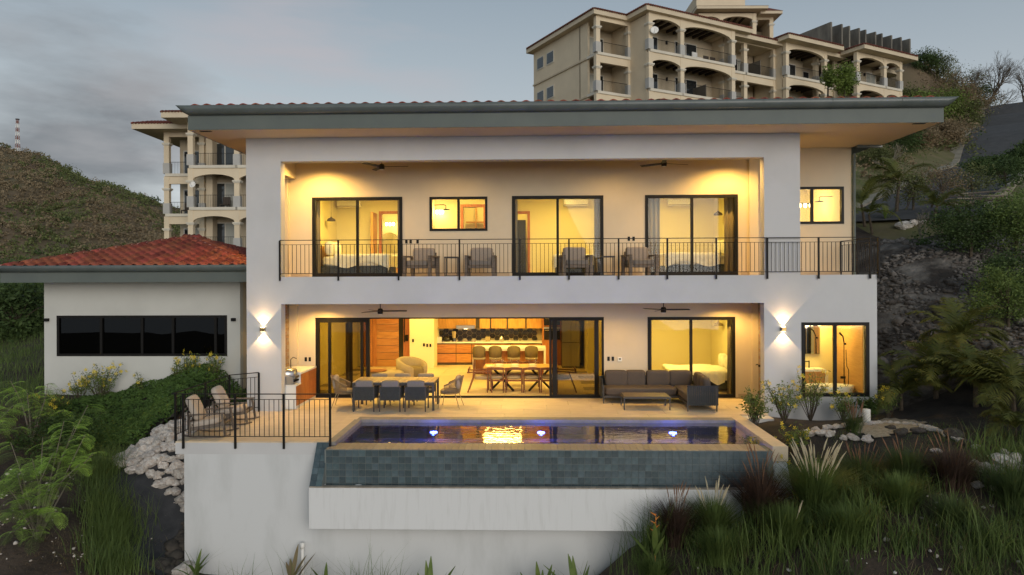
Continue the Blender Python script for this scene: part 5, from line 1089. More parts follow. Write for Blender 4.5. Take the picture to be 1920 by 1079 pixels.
def ochair():   # back towards -Y (camera), faces +Y
    t = thing('rope_chair', '', 'chair')
    for s_ in (-1, 1):
        b = MB(); b.bar((s_ * .265, -.27, 0), (s_ * .255, -.25, .64), .028); b.build('rear_leg', 'charcoal_metal', t, **Lc); b = MB(); b.bar((s_ * .26, .25, 0), (s_ * .26, .25, .60), .028); b.build('front_leg', 'charcoal_metal', t, **Lc)
        b = MB(); b.bar((s_ * .258, -.25, .63), (s_ * .26, .26, .60), .028); b.build('arm', 'charcoal_metal', t, **Lc); b = MB(); rope_face(b, (s_ * .258, -.22), (s_ * .26, .22), .33, .60, 20, .008); b.bar((s_ * .258, -.24, .33), (s_ * .26, .24, .34), .02); b.build('side_cords', 'charcoal_strap', t, **Lc)
    b = MB(); rope_face(b, (-.24, -.258), (.24, -.258), .30, .63, 24, .009); b.build('back_cords', 'charcoal_strap', t, **Lc)
    b = MB(); b.bar((-.26, -.25, .635), (.26, -.25, .635), .024); b.bar((-.26, -.25, .30), (.26, -.25, .30), .02); b.box(-.25, .25, -.24, .25, .33, .36); b.build('seat_frame', 'charcoal_metal', t, **Lc)
    b = MB(); b.cushion((0, 0, .41), .235, .235, .045, 5, 5); b.build('seat_cushion', 'grey_cushion', t, smooth=True, **Lc); b = MB(); b.cushion((0, -.19, .60), .225, .055, .20, 7, 9); b.build('back_cushion', 'grey_cushion', t, smooth=True, **Lc)
    return t
o0 = ochair(); k = 0
for nm2, yy, rz, xs_ in (('near', 17.82, 0, (-4.36, -3.68, -3.02)), ('far', 18.72, pi, (-4.25, -3.60, -2.95))):
    for w_, x in zip(('left', 'middle', 'right'), xs_):
        lb = '%s of the three dark rope chairs on the %s side of the outdoor table' % (w_, nm2)
        if k == 0: o0.location = (x, yy, .001); o0['label'] = lb; o0['group'] = 'rope chairs along the outdoor dining table'
        else: dup(o0, (x, yy, .001), rz, lb)
        k += 1
def wchair(x, y, rz, lab):
    t = thing('wicker_chair', lab, 'chair', (0, 0, 0), 0, 'curved wicker chairs at the ends of the outdoor table')
    for sx_ in (-1, 1):
        for sy_, ex in ((-1, -.12), (1, .06)): b = MB(); b.bar((sx_ * .24 + sx_ * .04, sy_ * .2 + ex, 0), (sx_ * .22, sy_ * .19, .40), .016); b.build('leg', 'beige_fabric', t, **Lc)
    b = MB(); rows = []; n_ = 40
    for i in range(n_ + 1):
        a = radians(-15 + 210 * i / n_) + pi; hh = .60 + .24 * max(0, cos((a - pi - pi / 2) * .8)) ** 1.3; lean = 1 + .22 * (hh - .4); rows.append((Vector((.27 * cos(a), .27 * sin(a), .40)), Vector((.27 * cos(a) * lean * 1.05, .27 * sin(a) * lean * 1.25, hh))))
    b.tube([r[1] for r in rows], .02, 6); b.tube([r[0] for r in rows], .014, 6)
    for i in range(0, n_ + 1, 1): b.tube([rows[i][0], rows[i][1]], .009, 4, cap=False)
    b.build('woven_shell', 'wicker', t, **Lc); b = MB(); b.lathe((0, 0, .38), [(.25, 0), (.26, .03)], 20); b.build('seat_base', 'wicker', t, **Lc)
    b = MB(); b.cushion((0, .02, .45), .22, .22, .05, 5, 3.5); b.build('seat_cushion', 'beige_fabric', t, smooth=True, **Lc); b = MB(); b.cushion((0, -.24, .68), .22, .07, .19, 5, 3); b.build('back_cushion', 'taupe_cushion', t, smooth=True, **Lc); t.location = (x, y, .001); t.rotation_euler = (0, 0, rz)
wchair(-5.02, 18.2, -pi / 2 + .1, 'beige wicker armchair at the left end of the outdoor table'); wchair(-2.2, 18.2, pi / 2 - .1, 'beige wicker armchair at the right end of the outdoor table')
# --- corner sofa
t = thing('corner_sofa', 'dark taupe L shaped outdoor sofa with strap woven frame in front of the bedroom door', 'sofa', (3.3, 18.8, 0))
sy1 = 19.55; x0, x1 = 1.9, 4.78
b = MB(); b.box(x0 + .1, x1 - .03, 18.75, sy1, .16, .22); b.box(3.98, x1 - .03, 17.7, 18.749, .16, .22)
for x, y in ((x0 + .06, 18.78), (x0 + .06, sy1 - .03), (4.0, 17.68), (4.74, 17.68), (4.74, sy1 - .03)): b.box(x - .015, x + .015, y - .015, y + .015, 0, .60 if y < 17.7 else .5)
b.build('frame', 'charcoal_metal', t)
b = MB(); a0 = [(x0 + .35, sy1), (x0 + .1, sy1 - .05), (x0 + .0, sy1 - .2), (x0, 18.95), (x0 + .03, 18.76)]
for p_, q_ in zip(a0[:-1], a0[1:]):
    k = max(2, int(hypot(q_[0] - p_[0], q_[1] - p_[1]) / .05))
    for i in range(k): u = (i + .5) / k; x, y = p_[0] + (q_[0] - p_[0]) * u, p_[1] + (q_[1] - p_[1]) * u; d = Vector((q_[0] - p_[0], q_[1] - p_[1], 0)).normalized(); b.obox((x, y, .40), d * .021, Vector((-d.y, d.x, 0)) * .008, (0, 0, .24))
b.build('arm_straps', 'charcoal_strap', t)
b = MB(); b.tube([(p_[0], p_[1], .645) for p_ in a0], .018, 6); b.tube([(x0 + .35, sy1, .645), (x1, sy1, .645), (x1, 17.67, .645), (3.98, 17.67, .645)], .018, 6); b.build('top_rail', 'charcoal_strap', t)
src = None; st_ = MB(); st_.box(-.022, .022, -.008, .008, -.25, .24)
n_ = 14
for k in range(n_):
    x = 4.01 + (x1 - 4.01) * (k + .3) / n_
    if src is None: src = st_.build('strap', 'charcoal_strap', t); src.location = Vector((x, 17.67, .40)) - t.location
    else: inst(src, (x, 17.67 + .004 * (k % 2), .40), t)
for k in range(30): inst(src, (x1, 17.72 + k * .062, .40), t, rz=pi / 2)
for k in range(40): inst(src, (x0 + .4 + k * .062, sy1, .40), t)
for a, c in ((x0 + .10, 3.97),): b = MB(); b.cushion(((a + c) / 2, 19.1, .32), (c - a) / 2, .38, .105, 10, 9); b.build('seat_cushion', 'sofa_cushion', t, smooth=True)
b = MB(); b.cushion((4.37, 18.6, .32), .38, .90, .105, 10, 9); b.build('seat_cushion', 'sofa_cushion', t, smooth=True)
for k, (a, c) in enumerate([(1135, 1175), (1175, 1210), (1213, 1255), (1256, 1296)]):
    xa, xb = aY(a, 700, 19.3).x, aY(c, 700, 19.3).x; b = MB(); b.cushion(((xa + xb) / 2, 19.36 + .02 * (k % 2), .605), (xb - xa) / 2 + .01, .11, .225, 8, 7.5, seed=k); b.build('back_cushion', 'sofa_cushion', t, smooth=True)
for k, yy in enumerate((19.1, 18.65, 18.2)): b = MB(); b.cushion((4.62 - .02 * k, yy, .60), .11, .235, .215, 7, 3.4, seed=k + 5); b.build('back_cushion', 'sofa_cushion', t, smooth=True)
t = thing('coffee_table', 'low slatted dark outdoor coffee table in front of the corner sofa', 'coffee table', (3.0, 18.1, 0)); b = MB(); qx0, qx1, qy0, qy1 = 2.38, 3.60, 17.85, 18.50
for x in (qx0 + .02, qx1 - .02):
    for y in (qy0 + .02, qy1 - .02): l_ = MB(); l_.box(x - .014, x + .014, y - .014, y + .014, 0, .31); l_.build('leg', 'charcoal_metal', t)
b.box(qx0, qx1, qy0, qy0 + .03, .29, .33); b.box(qx0, qx1, qy1 - .03, qy1, .29, .33); b.box(qx0, qx0 + .03, qy0 + .03, qy1 - .03, .29, .33); b.box(qx1 - .03, qx1, qy0 + .03, qy1 - .03, .29, .33); b.build('frame', 'charcoal_metal', t)
s_m = MB(); s_m.box(-.022, .022, qy0 - 18.175 + .003, qy1 - 18.175 - .003, 0, .015); src = None
for k in range(23):
    x = qx0 + .03 + (qx1 - qx0 - .06) * (k + .5) / 23
    if src is None: src = s_m.build('slat', 'driftwood', t); src.location = Vector((x, 18.175, .332)) - t.location
    else: inst(src, (x, 18.175, .332), t)
# --- rocking lounge chairs on the deck corner
def rocker(x, y, rz, lab):
    t = thing('rocking_lounger', lab, 'rocking chair', (0, 0, 0), 0, 'cream cushioned rocking chairs on the terrace corner')
    for s_ in (-1, 1):
        y_ = s_ * .34; b = MB(); b.bar((-.42, y_, .05), (-.46, y_, .56), .05, .04); b.bar((.38, y_, .05), (.30, y_, .58), .05, .05); b.bar((-.50, y_, .575), (.36, y_, .60), .045, .035)
        pts = [(-.55, y_, .085), (-.35, y_, .03), (-.1, y_, .01), (.15, y_, .01), (.35, y_, .03), (.5, y_, .07)]; b.tube(pts, .022, 6); b.bar((-.40, y_, .22), (.34, y_, .34), .04, .08); b.build('side_frame', 'driftwood', t, **Lc)
    b = MB()
    for k in range(6): b.bar((-.38 - .04 * k, -.32, .32 + .10 * k), (-.38 - .04 * k, .32, .32 + .10 * k), .02, .05)
    b.bar((-.35, -.33, .22), (-.35, .33, .22), .03, .06); b.bar((.32, -.33, .32), (.32, .33, .32), .03, .07); b.build('back_slats', 'driftwood', t, **Lc)
    b = MB(); T0 = Matrix.Rotation(-.16, 4, 'Y'); b.T = lambda x, y, z: T0 @ Vector((x, y, z)); b.cushion((-.08, 0, .37), .38, .31, .085, 6, 4.5); b.build('seat_cushion', 'cream_cushion', t, smooth=True, **Lc)
    b = MB(); T1 = Matrix.Translation((-.40, 0, .70)) @ Matrix.Rotation(-.42, 4, 'Y'); b.T = lambda x, y, z: T1 @ Vector((x, y, z)); b.cushion((0, 0, 0), .085, .30, .32, 6, 4.5); b.build('back_cushion', 'cream_cushion', t, smooth=True, **Lc)
    t.location = (x, y, .001); t.rotation_euler = (0, 0, rz); t.scale = (.92, .92, .88)
p_ = aZ(425, 803, 0); rocker(p_.x, 14.98, .14, 'front rocking chair with cream cushions close to the terrace railing')
p_ = aZ(480, 775, 0); rocker(p_.x - .02, 16.25, .10, 'rear rocking chair with cream cushions beside the left column')
# --- outdoor kitchen along the left side of the terrace
t = thing('outdoor_kitchen', 'outdoor kitchen counter with wooden doors and white top along the left side wall', 'cabinets', (-6.6, 18.6, 0))
ky0, kym, ky1, kxf = 17.92, 18.30, 19.58, -6.24
b = MB(); b.box(-7.02, kxf - .02, kym, ky1, 0, .87); b.box(-7.02, kxf - .02, ky0, kym - .001, 0, .60); b.build('carcass', 'ceramic', t)
b = MB(); b.box(-7.02, kxf, kym - .02, ky1, .871, .92); b.box(-7.02, kxf, ky0, kym - .021, .601, .64); b.build('counter', 'white_stone_top', t)
for k, (a, c, z1) in enumerate([(ky0 + .01, 18.11, .595), (18.115, kym - .005, .595), (kym, 18.62, .86), (18.625, 18.94, .86)]): b = MB(); b.box(kxf - .019, kxf, a, c - .005, .08, z1); b.build('cabinet_door', 'teak_wood', t, bevel=.003)
for z0, z1 in ((.08, .34), (.345, .60), (.605, .86)): b = MB(); b.box(kxf - .019, kxf, 18.945, ky1 - .01, z0, z1); b.build('drawer_front', 'teak_wood', t, bevel=.003)
b = MB(); b.tube([(-6.85, 19.2, .92), (-6.85, 19.2, 1.15), (-6.78, 19.2, 1.22), (-6.68, 19.2, 1.18)], .012, 6); b.build('tap', 'black_metal', t)
gr = thing('gas_grill', 'stainless gas grill with black knobs beside the left column', 'grill', (-6.6, 18.1, .64))
b = MB(); b.box(-6.95, -6.33, 17.93, 18.27, .642, .86); b.build('body', 'stainless', gr, bevel=.01); b = MB(); b.T = lambda x, y, z: Vector((x, y, z)); b.tube([(-6.95, 18.1, .90), (-6.33, 18.1, .90)], .15, 14); b.build('lid', 'stainless', gr, smooth=True)
b = MB(); b.box(-6.32, -6.28, 17.93, 18.27, .80, .86); b.build('handle', 'stainless', gr)
for k in range(4): b = MB(); b.tube([(-6.33, 17.97 + k * .085, .73), (-6.285, 17.97 + k * .085, .73)], .025, 10); b.build('knob', 'black_metal', gr)
b = MB(); b.tube([(6.39, 19.3, .95), (6.30, 19.3, 1.0), (6.26, 19.3, .98)], .015, 6); b.lathe((6.36, 19.3, .93), [(.03, 0), (.03, .06)], 8); o = b.build('wall_tap', 'black_metal'); setp(o, 'small black wall tap on the brick panel at the right end of the terrace', 'tap')
# ================================================================ CONDOMINIUMS
def condo(t, T, bays, levels, fh, zroof, depth, side=None, roofs=(), back=2.6, skip_door=(), detail=True):
    """T maps local (u, v, z) to the world; front faces -v. bays: (u0, u1, v, arched)"""
    W_ = dict()
    body = MB(T)
    col_s = MB()
    for li, zs in enumerate(levels):
        top = zs + fh
        for bi, (u0, u1, v, arch) in enumerate(bays):
            # slab and floor
            b = MB(T); b.box(u0 - .08, u1 + .08, v - .10, v + .22, zs - .16, zs + .06); b.build('balcony_ledge', 'condo_trim', t)
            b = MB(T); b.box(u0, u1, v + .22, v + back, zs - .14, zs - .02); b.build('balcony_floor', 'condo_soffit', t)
            # band below the slab
            b = MB(T)
            if arch:
                n_ = 12; zb0, zc = zs - 1.22, zs - .62; ids = []
                for k in range(n_ + 1):
                    u = u0 + (u1 - u0) * k / n_; zz = zb0 + (zc - zb0) * sqrt(max(0, 1 - (2 * k / n_ - 1) ** 2)) ** 1.0
                    ids.append([b.p(u, v, zz), b.p(u, v, zs - .16), b.p(u, v + .28, zs - .16), b.p(u, v + .28, zz)])
                for k in range(n_):
                    for j in range(4): b.face((ids[k][j], ids[k + 1][j], ids[k + 1][(j + 1) % 4], ids[k][(j + 1) % 4]))
            else: b.box(u0, u1, v, v + .28, zs - .76, zs - .16)
            b.build('balcony_band', 'condo_wall', t)
            if li == len(levels) - 1:
                b = MB(T); zz0 = zroof
                if arch:
                    ids = []
                    for k in range(13):
                        u = u0 + (u1 - u0) * k / 12; zz = zz0 - .95 + .62 * sqrt(max(0, 1 - (2 * k / 12 - 1) ** 2)); ids.append([b.p(u, v, zz), b.p(u, v, zz0), b.p(u, v + .28, zz0), b.p(u, v + .28, zz)])
                    for k in range(12):
                        for j in range(4): b.face((ids[k][j], ids[k + 1][j], ids[k + 1][(j + 1) % 4], ids[k][(j + 1) % 4]))
                else: b.box(u0, u1, v, v + .28, zz0 - .35, zz0)
                b.build('balcony_band', 'condo_wall', t)
            # back wall with a glazed door, lamp and joists
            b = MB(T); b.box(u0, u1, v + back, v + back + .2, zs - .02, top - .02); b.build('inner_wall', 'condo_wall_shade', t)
            w_ = min(1.9 if u1 - u0 < 4.2 else 2.6, u1 - u0 - 1.0); uc = (u0 + u1) / 2 + (.3 if bi % 2 else -.2); yv = v + back - .05
            wd = MB(T)
            for a, c in ((uc - w_ / 2, uc - w_ / 2 + .09), (uc + w_ / 2 - .09, uc + w_ / 2), (uc - .045, uc + .045)): wd.box(a, c, yv, yv + .04, zs + .0, zs + 2.2)
            wd.box(uc - w_ / 2, uc + w_ / 2, yv, yv + .04, zs + 2.2, zs + 2.3); wo = wd.build('window', 'condo_frame', t)
            for a, c in ((uc - w_ / 2 + .09, uc - .045), (uc + .045, uc + w_ / 2 - .09)): g_ = MB(T); g_.box(a, c, yv + .012, yv + .03, zs + .02, zs + 2.2); g_.build('pane', 'condo_curtain' if (int(u0 * 7 + a * 13 + zs * 3) % 5) < 2 else 'condo_glass', wo)
            s_ = MB(T); s_.box(u0 + .45, u0 + .57, v + back - .14, v + back - .002, zs + 1.8, zs + 2.1); s_.build('wall_lamp', 'black_metal', t)
            if u1 - u0 > 3 and arch:
                for k in range(int((u1 - u0) / .75)): j_ = MB(T); uu = u0 + .5 + k * .75; j_.box(uu, uu + .14, v + .28, v + back, top - .38 if li < len(levels) - 1 else zroof - .25, top - .161 if li < len(levels) - 1 else zroof - .02); j_.build('joist', 'condo_beam', t)
            # railing
            if not arch or True:
                r = MB(T); r.box(u0 + .2, u1 - .2, v + .10, v + .13, zs + .98, zs + 1.01); k = max(2, int((u1 - u0) / .14))
                for i in range(k): uu = u0 + .2 + (u1 - u0 - .4) * i / k; r.box(uu, uu + .014, v + .11, v + .124, zs + .06, zs + .98)
                r.build('balcony_rail', 'black_metal', t, kind='stuff')
    # columns
    cols = sorted(set([(b_[0], b_[2]) for b_ in bays] + [(b_[1], b_[2]) for b_ in bays]))
    seen = []
    for u, v in cols:
        if any(abs(u - a) < .5 and abs(v - c) < .5 for a, c in seen): continue
        seen.append((u, v))
        for li, zs in enumerate(levels):
            top = zs + fh - .16 if li < len(levels) - 1 else zroof
            b = MB(T); b.box(u - .2, u + .2, v - .03, v + .33, zs + .9, top); c = b.build('column', 'condo_wall', t)
            b = MB(T); b.box(u - .26, u + .26, v - .08, v + .38, zs + .061, zs + .9); b.build('pedestal', 'condo_base', c)
            cz = top - 1.06 if li < len(levels) - 1 else top - .95
            b = MB(T); b.box(u - .26, u + .26, v - .09, v + .39, cz - .08, cz); b.box(u - .31, u + .31, v - .14, v + .44, cz + .001, cz + .12); b.build('capital', 'condo_trim', c)
    return t
def hip(t, T, u0, u1, v0, v1, z, th=.38, rise=1.6, tiles=True, tl=None):
    r = MB(T); r.box(u0, u1, v0, v1, z, z + th); ro = r.build('roof', 'condo_trim_roof', t)
    c = MB(T); m_ = min(u1 - u0, v1 - v0) / 2; i_ = [c.p(u0 - .04, v0 - .04, z + th + .002), c.p(u1 + .04, v0 - .04, z + th + .002), c.p(u1 + .04, v1 + .04, z + th + .002), c.p(u0 - .04, v1 + .04, z + th + .002)]
    if u1 - u0 > v1 - v0: j_ = [c.p(u0 + m_, (v0 + v1) / 2, z + th + rise), c.p(u1 - m_, (v0 + v1) / 2, z + th + rise)]; F_ = [(i_[0], i_[1], j_[1], j_[0]), (i_[1], i_[2], j_[1]), (i_[2], i_[3], j_[0], j_[1]), (i_[3], i_[0], j_[0])]
    else: j_ = [c.p((u0 + u1) / 2, v0 + m_, z + th + rise), c.p((u0 + u1) / 2, v1 - m_, z + th + rise)]; F_ = [(i_[0], i_[1], j_[0]), (i_[1], i_[2], j_[1], j_[0]), (i_[2], i_[3], j_[1]), (i_[3], i_[0], j_[0], j_[1])]
    for f_ in F_: c.face(f_)
    c.face(i_[::-1]); c.build('tiled_slope', 'condo_tile', ro)
    if tiles:
        e = MB(T); k = int((u1 - u0) / .24)
        for i in range(k): uu = u0 + (i + .5) * .24; q_ = min(1.0, uu - u0, u1 - uu); e.tube([(uu, v0 - .10, z + th + .03), (uu, v0 + q_, z + th + .04 + rise * q_ / m_)], .085, 5)
        k = int((v1 - v0) / .24)
        for i in range(k): vv = v0 + (i + .5) * .24; q_ = min(1.0, vv - v0, v1 - vv); e.tube([(u0 - .10, vv, z + th + .03), (u0 + q_, vv, z + th + .04 + rise * q_ / m_)], .085, 5)
        e.build('eave_tile', 'condo_tile', ro, kind='stuff')
mat('condo_trim_roof', (.68, .58, .42), .85, (.62, .52, .38), 1, spec=.15)
Ud = (sin(radians(60.5)), cos(radians(60.5))); Vd = (-Ud[1], Ud[0]); C0 = aY(1219, 92.5, 56)
def TC(u, v, z): return (C0.x + Ud[0] * u + Vd[0] * v, C0.y + Ud[1] * u + Vd[1] * v, z)
S1 = C0.z - .06; fh = 3.2
t = thing('condominium', 'large cream condominium with arched balconies rising above the villa roof', 'apartment building', TC(10, 6, 4))
LV = [S1 - 3 * fh, S1 - 2 * fh, S1 - fh, S1]
bays = [(-3.4, -.12, 2.5, False), (0.0, 3.36, -.05, True), (3.36, 9.2, -.05, True), (9.3, 11.9, 1.1, False), (11.9, 15.7, 1.1, False), (15.9, 21.2, -.15, True), (21.3, 24.1, .9, False)]
condo(t, TC, bays, LV[1:], fh, 24.95, 12)
bays2 = [(23.6, 27.7, -1.85, True), (27.7, 30.2, -1.85, True)]
S2 = aZ(1606, 151.8, S1).z - .0
condo(t, TC, bays2, LV[2:], fh, 24.75, 12)
b = MB(TC); b.box(-3.4, -3.2, 4.0, 13.2, 2, 24.95); b.box(-3.2, 24.2, 13.0, 13.2, 2, 24.95); b.box(24.2, 30.2, 9, 9.2, 2, 24.75); b.box(30.0, 30.2, .8, 9, 2, 24.75); b.box(-.12, .08, .3, 5.1, 2, 24.9); b.box(9.2, 9.4, .3, 3.6, 2, 24.9); b.box(15.75, 15.95, .3, 3.6, 2, 24.9)
b.build('side_wall', 'condo_wall', t)
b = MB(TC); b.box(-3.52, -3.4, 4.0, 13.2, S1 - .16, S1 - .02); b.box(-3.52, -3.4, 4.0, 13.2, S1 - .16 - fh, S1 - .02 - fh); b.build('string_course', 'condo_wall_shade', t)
b = MB(TC); b.box(-3.5, -3.2, 2.6, 4.1, S1 - .16, S1 + .06); b.box(-3.5, -3.2, 2.6, 4.1, S1 - fh - .16, S1 - fh + .06); b.build('balcony_ledge', 'condo_trim', t)
for zz in (S1 + 1.15, S1 - fh + 1.15):
    for v0_ in (9.4, 11.2): w_ = MB(TC); w_.box(-3.46, -3.41, v0_, v0_ + 1.3, zz, zz + 1.15); wo = w_.build('window', 'condo_trim', t); g_ = MB(TC); g_.box(-3.48, -3.465, v0_ + .12, v0_ + 1.18, zz + .1, zz + 1.05); g_.build('pane', 'condo_glass', wo)
hip(t, TC, -4.0, .6, 2.2, 13.6, 24.95, rise=1.0); hip(t, TC, -.68, 11.2, -.42, 11, 24.96, rise=2.2); hip(t, TC, 8.2, 16.6, .2, 11, 24.70, rise=1.5); hip(t, TC, 15.0, 22.6, -1.1, 10, 24.95, rise=1.6); hip(t, TC, 21.4, 25.2, -.2, 9, 24.6, rise=1); hip(t, TC, 23.2, 31.5, -2.8, 9, 24.78, rise=1.4); hip(t, TC, 29.5, 32.2, -.6, 7, 24.0, rise=.6, tiles=False)
for u, v, hh in ((1.6, 9.5, 27.0), (14, 5, 26.6), (22.5, 4, 26.3)): b = MB(TC); b.box(u - 1.1, u + 1.1, v - 1, v + 1, 25, hh); b.build('roof_turret', 'condo_wall', t)
# balcony privacy screens on the long front
for u, v, z_ in ((13.9, 1.2, S1), (16.2, 1.3, S1), (6.9, .9, S1 - fh)): b = MB(TC); b.box(u, u + .06, v, v + 1.8, z_ + .05, z_ + 1.5); b.build('privacy_screen', 'privacy_panel', t)
def cchair(u, v, z, T, lab, mt_='dark_wood', rz=0):
    t = thing('balcony_chair', lab, 'chair', T(u, v, z)); b = MB(T)
    b.box(u - .3, u + .3, v - .3, v + .3, z + .38, z + .44); b.build('seat', mt_, t); b = MB(T); b.box(u - .3, u + .3, v + .28, v + .34, z + .44, z + 1.05); b.build('backrest', mt_, t)
    for a in (-.27, .27):
        for c in (-.27, .27): b = MB(T); b.box(u + a - .03, u + a + .03, v + c - .03, v + c + .03, z, z + .38); b.build('leg', mt_, t)
cchair(8.3, 1.2, S1 - .02, TC, 'dark chair on the top balcony of the big condominium, right end of the wide arch'); cchair(7.5, 1.2, S1 - .02, TC, 'second dark chair on the top balcony of the big condominium, left of the other'); cchair(5.9, .9, S1 - .02, TC, 'white chair on the top balcony of the big condominium', 'ceramic')
def dish(c, r, d, lab):
    d = Vector(d).normalized(); t = thing('satellite_dish', lab, 'satellite dish', c); Q = d.to_track_quat('Z', 'Y').to_matrix(); b = MB(lambda x, y, z: Vector(c) + Q @ Vector((x, y, z))); b.lathe((0, 0, 0), [(.04, 0), (r * .6, .05), (r, .16), (r * .98, .17), (r * .58, .07)], 20); b.build('reflector', 'ceramic', t, smooth=True); b = MB(lambda x, y, z: Vector(c) + Q @ Vector((x, y, z))); b.tube([(0, -r * .8, .1), (0, 0, .42)], .015, 5); b.tube([(0, 0, 0), (0, -.15, -.3)], .03, 5); b.build('arm', 'condo_frame', t)
p_ = aY(1227, 58.5, 55.8); dish(tuple(p_), .33, (-.1, -1, .25), 'white satellite dish on the corner column of the big condominium')
# tower storey higher up behind
def TT(u, v, z): return (18.2 + .9997 * u - .03 * v, 75 + v + .03 * u, z)
t = thing('hilltop_condominium', 'cream condominium block with arches peeping over the roofs of the larger one', 'apartment building', TT(4, 5, 25))
condo(t, TT, [(0.3, 2.55, 0, True), (2.55, 6.2, 0, True), (6.5, 8.4, .9, False)], [25.3, 28.3], 3.0, 32.05, 8)
b = MB(TT); b.box(.1, .3, .4, 9, 20, 32.05); b.box(8.3, 8.5, 1.3, 9, 20, 32.0); b.box(.3, 8.3, 8.9, 9, 20, 32); b.build('side_wall', 'condo_wall', t)
hip(t, TT, -.35, 7.35, -1.0, 9, 32.2, .3, 1.4, tiles=False); hip(t, TT, 6.8, 9.2, -.2, 9, 31.95, .3, .8, tiles=False); hip(t, TT, -2.5, 1, 3.0, 9, 31.6, .3, .8, tiles=False)
b = MB(TT); b.box(.2, 5.6, 1.2, 6, 32.5, 34.6); b.build('roof_turret', 'condo_wall', t)
# concrete fin building
FA = aY(1559, 41.5, 85); FB = aY(1706, 73, 85 + 8); t = thing('concrete_fin_building', 'unfinished raw concrete building with ten slanted fins behind the condominium', 'building', (FA.x, 88, 26))
for k, (fx, fy) in enumerate([(1559, 41.5), (1579, 45.5), (1593, 49), (1611.5, 53), (1623.5, 56), (1642, 60), (1654, 63), (1672, 66.5), (1690, 70), (1706.5, 73)]):
    Y_ = 84 + k * .95; p_ = aY(fx, fy, Y_); q_ = aY(fx - 30, fy + 13, Y_ + 4.0); L2 = 1 if k else 2.1
    b = MB(); e_ = Vector((Vd[0], Vd[1], 0)).normalized() * (4.2 * L2); n_ = Vector((Ud[0], Ud[1], 0)) * .13; zt = p_.z; z0_ = 20
    P = [Vector((p_.x, p_.y, zt)), Vector((p_.x, p_.y, zt)) + e_ + Vector((0, 0, .2 if k else -.2)), Vector((p_.x, p_.y, z0_)) + e_, Vector((p_.x, p_.y, z0_))]
    i0 = [b.p(*(v - n_)) for v in P]; i1 = [b.p(*(v + n_)) for v in P]; b.face(i0[::-1]); b.face(i1); [b.face((i0[j], i0[(j + 1) % 4], i1[(j + 1) % 4], i1[j])) for j in range(4)]; b.build('fin', 'raw_concrete', t)
    if k < 9 and k % 2 == 0:
        pn = aY([1559, 1579, 1593, 1611.5, 1623.5, 1642, 1654, 1672, 1690, 1706.5][k + 1], fy + 4, 84 + (k + 1) * .95); b = MB(); a_ = Vector((p_.x, p_.y, zt - 1.3)) + e_ * .35 / L2; c_ = Vector((pn.x, pn.y, pn.z - 1.3)) + e_ * .35 / L2; b.bar(a_, c_, .4, 1.0); b.build('cross_beam', 'raw_concrete', t)
p0, p1 = aY(1559, 110, 88.5), aY(1706, 110, 96); b = MB(); b.bar((p0.x - 2.5, p0.y + 2.5, 25), (p1.x - 2, p1.y + 2, 24.5), .4, 14); b.build('rear_wall', 'raw_concrete', t)
# left condominium seen between the wing and the villa
A0 = aY(289, 310, 52)
def TL(u, v, z): return (A0.x + rt[0] * u + fw[0] * v, A0.y + rt[1] * u + fw[1] * v, z)
g_ = lambda px_: (aY(px_, 310, 51.3).x - A0.x)
zl = aY(360, 310, 51.3).z - .06
t = thing('left_condominium', 'cream condominium with arched balconies standing between the side wing and the villa', 'apartment building', TL(4, 3, 4)); t.name = 'condominium'
LVl = [zl - 2 * 3.2, zl - 3.2, zl]
condo(t, TL, [(g_(355.5), g_(441.5), -.7, True), (g_(441.5), g_(520), -.7, True)], LVl, 3.2, 15.35, 8)
condo(t, TL, [(.15, g_(351), 1.6, False)], [z - .28 for z in LVl], 3.2, 15.05, 8, back=2.2)
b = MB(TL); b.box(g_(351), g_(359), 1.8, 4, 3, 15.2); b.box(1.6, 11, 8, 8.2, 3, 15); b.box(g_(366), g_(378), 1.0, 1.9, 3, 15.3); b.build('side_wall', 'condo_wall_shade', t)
hip(t, TL, -1.85, g_(360), .2, 9, 15.05, .42, .9); hip(t, TL, g_(320), 12, -2.2, 9, 15.36, .42, 1.2)
p_ = aY(363, 348, 50.3); dish(tuple(p_), .24, (-.1, -1, .3), 'small white satellite dish on a column of the left condominium')
cchair(1.2, 2.7, LVl[1] - .28, TL, 'dark slatted rocking chair on the middle left balcony of the left condominium'); cchair(5.1, .9, LVl[1], TL, 'dark chair by the glass under the middle arch of the left condominium'); 
b = MB(TL); b.box(2.1, 3.0, 2.5, 3.1, LVl[1] - .28 + .45, LVl[1] - .28 + .5); o = b.build('balcony_table', 'dark_wood'); setp(o, 'low dark table beside the chair on the left condominium balcony', 'table')
for a, c in ((2.15, 2.55), (2.95, 2.55), (2.15, 3.05), (2.95, 3.05)): b = MB(TL); b.box(a - .02, a + .02, c - .02, c + .02, LVl[1] - .3, LVl[1] + .17); b.build('leg', 'dark_wood', o)
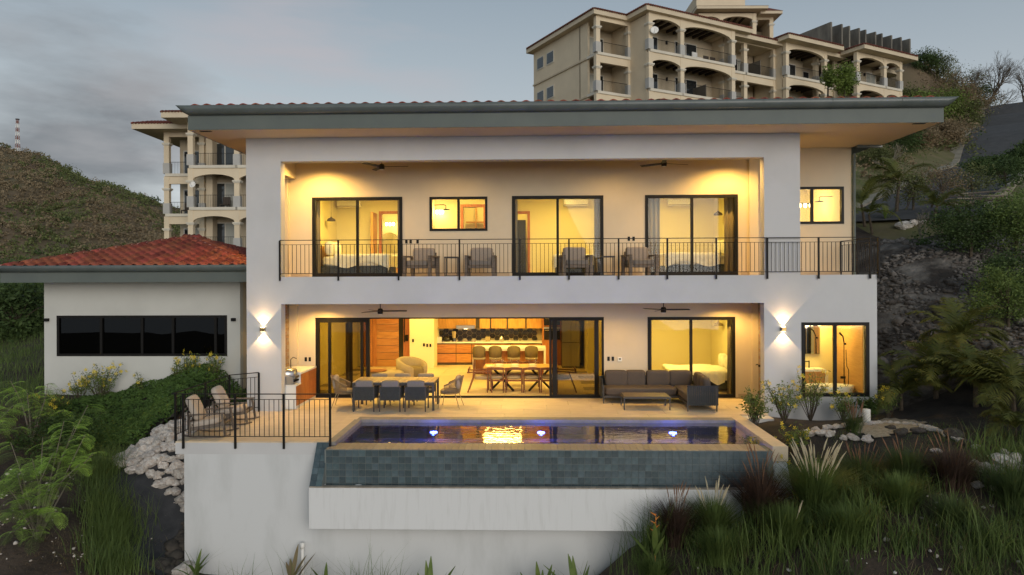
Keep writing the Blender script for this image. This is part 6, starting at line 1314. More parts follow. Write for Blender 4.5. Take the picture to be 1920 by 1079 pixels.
# radio mast on the far hill
p_ = aY(33, 274, 266); t = thing('radio_mast', 'red and white lattice radio mast on the far hilltop', 'mast', p_); H_ = (278 - 228) / 1280 * 266
for k in range(9):
    z0 = p_.z - 4 + k * (H_ + 4) / 9; z1 = z0 + (H_ + 4) / 9; w0 = .62 - .035 * k; w1 = w0 - .035; b = MB()
    cs = [(-1, -1), (1, -1), (1, 1), (-1, 1)]
    for i in range(4):
        a, c = cs[i], cs[(i + 1) % 4]; b.bar((p_.x + a[0] * w0, p_.y + a[1] * w0, z0), (p_.x + a[0] * w1, p_.y + a[1] * w1, z1), .13); b.bar((p_.x + a[0] * w0, p_.y + a[1] * w0, z0), (p_.x + c[0] * w1, p_.y + c[1] * w1, z1), .08); b.bar((p_.x + a[0] * w1, p_.y + a[1] * w1, z1), (p_.x + c[0] * w1, p_.y + c[1] * w1, z1), .08)
    b.build('mast_section', 'mast_red' if k % 2 == 0 else 'ceramic', t)
b = MB(); b.lathe((p_.x, p_.y, p_.z + H_), [(.7, 0), (.7, .4)], 8); b.build('platform', 'charcoal_metal', t)
# ================================================================ ROCKS
import bmesh
def rock_mesh(name, mt_, seed, sub=2, rough=.28, flat=.75):
    bm = bmesh.new(); bmesh.ops.create_icosphere(bm, subdivisions=sub, radius=1); rr = random.Random(seed); o3 = Vector((rr.random() * 50, rr.random() * 50, rr.random() * 50))
    for v in bm.verts:
        d = v.co.normalized(); k = 1 + rough * noise.noise(d * 1.1 + o3) * 1.6 + rough * .5 * noise.noise(d * 3.1 + o3); v.co = Vector((d.x * k * 1.15, d.y * k, d.z * k * flat))
    me = bpy.data.meshes.new(name); bm.to_mesh(me); bm.free(); me.materials.append(M[mt_]); return me
ROCKS = [rock_mesh('boulder', 'white_rock', i, rough=.42) for i in range(6)]
def place_rock(x, y, r, lab, group, dz=0, ms=ROCKS, name='boulder', cat='rock'):
    o = bpy.data.objects.new(name, random.choice(ms)); COL.objects.link(o); o.location = (x, y, H1(x, y) + r * .35 + dz); o.scale = (r * random.uniform(.85, 1.15), r * random.uniform(.85, 1.15), r * random.uniform(.8, 1.1)); o.rotation_euler = (random.uniform(-.3, .3), random.uniform(-.3, .3), random.uniform(0, 6.28)); setp(o, lab, cat, group); return o
poly = [(-10.0, 15.9), (-9.6, 16.5), (-9.0, 17.0), (-8.3, 17.6), (-7.8, 17.6), (-7.78, 15.3), (-8.1, 15.4), (-8.7, 15.5), (-9.4, 15.6)]
def inpoly(x, y, poly):
    c = False; j = len(poly) - 1
    for i in range(len(poly)):
        if (poly[i][1] > y) != (poly[j][1] > y) and x < (poly[j][0] - poly[i][0]) * (y - poly[i][1]) / (poly[j][1] - poly[i][1]) + poly[i][0]: c = not c
        j = i
    return c
pts = []; tries = 0
while len(pts) < 150 and tries < 20000:
    tries += 1; x = random.uniform(-10.3, -7.7); y = random.uniform(15.2, 17.8)
    if inpoly(x, y, poly) and all(hypot(x - a, y - c) > .135 for a, c in pts): pts.append((x, y))
for x, y in pts: place_rock(x, y, random.uniform(.105, .175), 'white boulder in the rock pile beside the terrace corner', 'white boulders piled beside the terrace', dz=random.uniform(0, .1))
place_rock(aY(208, 812, 17.3).x, 17.3, .10, 'small tan stone alone in the soil left of the white rock pile', None); place_rock(aY(232, 870, 16).x, 16.0, .11, 'pale stone below the hedge, left of the dark cloth', None)
o_ = place_rock(aY(341, 1010, 14.1).x, 14.15, .24, 'square pale block leaning against the foot of the retaining wall', None)
def gpt(px_, py_):   # where a pixel ray meets the ground
    d = ray(px_, py_); t = np.arange(9, 22, .05); xs_, ys_ = d[0] * t, d[1] * t; zz_ = CZ + d[2] * t - HH(xs_, ys_); i = int(np.argmax(zz_ < 0)); return Vector((xs_[i], ys_[i], 0))
def along(P, step, z=0):
    W3 = [gpt(a, c) for a, c in P]; o = []
    for a, c in zip(W3[:-1], W3[1:]):
        n_ = max(1, int((c - a).length / step))
        for i in range(n_): o.append(a.lerp(c, i / n_))
    return o
for v in along([(1520, 815), (1545, 806), (1600, 800), (1660, 795), (1710, 798), (1760, 812), (1800, 828), (1842, 846)], .125): place_rock(v.x + random.uniform(-.03, .03), v.y + random.uniform(-.03, .03), random.uniform(.055, .09), 'white stone in the curved border of the garden bed', 'white stones edging the garden bed')
for v in along([(1520, 818), (1560, 822), (1600, 828), (1645, 830)], .17): place_rock(v.x + random.uniform(-.04, .04), v.y + random.uniform(-.05, .05), random.uniform(.08, .13), 'white stone in the near border row of the garden bed', 'white stones of the near border row')
for px_, py_, r in [(1830, 878, .13), (1848, 884, .14), (1868, 886, .10), (1880, 872, .17), (1905, 868, .12), (1900, 880, .15), (1916, 886, .12), (1885, 856, .10), (1905, 858, .09), (1866, 920, .08), (1880, 924, .09), (1915, 923, .11), (1720, 876, .10), (1735, 893, .11), (1745, 898, .09), (1832, 915, .09), (1716, 870, .08), (1755, 850, .09), (1662, 1015, .05), (1590, 1005, .05)]:
    v = gpt(px_, py_); place_rock(v.x, v.y, r, 'loose white stone lying in the grass on the right', 'loose white stones on the right')
for px_, py_, r in [(1690, 815, .13), (1722, 812, .12), (1790, 822, .17), (1810, 838, .14), (1670, 806, .10)]: v = gpt(px_, py_); place_rock(v.x, v.y, r, 'dark rounded rock lying under the palms', 'dark rocks under the palms', ms=[rock_mesh('boulder', 'dark_rock', 20 + i) for i in range(2)])
# rubble on the cut slope: uncountable, one mesh
def scatter_rocks(name, xs, ys, rs_, mt_, seed):
    base = bmesh.new(); bmesh.ops.create_icosphere(base, subdivisions=1, radius=1); bv = np.array([v.co[:] for v in base.verts]); bf = np.array([[v.index for v in f.verts] for f in base.faces]); base.free()
    rg = np.random.RandomState(seed); n_ = len(xs); zs = HH(xs, ys); ang = rg.rand(n_) * 6.28
    nv = bv[None] * (1 + .35 * (rg.rand(n_, len(bv), 1) - .5) * 2) * np.stack([rs_ * rg.uniform(.8, 1.4, n_), rs_, rs_ * rg.uniform(.5, .9, n_)], 1)[:, None, :]
    ca, sa = np.cos(ang)[:, None], np.sin(ang)[:, None]; X = nv[..., 0] * ca - nv[..., 1] * sa + xs[:, None]; Y = nv[..., 0] * sa + nv[..., 1] * ca + ys[:, None]; Z = nv[..., 2] + zs[:, None] + rs_[:, None] * .2
    V = np.stack([X, Y, Z], -1).reshape(-1, 3); Q = (bf[None] + (np.arange(n_) * len(bv))[:, None, None]).reshape(-1, 3)
    o = bpy.data.objects.new(name, np_mesh(name, V, Q, [mt_])); COL.objects.link(o); o['kind'] = 'stuff'; return o
rg = np.random.RandomState(11); n_ = 13000; xs = rg.uniform(8.9, 24, n_); ys = rg.uniform(17.4, 27.5, n_); nzv = np.array([noise.noise(Vector((a * .45, c * .45, 3))) for a, c in zip(xs, ys)]); k_ = (nzv > -.05) & (ys > 17.3 + (np.maximum(13 - xs, 0)) * .2)
scatter_rocks('rubble', xs[k_], ys[k_], rg.gamma(2, .019, n_)[k_] + .012, 'slope_rock', 1)
n_ = 220; xs = rg.uniform(-12, -7.6, n_); ys = rg.uniform(11, 15.5, n_); scatter_rocks('gravel', xs, ys, rg.gamma(2, .006, n_) + .007, 'white_rock', 2)
n_ = 160; xs = rg.uniform(3, 12, n_); ys = rg.uniform(11, 14, n_); scatter_rocks('gravel', xs, ys, rg.gamma(2, .008, n_) + .008, 'white_rock', 4)
n_ = 400; ys = rg.uniform(14.0, 14.32, n_); xs = -7.62 + rg.uniform(-.25, .1, n_); ys = rg.uniform(13.9, 15.3, n_); scatter_rocks('dark_rubble', xs, ys, rg.gamma(2, .03, n_) + .02, 'dark_rock', 3)
# ================================================================ PLANTS
def blades(P, H, Wd, az, bend, segs=3):
    """P (n,3); vectorised grass blades; quads"""
    n = len(P); d = np.stack([np.cos(az), np.sin(az), np.zeros(n)], 1); s_ = np.stack([-np.sin(az), np.cos(az), np.zeros(n)], 1); rows = []
    for k in range(segs + 1):
        t = k / segs; w = Wd * (1 - t) ** .7 * .5 + 1e-4; c = P + d * (H * bend * t ** 1.8)[:, None] + np.array([0, 0, 1]) * (H * (t - .28 * bend * t ** 2.2))[:, None]
        rows.append(c - s_ * w[:, None]); rows.append(c + s_ * w[:, None])
    V = np.stack(rows, 1).reshape(-1, 3); m_ = 2 * (segs + 1); b0 = np.arange(n) * m_
    Q = np.concatenate([np.stack([b0 + 2 * k, b0 + 2 * k + 1, b0 + 2 * k + 3, b0 + 2 * k + 2], 1) for k in range(segs)])
    return V, Q
def np_obj(name, V, Q, mats, mi=None, parent=None, kind=None, smooth=False):
    o = bpy.data.objects.new(name, np_mesh(name, V, Q, mats, mi, smooth)); COL.objects.link(o)
    if parent is not None: o.parent = parent
    if kind: o['kind'] = kind
    return o
def grass_field(name, xs, ys, h, w, mt_, seed, bend=(.15, .9)):
    r_ = np.random.RandomState(seed); n = len(xs); P = np.stack([xs, ys, HH(xs, ys) - .02], 1); hm = np.array([.55 + .9 * max(0, noise.noise(Vector((a * 1.1, c * 1.1, 5))) + .35) for a, c in zip(xs, ys)]); V, Q = blades(P, hm * r_.uniform(h[0], h[1], n), r_.uniform(w[0], w[1], n), r_.rand(n) * 6.28, r_.uniform(*bend, n)); return np_obj(name, V, Q, [mt_], kind='stuff')
def clumpy(n, x0, x1, y0, y1, seed, nc=60, sd=.25):
    r_ = np.random.RandomState(seed); c = np.stack([r_.uniform(x0, x1, nc), r_.uniform(y0, y1, nc)], 1); i = r_.randint(0, nc, n); p = c[i] + r_.normal(0, sd, (n, 2)); return p[:, 0], p[:, 1]
# green grass over the slope in front, right
def out_walls(x, y): return ~((x > -7.6) & (x < 5.3) & (y > 13.72)) & ~((x > 5.0) & (x < 9) & (y > 17.3))
x, y = clumpy(9500, 1.2, 14, 10.6, 13.6, 5, 90, .18); k_ = out_walls(x, y) & (y < 13.65); grass_field('grass', x[k_], y[k_], (.25, .85), (.012, .024), 'grass_green', 1)
x, y = clumpy(7000, 2.0, 14, 10.4, 14.5, 6, 60, .2); k_ = out_walls(x, y); grass_field('grass', x[k_], y[k_], (.2, .6), (.010, .018), 'grass_dark', 2)
x, y = clumpy(1300, 2, 14, 10.4, 14, 7, 60, .5); k_ = out_walls(x, y); grass_field('dry_grass', x[k_], y[k_], (.3, .8), (.006, .012), 'dry_grass', 3, (.5, 1.3))
x, y = clumpy(700, -7, 3, 13.2, 13.75, 8, 40, .15); k_ = y < 13.9; grass_field('grass', x[k_], y[k_], (.45, 1.15), (.008, .016), 'grass_green', 4)
x, y = clumpy(5000, 5.5, 13, 12.6, 15.6, 9, 90, .3); k_ = out_walls(x, y); grass_field('grass', x[k_], y[k_], (.05, .16), (.006, .012), 'grass_green', 12)
# left side: tall grass band and far meadow
bx = [(185, 830, 16.8), (190, 870, 16.2), (195, 930, 15.4), (200, 980, 14.6), (205, 1030, 13.8), (215, 1079, 13.0), (230, 1000, 14.3)]
X_, Y_ = [], []; r_ = np.random.RandomState(3)
for q in bx: v = aY(*q); X_ += list(v.x + r_.normal(0, .20, 620)); Y_ += list(v.y + r_.normal(0, .30, 620))
grass_field('grass', np.array(X_), np.array(Y_), (.35, .95), (.009, .017), 'grass_green', 7, (.2, .9))
x, y = r_.uniform(-24, -13.2, 22000), r_.uniform(16.5, 32, 22000); k_ = (x < -15.0) | (y < 19.2); x, y = x[k_], y[k_]; grass_field('grass', x, y, (.15, .5), (.01, .02), 'grass_green', 8)
x, y = clumpy(2500, -12.5, -7.8, 10.8, 14.6, 14, 50, .2); grass_field('dry_grass', x, y, (.05, .22), (.004, .008), 'dry_grass', 9, (.6, 1.4))
x, y = clumpy(16000, 18, 45, 28, 62, 15, 400, 1.0); k_ = np.array([min(hypot(a - kx, c - ky) for kx, ky in KP) > 4.4 for a, c in zip(x, y)]); grass_field('grass', x[k_], y[k_], (.10, .32), (.02, .04), 'grass_green', 10)
# ---- plumes
def plume_mesh(mt_, ln, r):
    b = MB(); n_ = 8; pts = [(0, 0, 0), (.01, 0, .15)]; rr_ = [.004, .004]
    for k in range(n_): t = k / (n_ - 1); pts.append((.015 + .10 * t * t * ln, 0, .15 + ln * t)); rr_.append(r * (.35 + sin(pi * min(1, t * .85 + .12))) * (1 - .5 * t) * .7)
    rr_[-1] = .002; b.tube(pts, rr_, 6); rg_ = random.Random(2)
    for k in range(70):
        t = rg_.random(); i = 2 + int(t * 6.9); a = rg_.random() * 6.28; c = Vector(pts[i]).lerp(Vector(pts[min(i + 1, 9)]), rg_.random()); d = Vector((cos(a), sin(a), 1.0)).normalized() * r * 1.5; s_ = Vector((-sin(a), cos(a), 0)) * .002; b.poly([c - s_, c + s_, c + d])
    me = bpy.data.meshes.new('plume'); me.from_pydata(b.v, [], b.f); me.materials.append(M[mt_]); return me
PL = {'cream': plume_mesh('plume_cream', .24, .019), 'rust': plume_mesh('plume_rust', .20, .013)}
def fountain(px_, py_, Y, h, spread, nbl, mt_, pl, npl, lab, w=(.009, .017), seed=0, xo=0, bend=(.1, .95)):
    v = aY(px_, py_, Y); x, y = v.x + xo, Y; z = H1(x, y); t = thing('fountain_grass', lab, 'ornamental grass', (x, y, z), group=None); r_ = np.random.RandomState(seed)
    a = r_.rand(nbl) * 6.28; rad = np.abs(r_.normal(0, spread * .35, nbl)); P = np.stack([rad * np.cos(a), rad * np.sin(a), np.full(nbl, -.04)], 1); nbl = nbl; V, Q = blades(P, r_.uniform(.55, 1.05, nbl) * h, r_.uniform(*w, nbl), a + r_.normal(0, .4, nbl), r_.uniform(*bend, nbl), 4); np_obj('leaves', V, Q, [mt_], parent=t)
    for k in range(npl):
        a = r_.rand() * 6.28; rr_ = spread * (.25 + .75 * r_.rand()); o = bpy.data.objects.new('plume', PL[pl]); COL.objects.link(o); o.parent = t; hh = h * (.86 + .3 * r_.rand()); o.location = (rr_ * .75 * cos(a), rr_ * .75 * sin(a), hh - .28 - rr_ * .2); o.rotation_euler = (0, .1 + .45 * rr_ + r_.rand() * .15, a); o.scale = (1.1, 1.1, 1.1)
    return t
fountain(1530, 985, 13.2, 1.15, .42, 2600, 'grass_green', 'cream', 34, 'broad green fountain grass with many cream plumes right of the pool wall', seed=1)
fountain(1340, 1005, 13.3, 1.0, .28, 1500, 'grass_green', 'cream', 9, 'green fountain grass with a few cream plumes in front of the pool basin', seed=2)
fountain(1425, 1000, 13.45, 1.35, .30, 1700, 'grass_purple', 'rust', 16, 'tall dark purple fountain grass at the right end of the pool wall', seed=3)
fountain(1268, 1010, 13.35, 1.05, .26, 1200, 'grass_purple', 'rust', 10, 'dark purple grass with thin arching rust plumes in front of the basin', seed=4)
fountain(1618, 935, 13.8, .75, .42, 1700, 'grass_dark', 'rust', 14, 'large dark fountain grass in front of the curved stone border', seed=5)
fountain(1700, 940, 13.4, .72, .40, 1800, 'grass_dark', 'rust', 10, 'dark fountain grass under the palms, second from the frame edge', seed=6)
fountain(1785, 950, 12.9, .85, .35, 1600, 'grass_purple', 'rust', 6, 'dark purple fountain grass near the right frame edge', seed=7)
fountain(1900, 1000, 12.2, .8, .35, 1200, 'grass_dark', 'rust', 0, 'plain dark grass tuft in the lower right corner', seed=8)
fountain(1600, 830, 15.6, .6, .25, 260, 'grass_dark', 'rust', 12, 'thin rust plumed grass standing in the garden bed under the bathroom window', seed=9)
fountain(1690, 1010, 12.6, .75, .35, 1300, 'grass_green', 'rust', 0, 'green grass tuft low on the slope on the right', seed=10)
fountain(1480, 1040, 12.6, .8, .38, 1400, 'grass_green', 'cream', 1, 'green grass tuft low on the slope below the cream plumes', seed=11)
fountain(1590, 1045, 12.1, .7, .35, 1200, 'grass_green', 'rust', 0, 'green grass tuft at the bottom edge between two others', seed=12)
fountain(1350, 1060, 12.6, .7, .35, 1300, 'grass_green', 'rust', 0, 'green grass tuft at the bottom edge below the small cream plumes', seed=13)
fountain(1230, 1060, 12.9, .6, .3, 1000, 'grass_green', 'rust', 0, 'green grass tuft at the bottom edge below the orange flower', seed=14)
fountain(1790, 1040, 11.9, .7, .3, 900, 'grass_dark', 'rust', 0, 'small dark grass tuft at the bottom edge near the right corner', seed=15)
# ---- broad leaved plants
def leaf_strip(b, base, d, L_, w, droop, n_=5, fold=.15):
    d = Vector(d).normalized(); s_ = d.cross(Vector((0, 0, 1))).normalized() if abs(d.z) < .98 else Vector((1, 0, 0)); prev = None; p = Vector(base); dd = d.copy()
    for k in range(n_ + 1):
        t = k / n_; ww = w * sin(pi * (.08 + .9 * t)) ** .8 * .5; up = s_.cross(dd).normalized(); a = b.p(*(p - s_ * ww + up * ww * fold)); c = b.p(*p); e = b.p(*(p + s_ * ww + up * ww * fold))
        if prev: b.face((prev[0], prev[1], c, a)); b.face((prev[1], prev[2], e, c))
        prev = (a, c, e); dd = (dd + Vector((0, 0, -droop / n_))).normalized(); p = p + dd * (L_ / n_)
def broad(px_, py_, Y, h, n_, lab, flower=False, seed=0, mt_='leaf_shrub', cat='plant'):
    v = aY(px_, py_, Y); z = H1(v.x, Y); t = thing('broad_leaf_plant', lab, cat, (v.x, Y, z)); rr_ = random.Random(seed)
    for k in range(n_):
        b = MB(); a = rr_.random() * 6.28; e = rr_.uniform(.9, 1.45); leaf_strip(b, (0, 0, rr_.uniform(0, h * .3)), (cos(a) * cos(e), sin(a) * cos(e), sin(e)), h * rr_.uniform(.55, .95), h * .11, rr_.uniform(.1, .6), 6); b.build('leaf', mt_, t, world=False, smooth=True)
    if flower:
        b = MB(); b.tube([(0, 0, 0), (.02, 0, h * 1.05)], .008, 5)
        for k in range(5): s_ = 1 if k % 2 else -1; b.tube([(.01, 0, h * (.7 + .08 * k)), (s_ * .09, 0, h * (.76 + .08 * k))], [.018, .003], 5)
        b.build('flower', 'petal_orange', t, world=False)
    return t
broad(1228, 1010, 13.1, 1.0, 6, 'broad leaved plant with an orange flower spike in front of the basin', True, 1); broad(805, 1079, 13.3, 1.12, 10, 'low broad leaved plant at the bottom edge, left one'), broad(1015, 1075, 13.4, 1.18, 11, 'low broad leaved plant at the bottom edge, near the middle', seed=3); broad(1082, 1077, 13.3, 1.08, 10, 'low broad leaved plant just right of the middle one', seed=4)
broad(365, 1079, 13.9, .7, 9, 'small leafy plant at the foot of the retaining wall corner', seed=5); broad(610, 1082, 13.7, .75, 8, 'tiny leafy plant beside the white plastic pipe', seed=6); broad(548, 1075, 13.95, .85, 6, 'thin yellowish sprout left of the white plastic pipe', seed=7, mt_='dry_grass')
# ---- leaf clouds
def leaf_quads(C, size, seed, asp=.55, updown=.6):
    r_ = np.random.RandomState(seed); n = len(C); a = r_.normal(0, 1, (n, 3)); a[:, 2] *= updown; a /= np.linalg.norm(a, axis=1)[:, None]; b_ = r_.normal(0, 1, (n, 3)); b_ -= a * (a * b_).sum(1)[:, None]; b_ /= np.linalg.norm(b_, axis=1)[:, None]; s_ = size * r_.uniform(.6, 1.3, n); a *= s_[:, None]; b_ *= (s_ * asp)[:, None]
    V = np.stack([C - a, C - b_ * .9 + a * .1, C + a, C + b_ * .9 + a * .1], 1).reshape(-1, 3); Q = np.arange(4 * n).reshape(n, 4); return V, Q
def crown_points(n, rad, nc, seed, sd=.22, hollow=.45):
    r_ = np.random.RandomState(seed); d = r_.normal(0, 1, (nc, 3)); d /= np.linalg.norm(d, axis=1)[:, None]; c = d * (hollow + (1 - hollow) * r_.rand(nc, 1)) ; i = r_.randint(0, nc, n); p = c[i] + r_.normal(0, sd, (n, 3)) * r_.uniform(.6, 1.3, (nc, 1))[i]; return p * np.array(rad), c * np.array(rad)
def tree(px_, py_, Y, H_, rad, nl, ls, mt_, lab, seed=0, nc=40, cat='tree', name='tree', bark='bark', trunk=.35, zoff=None, updown=.6):
    v = aY(px_, py_, Y); x, y = v.x, Y; z = H1(x, y) if zoff is None else zoff; t = thing(name, lab, cat, (x, y, z)); top = Vector((0, 0, H_ - rad[2])); P, C_ = crown_points(nl, rad, nc, seed); V, Q = leaf_quads(P + np.array(top), ls, seed + 1, updown=updown); np_obj('crown', V, Q, [mt_], parent=t)
    b = MB(); r0 = max(.03, H_ * .022); b.tube([(0, 0, -.3), (.03 * H_ * .3, 0, top.z * .5), (0, .02, top.z)], [r0 * 1.3, r0, r0 * .7], 6)
    for c in C_[::max(1, nc // 12)]: b.tube([(0, 0, top.z * .55), tuple(Vector(c) * .5 + top * .9), tuple(Vector(c) * .95 + top)], [r0 * .5, r0 * .3, r0 * .1], 4)
    b.build('trunk', bark, t, world=False); return t
# trees and bushes right of the villa
for i, a in enumerate([
    (1820, 470, 24, 1.9, (1.3, .9, .8), 8000, .045, 'leaf_tree', 'dark green bush on the slope above the palms, left of the frame edge'),
    (1905, 400, 24, 2.4, (1.3, 1.1, 1.1), 9000, .045, 'leaf_shrub', 'dense green tree at the right frame edge, upper one'),
    (1890, 545, 19.5, 1.7, (1.0, .8, .75), 8000, .035, 'leaf_shrub', 'lighter green leafy bush hanging over the slope at the right edge'),
    (1900, 470, 21, 1.5, (.9, .8, .6), 5000, .04, 'leaf_tree', 'dark green bush between the two leafy ones at the right edge'),
    (1712, 428, 31, 2.0, (1.0, .8, .8), 1500, .05, 'leaf_olive', 'thin olive scrub bush right of the small palms by the road'),
    (1768, 405, 33, 1.9, (1.3, .8, .75), 2000, .05, 'leaf_dry', 'thin dry bush below the bend of the road'),
    (1822, 392, 34, 1.8, (1.2, .8, .7), 2200, .05, 'leaf_olive', 'olive bush behind the timber pile, left one'),
    (1885, 380, 35, 1.9, (1.3, .8, .75), 2600, .055, 'leaf_tree', 'dark bush behind the timber pile near the frame edge'),
    (1868, 335, 44, 1.3, (1.9, 1.0, .6), 9000, .075, 'leaf_tree', 'wide dark bush beside the steep road, right side'),
    (1930, 320, 46, 1.8, (1.5, 1.2, .8), 6000, .08, 'leaf_tree', 'tall dark bush at the frame edge beside the road'),
    (1640, 310, 50, 1.4, (2.0, 1.4, .7), 4500, .07, 'leaf_olive', 'low olive scrub on the bank left of the road'),
    (1690, 265, 58, 2.2, (2.0, 1.5, 1.2), 5000, .08, 'leaf_tree', 'dark scrub bush high on the bank left of the road'),
    (1620, 275, 52, 1.4, (1.4, 1.0, .7), 3000, .07, 'leaf_dry', 'dry brown shrub on the bank behind the villa eave')]): tree(*a[:9], seed=30 + i)
for i, a in enumerate([(1583, 190, 60, 3.2, (1.0, 1.0, 1.35), 3500, .10, 'leaf_bright', 'bright green young tree in front of the condominium, between its arches'), (1552, 186, 61, 3.0, (.5, .5, 1.0), 1000, .10, 'leaf_bright', 'slim bright green tree just left of the other one'),
    (1625, 120, 76, 1.6, (1.5, 1.0, .55), 1400, .08, 'leaf_olive', 'sparse olive tree in front of the concrete fins')]): tree(*a[:9], seed=60 + i, zoff=aY(a[0], a[1], a[2]).z)
# mound beside the condominium: distinct bushes
rr_ = random.Random(9); nb_ = 0; names_ = ['dark bush', 'green bush', 'olive bush']
for i, (px_, py_, Y, r, mt_, lab) in enumerate([(1728, 118, 82, 1.7, 'leaf_tree', 'round dark bush on the hill crest next to the concrete fins'), (1758, 130, 84, 2.4, 'leaf_olive', 'olive bush on the hill crest, second from the fins'), (1795, 140, 86, 3.0, 'leaf_olive', 'olive bush on the hill crest under the bare tree'),
    (1775, 165, 76, 2.6, 'leaf_bright', 'lime green bush in the middle of the right hill'), (1735, 180, 70, 2.2, 'leaf_bright', 'lime green bush at the foot of the right hill beside the eave'), (1815, 180, 86, 3.3, 'leaf_dry', 'dry brown bush on the right flank of the right hill'), (1800, 200, 76, 2.4, 'leaf_olive', 'olive bush above the roadside'),
    (1765, 225, 64, 1.8, 'leaf_dry', 'dry brown bush beside the eave end above the roadside'), (1838, 205, 91, 2.4, 'leaf_tree', 'dark bush beside the crest of the road'), (1725, 240, 60, 1.5, 'leaf_dry', 'dry bush below the end of the gutter'), (1718, 145, 76, 2.0, 'leaf_tree', 'dark bush against the right end of the condominium'), (1705, 165, 72, 1.8, 'leaf_olive', 'olive bush touching the condominium corner'), (1790, 150, 80, 2.6, 'leaf_dry', 'dry brown bush in the centre of the right hill')]):
    tree(px_, py_, Y, r * 1.35, (r, r * .8, r * .72), 5000, .095, mt_, lab, seed=80 + i, name='bush', cat='bush')
def bare(px_, py_, Y, L_, dirv, lab, seed, depth=6, zoff=None, fine=1.0, mt_='bark'):
    v = aY(px_, py_, Y); z = H1(v.x, Y) - .4 if zoff is None else zoff; t = thing('bare_tree', lab, 'tree', (v.x, Y, z)); rr_ = random.Random(seed); bt = MB(); bb = MB()
    def grow(p, d, L_, r, k):
        mid = p + d * L_ * .5 + Vector((rr_.uniform(-1, 1), rr_.uniform(-1, 1), rr_.uniform(-1, 1))) * L_ * .06; q = p + d * L_; (bt if k == depth else bb).tube([p, mid, q], [r, r * .85, r * .7], 5 if k > 2 else 3, cap=False)
        if k == 0: return
        for _ in range(2 if rr_.random() < .35 else 3):
            n_ = Vector((rr_.uniform(-1, 1), rr_.uniform(-1, 1), rr_.uniform(-.7, 1))).normalized(); grow(q if _ else p.lerp(q, .7), (d + n_ * .62 * fine + Vector(dirv) * .10).normalized(), L_ * rr_.uniform(.62, .86), r * .62, k - 1)
    grow(Vector((0, 0, 0)), (Vector(dirv) + Vector((0, 0, .5))).normalized(), L_, L_ * .07, depth); bt.build('trunk', mt_, t, world=False); bb.build('branches', mt_, t, world=False, kind='stuff'); return t
bare(1785, 128, 80, 2.1, (.85, 0, .22), 'large bare spreading tree on top of the right hill, leaning right', 2, 7)
bare(1755, 120, 82, 1.3, (-.1, 0, .8), 'smaller bare tree on the hill crest beside the large one', 5, 6)
bare(1846, 195, 88, 2.3, (.7, 0, .65), 'bare windswept tree beside the crest of the road', 8, 7); bare(1838, 160, 88, 2.0, (.8, 0, .4), 'bare windswept tree on the right edge of the hill', 11, 6); bare(1925, 215, 97, 2.0, (-.3, 0, .8), 'bare tree cut by the right frame edge above the road', 14, 6); bare(1850, 222, 92, 1.5, (.9, 0, .25), 'low bare bush leaning over the top of the road', 17, 6)
bare(1660, 305, 48, .8, (.1, 0, .9), 'small whitish bare shrub under the villa eave on the bank', 19, 5, mt_='pale_bark'); bare(1745, 425, 31, .6, (.1, 0, .9), 'thin bare sapling in the scrub below the road bend', 23, 5); bare(1700, 425, 32, .5, (-.1, 0, .9), 'thin bare sapling behind the small palms', 25, 5); bare(1728, 440, 27, .55, (.1, 0, .9), 'small bare pale sapling at the slope edge by the road', 21, 5, mt_='pale_bark')
# ---- palms
def palm(px_, py_, Y, h, nf, fl, lab, seed=0, mt_='leaf_palm', trunk=.4, lean=(0, 0), zoff=None):
    v = aY(px_, py_, Y); z = H1(v.x, Y) if zoff is None else zoff; t = thing('palm', lab, 'palm', (v.x, Y, z)); rr_ = random.Random(seed); b = MB(); top = Vector((lean[0], lean[1], h * trunk)); b.tube([(0, 0, -.1), tuple(top * .6), tuple(top)], [.06 * h / 2, .045 * h / 2, .04 * h / 2], 7); b.build('trunk', 'bark', t, world=False)
    for k in range(nf):
        b = MB(); a = rr_.random() * 6.28; e = rr_.uniform(.35, 1.35); d = Vector((cos(a) * cos(e), sin(a) * cos(e), sin(e))); p = top.copy(); L_ = fl * rr_.uniform(.75, 1.1); n_ = 20; pts = []; dr_ = rr_.uniform(.07, .13)
        for i in range(n_ + 1): pts.append((p.copy(), d.copy())); d = (d + Vector((0, 0, -dr_ * (.4 + i / n_)))).normalized(); p = p + d * (L_ / n_)
        b.tube([q[0] for q in pts[::4]], [.012, .01, .008, .006, .004, .003][:len(pts[::4])], 4, cap=False)
        for i in range(3, n_ + 1):
            for j in range(2):
              c, dd = pts[i]; c = c - dd * (L_ / n_) * .5 * j
              for s_ in (-1, 1):
                sd_ = dd.cross(Vector((0, 0, 1))).normalized() * s_; ll = fl * .30 * sin(pi * min(.97, (i - 1) / n_ * .9 + .1)) ** .6; ed = (sd_ * .8 + dd * .75 + Vector((0, 0, rr_.uniform(-.25, .15)))).normalized(); w = .014 * fl / 1.2; m_ = c + ed * ll * .55; e_ = c + ed * ll + Vector((0, 0, -.22 * ll)); wv = dd * w
                i0, i1, i2, i3, i4 = b.p(*(c - wv)), b.p(*(c + wv)), b.p(*(m_ + wv)), b.p(*(m_ - wv)), b.p(*e_); b.face((i0, i1, i2, i3)); b.face((i3, i2, i4))
        b.build('frond', mt_, t, world=False)
    return t
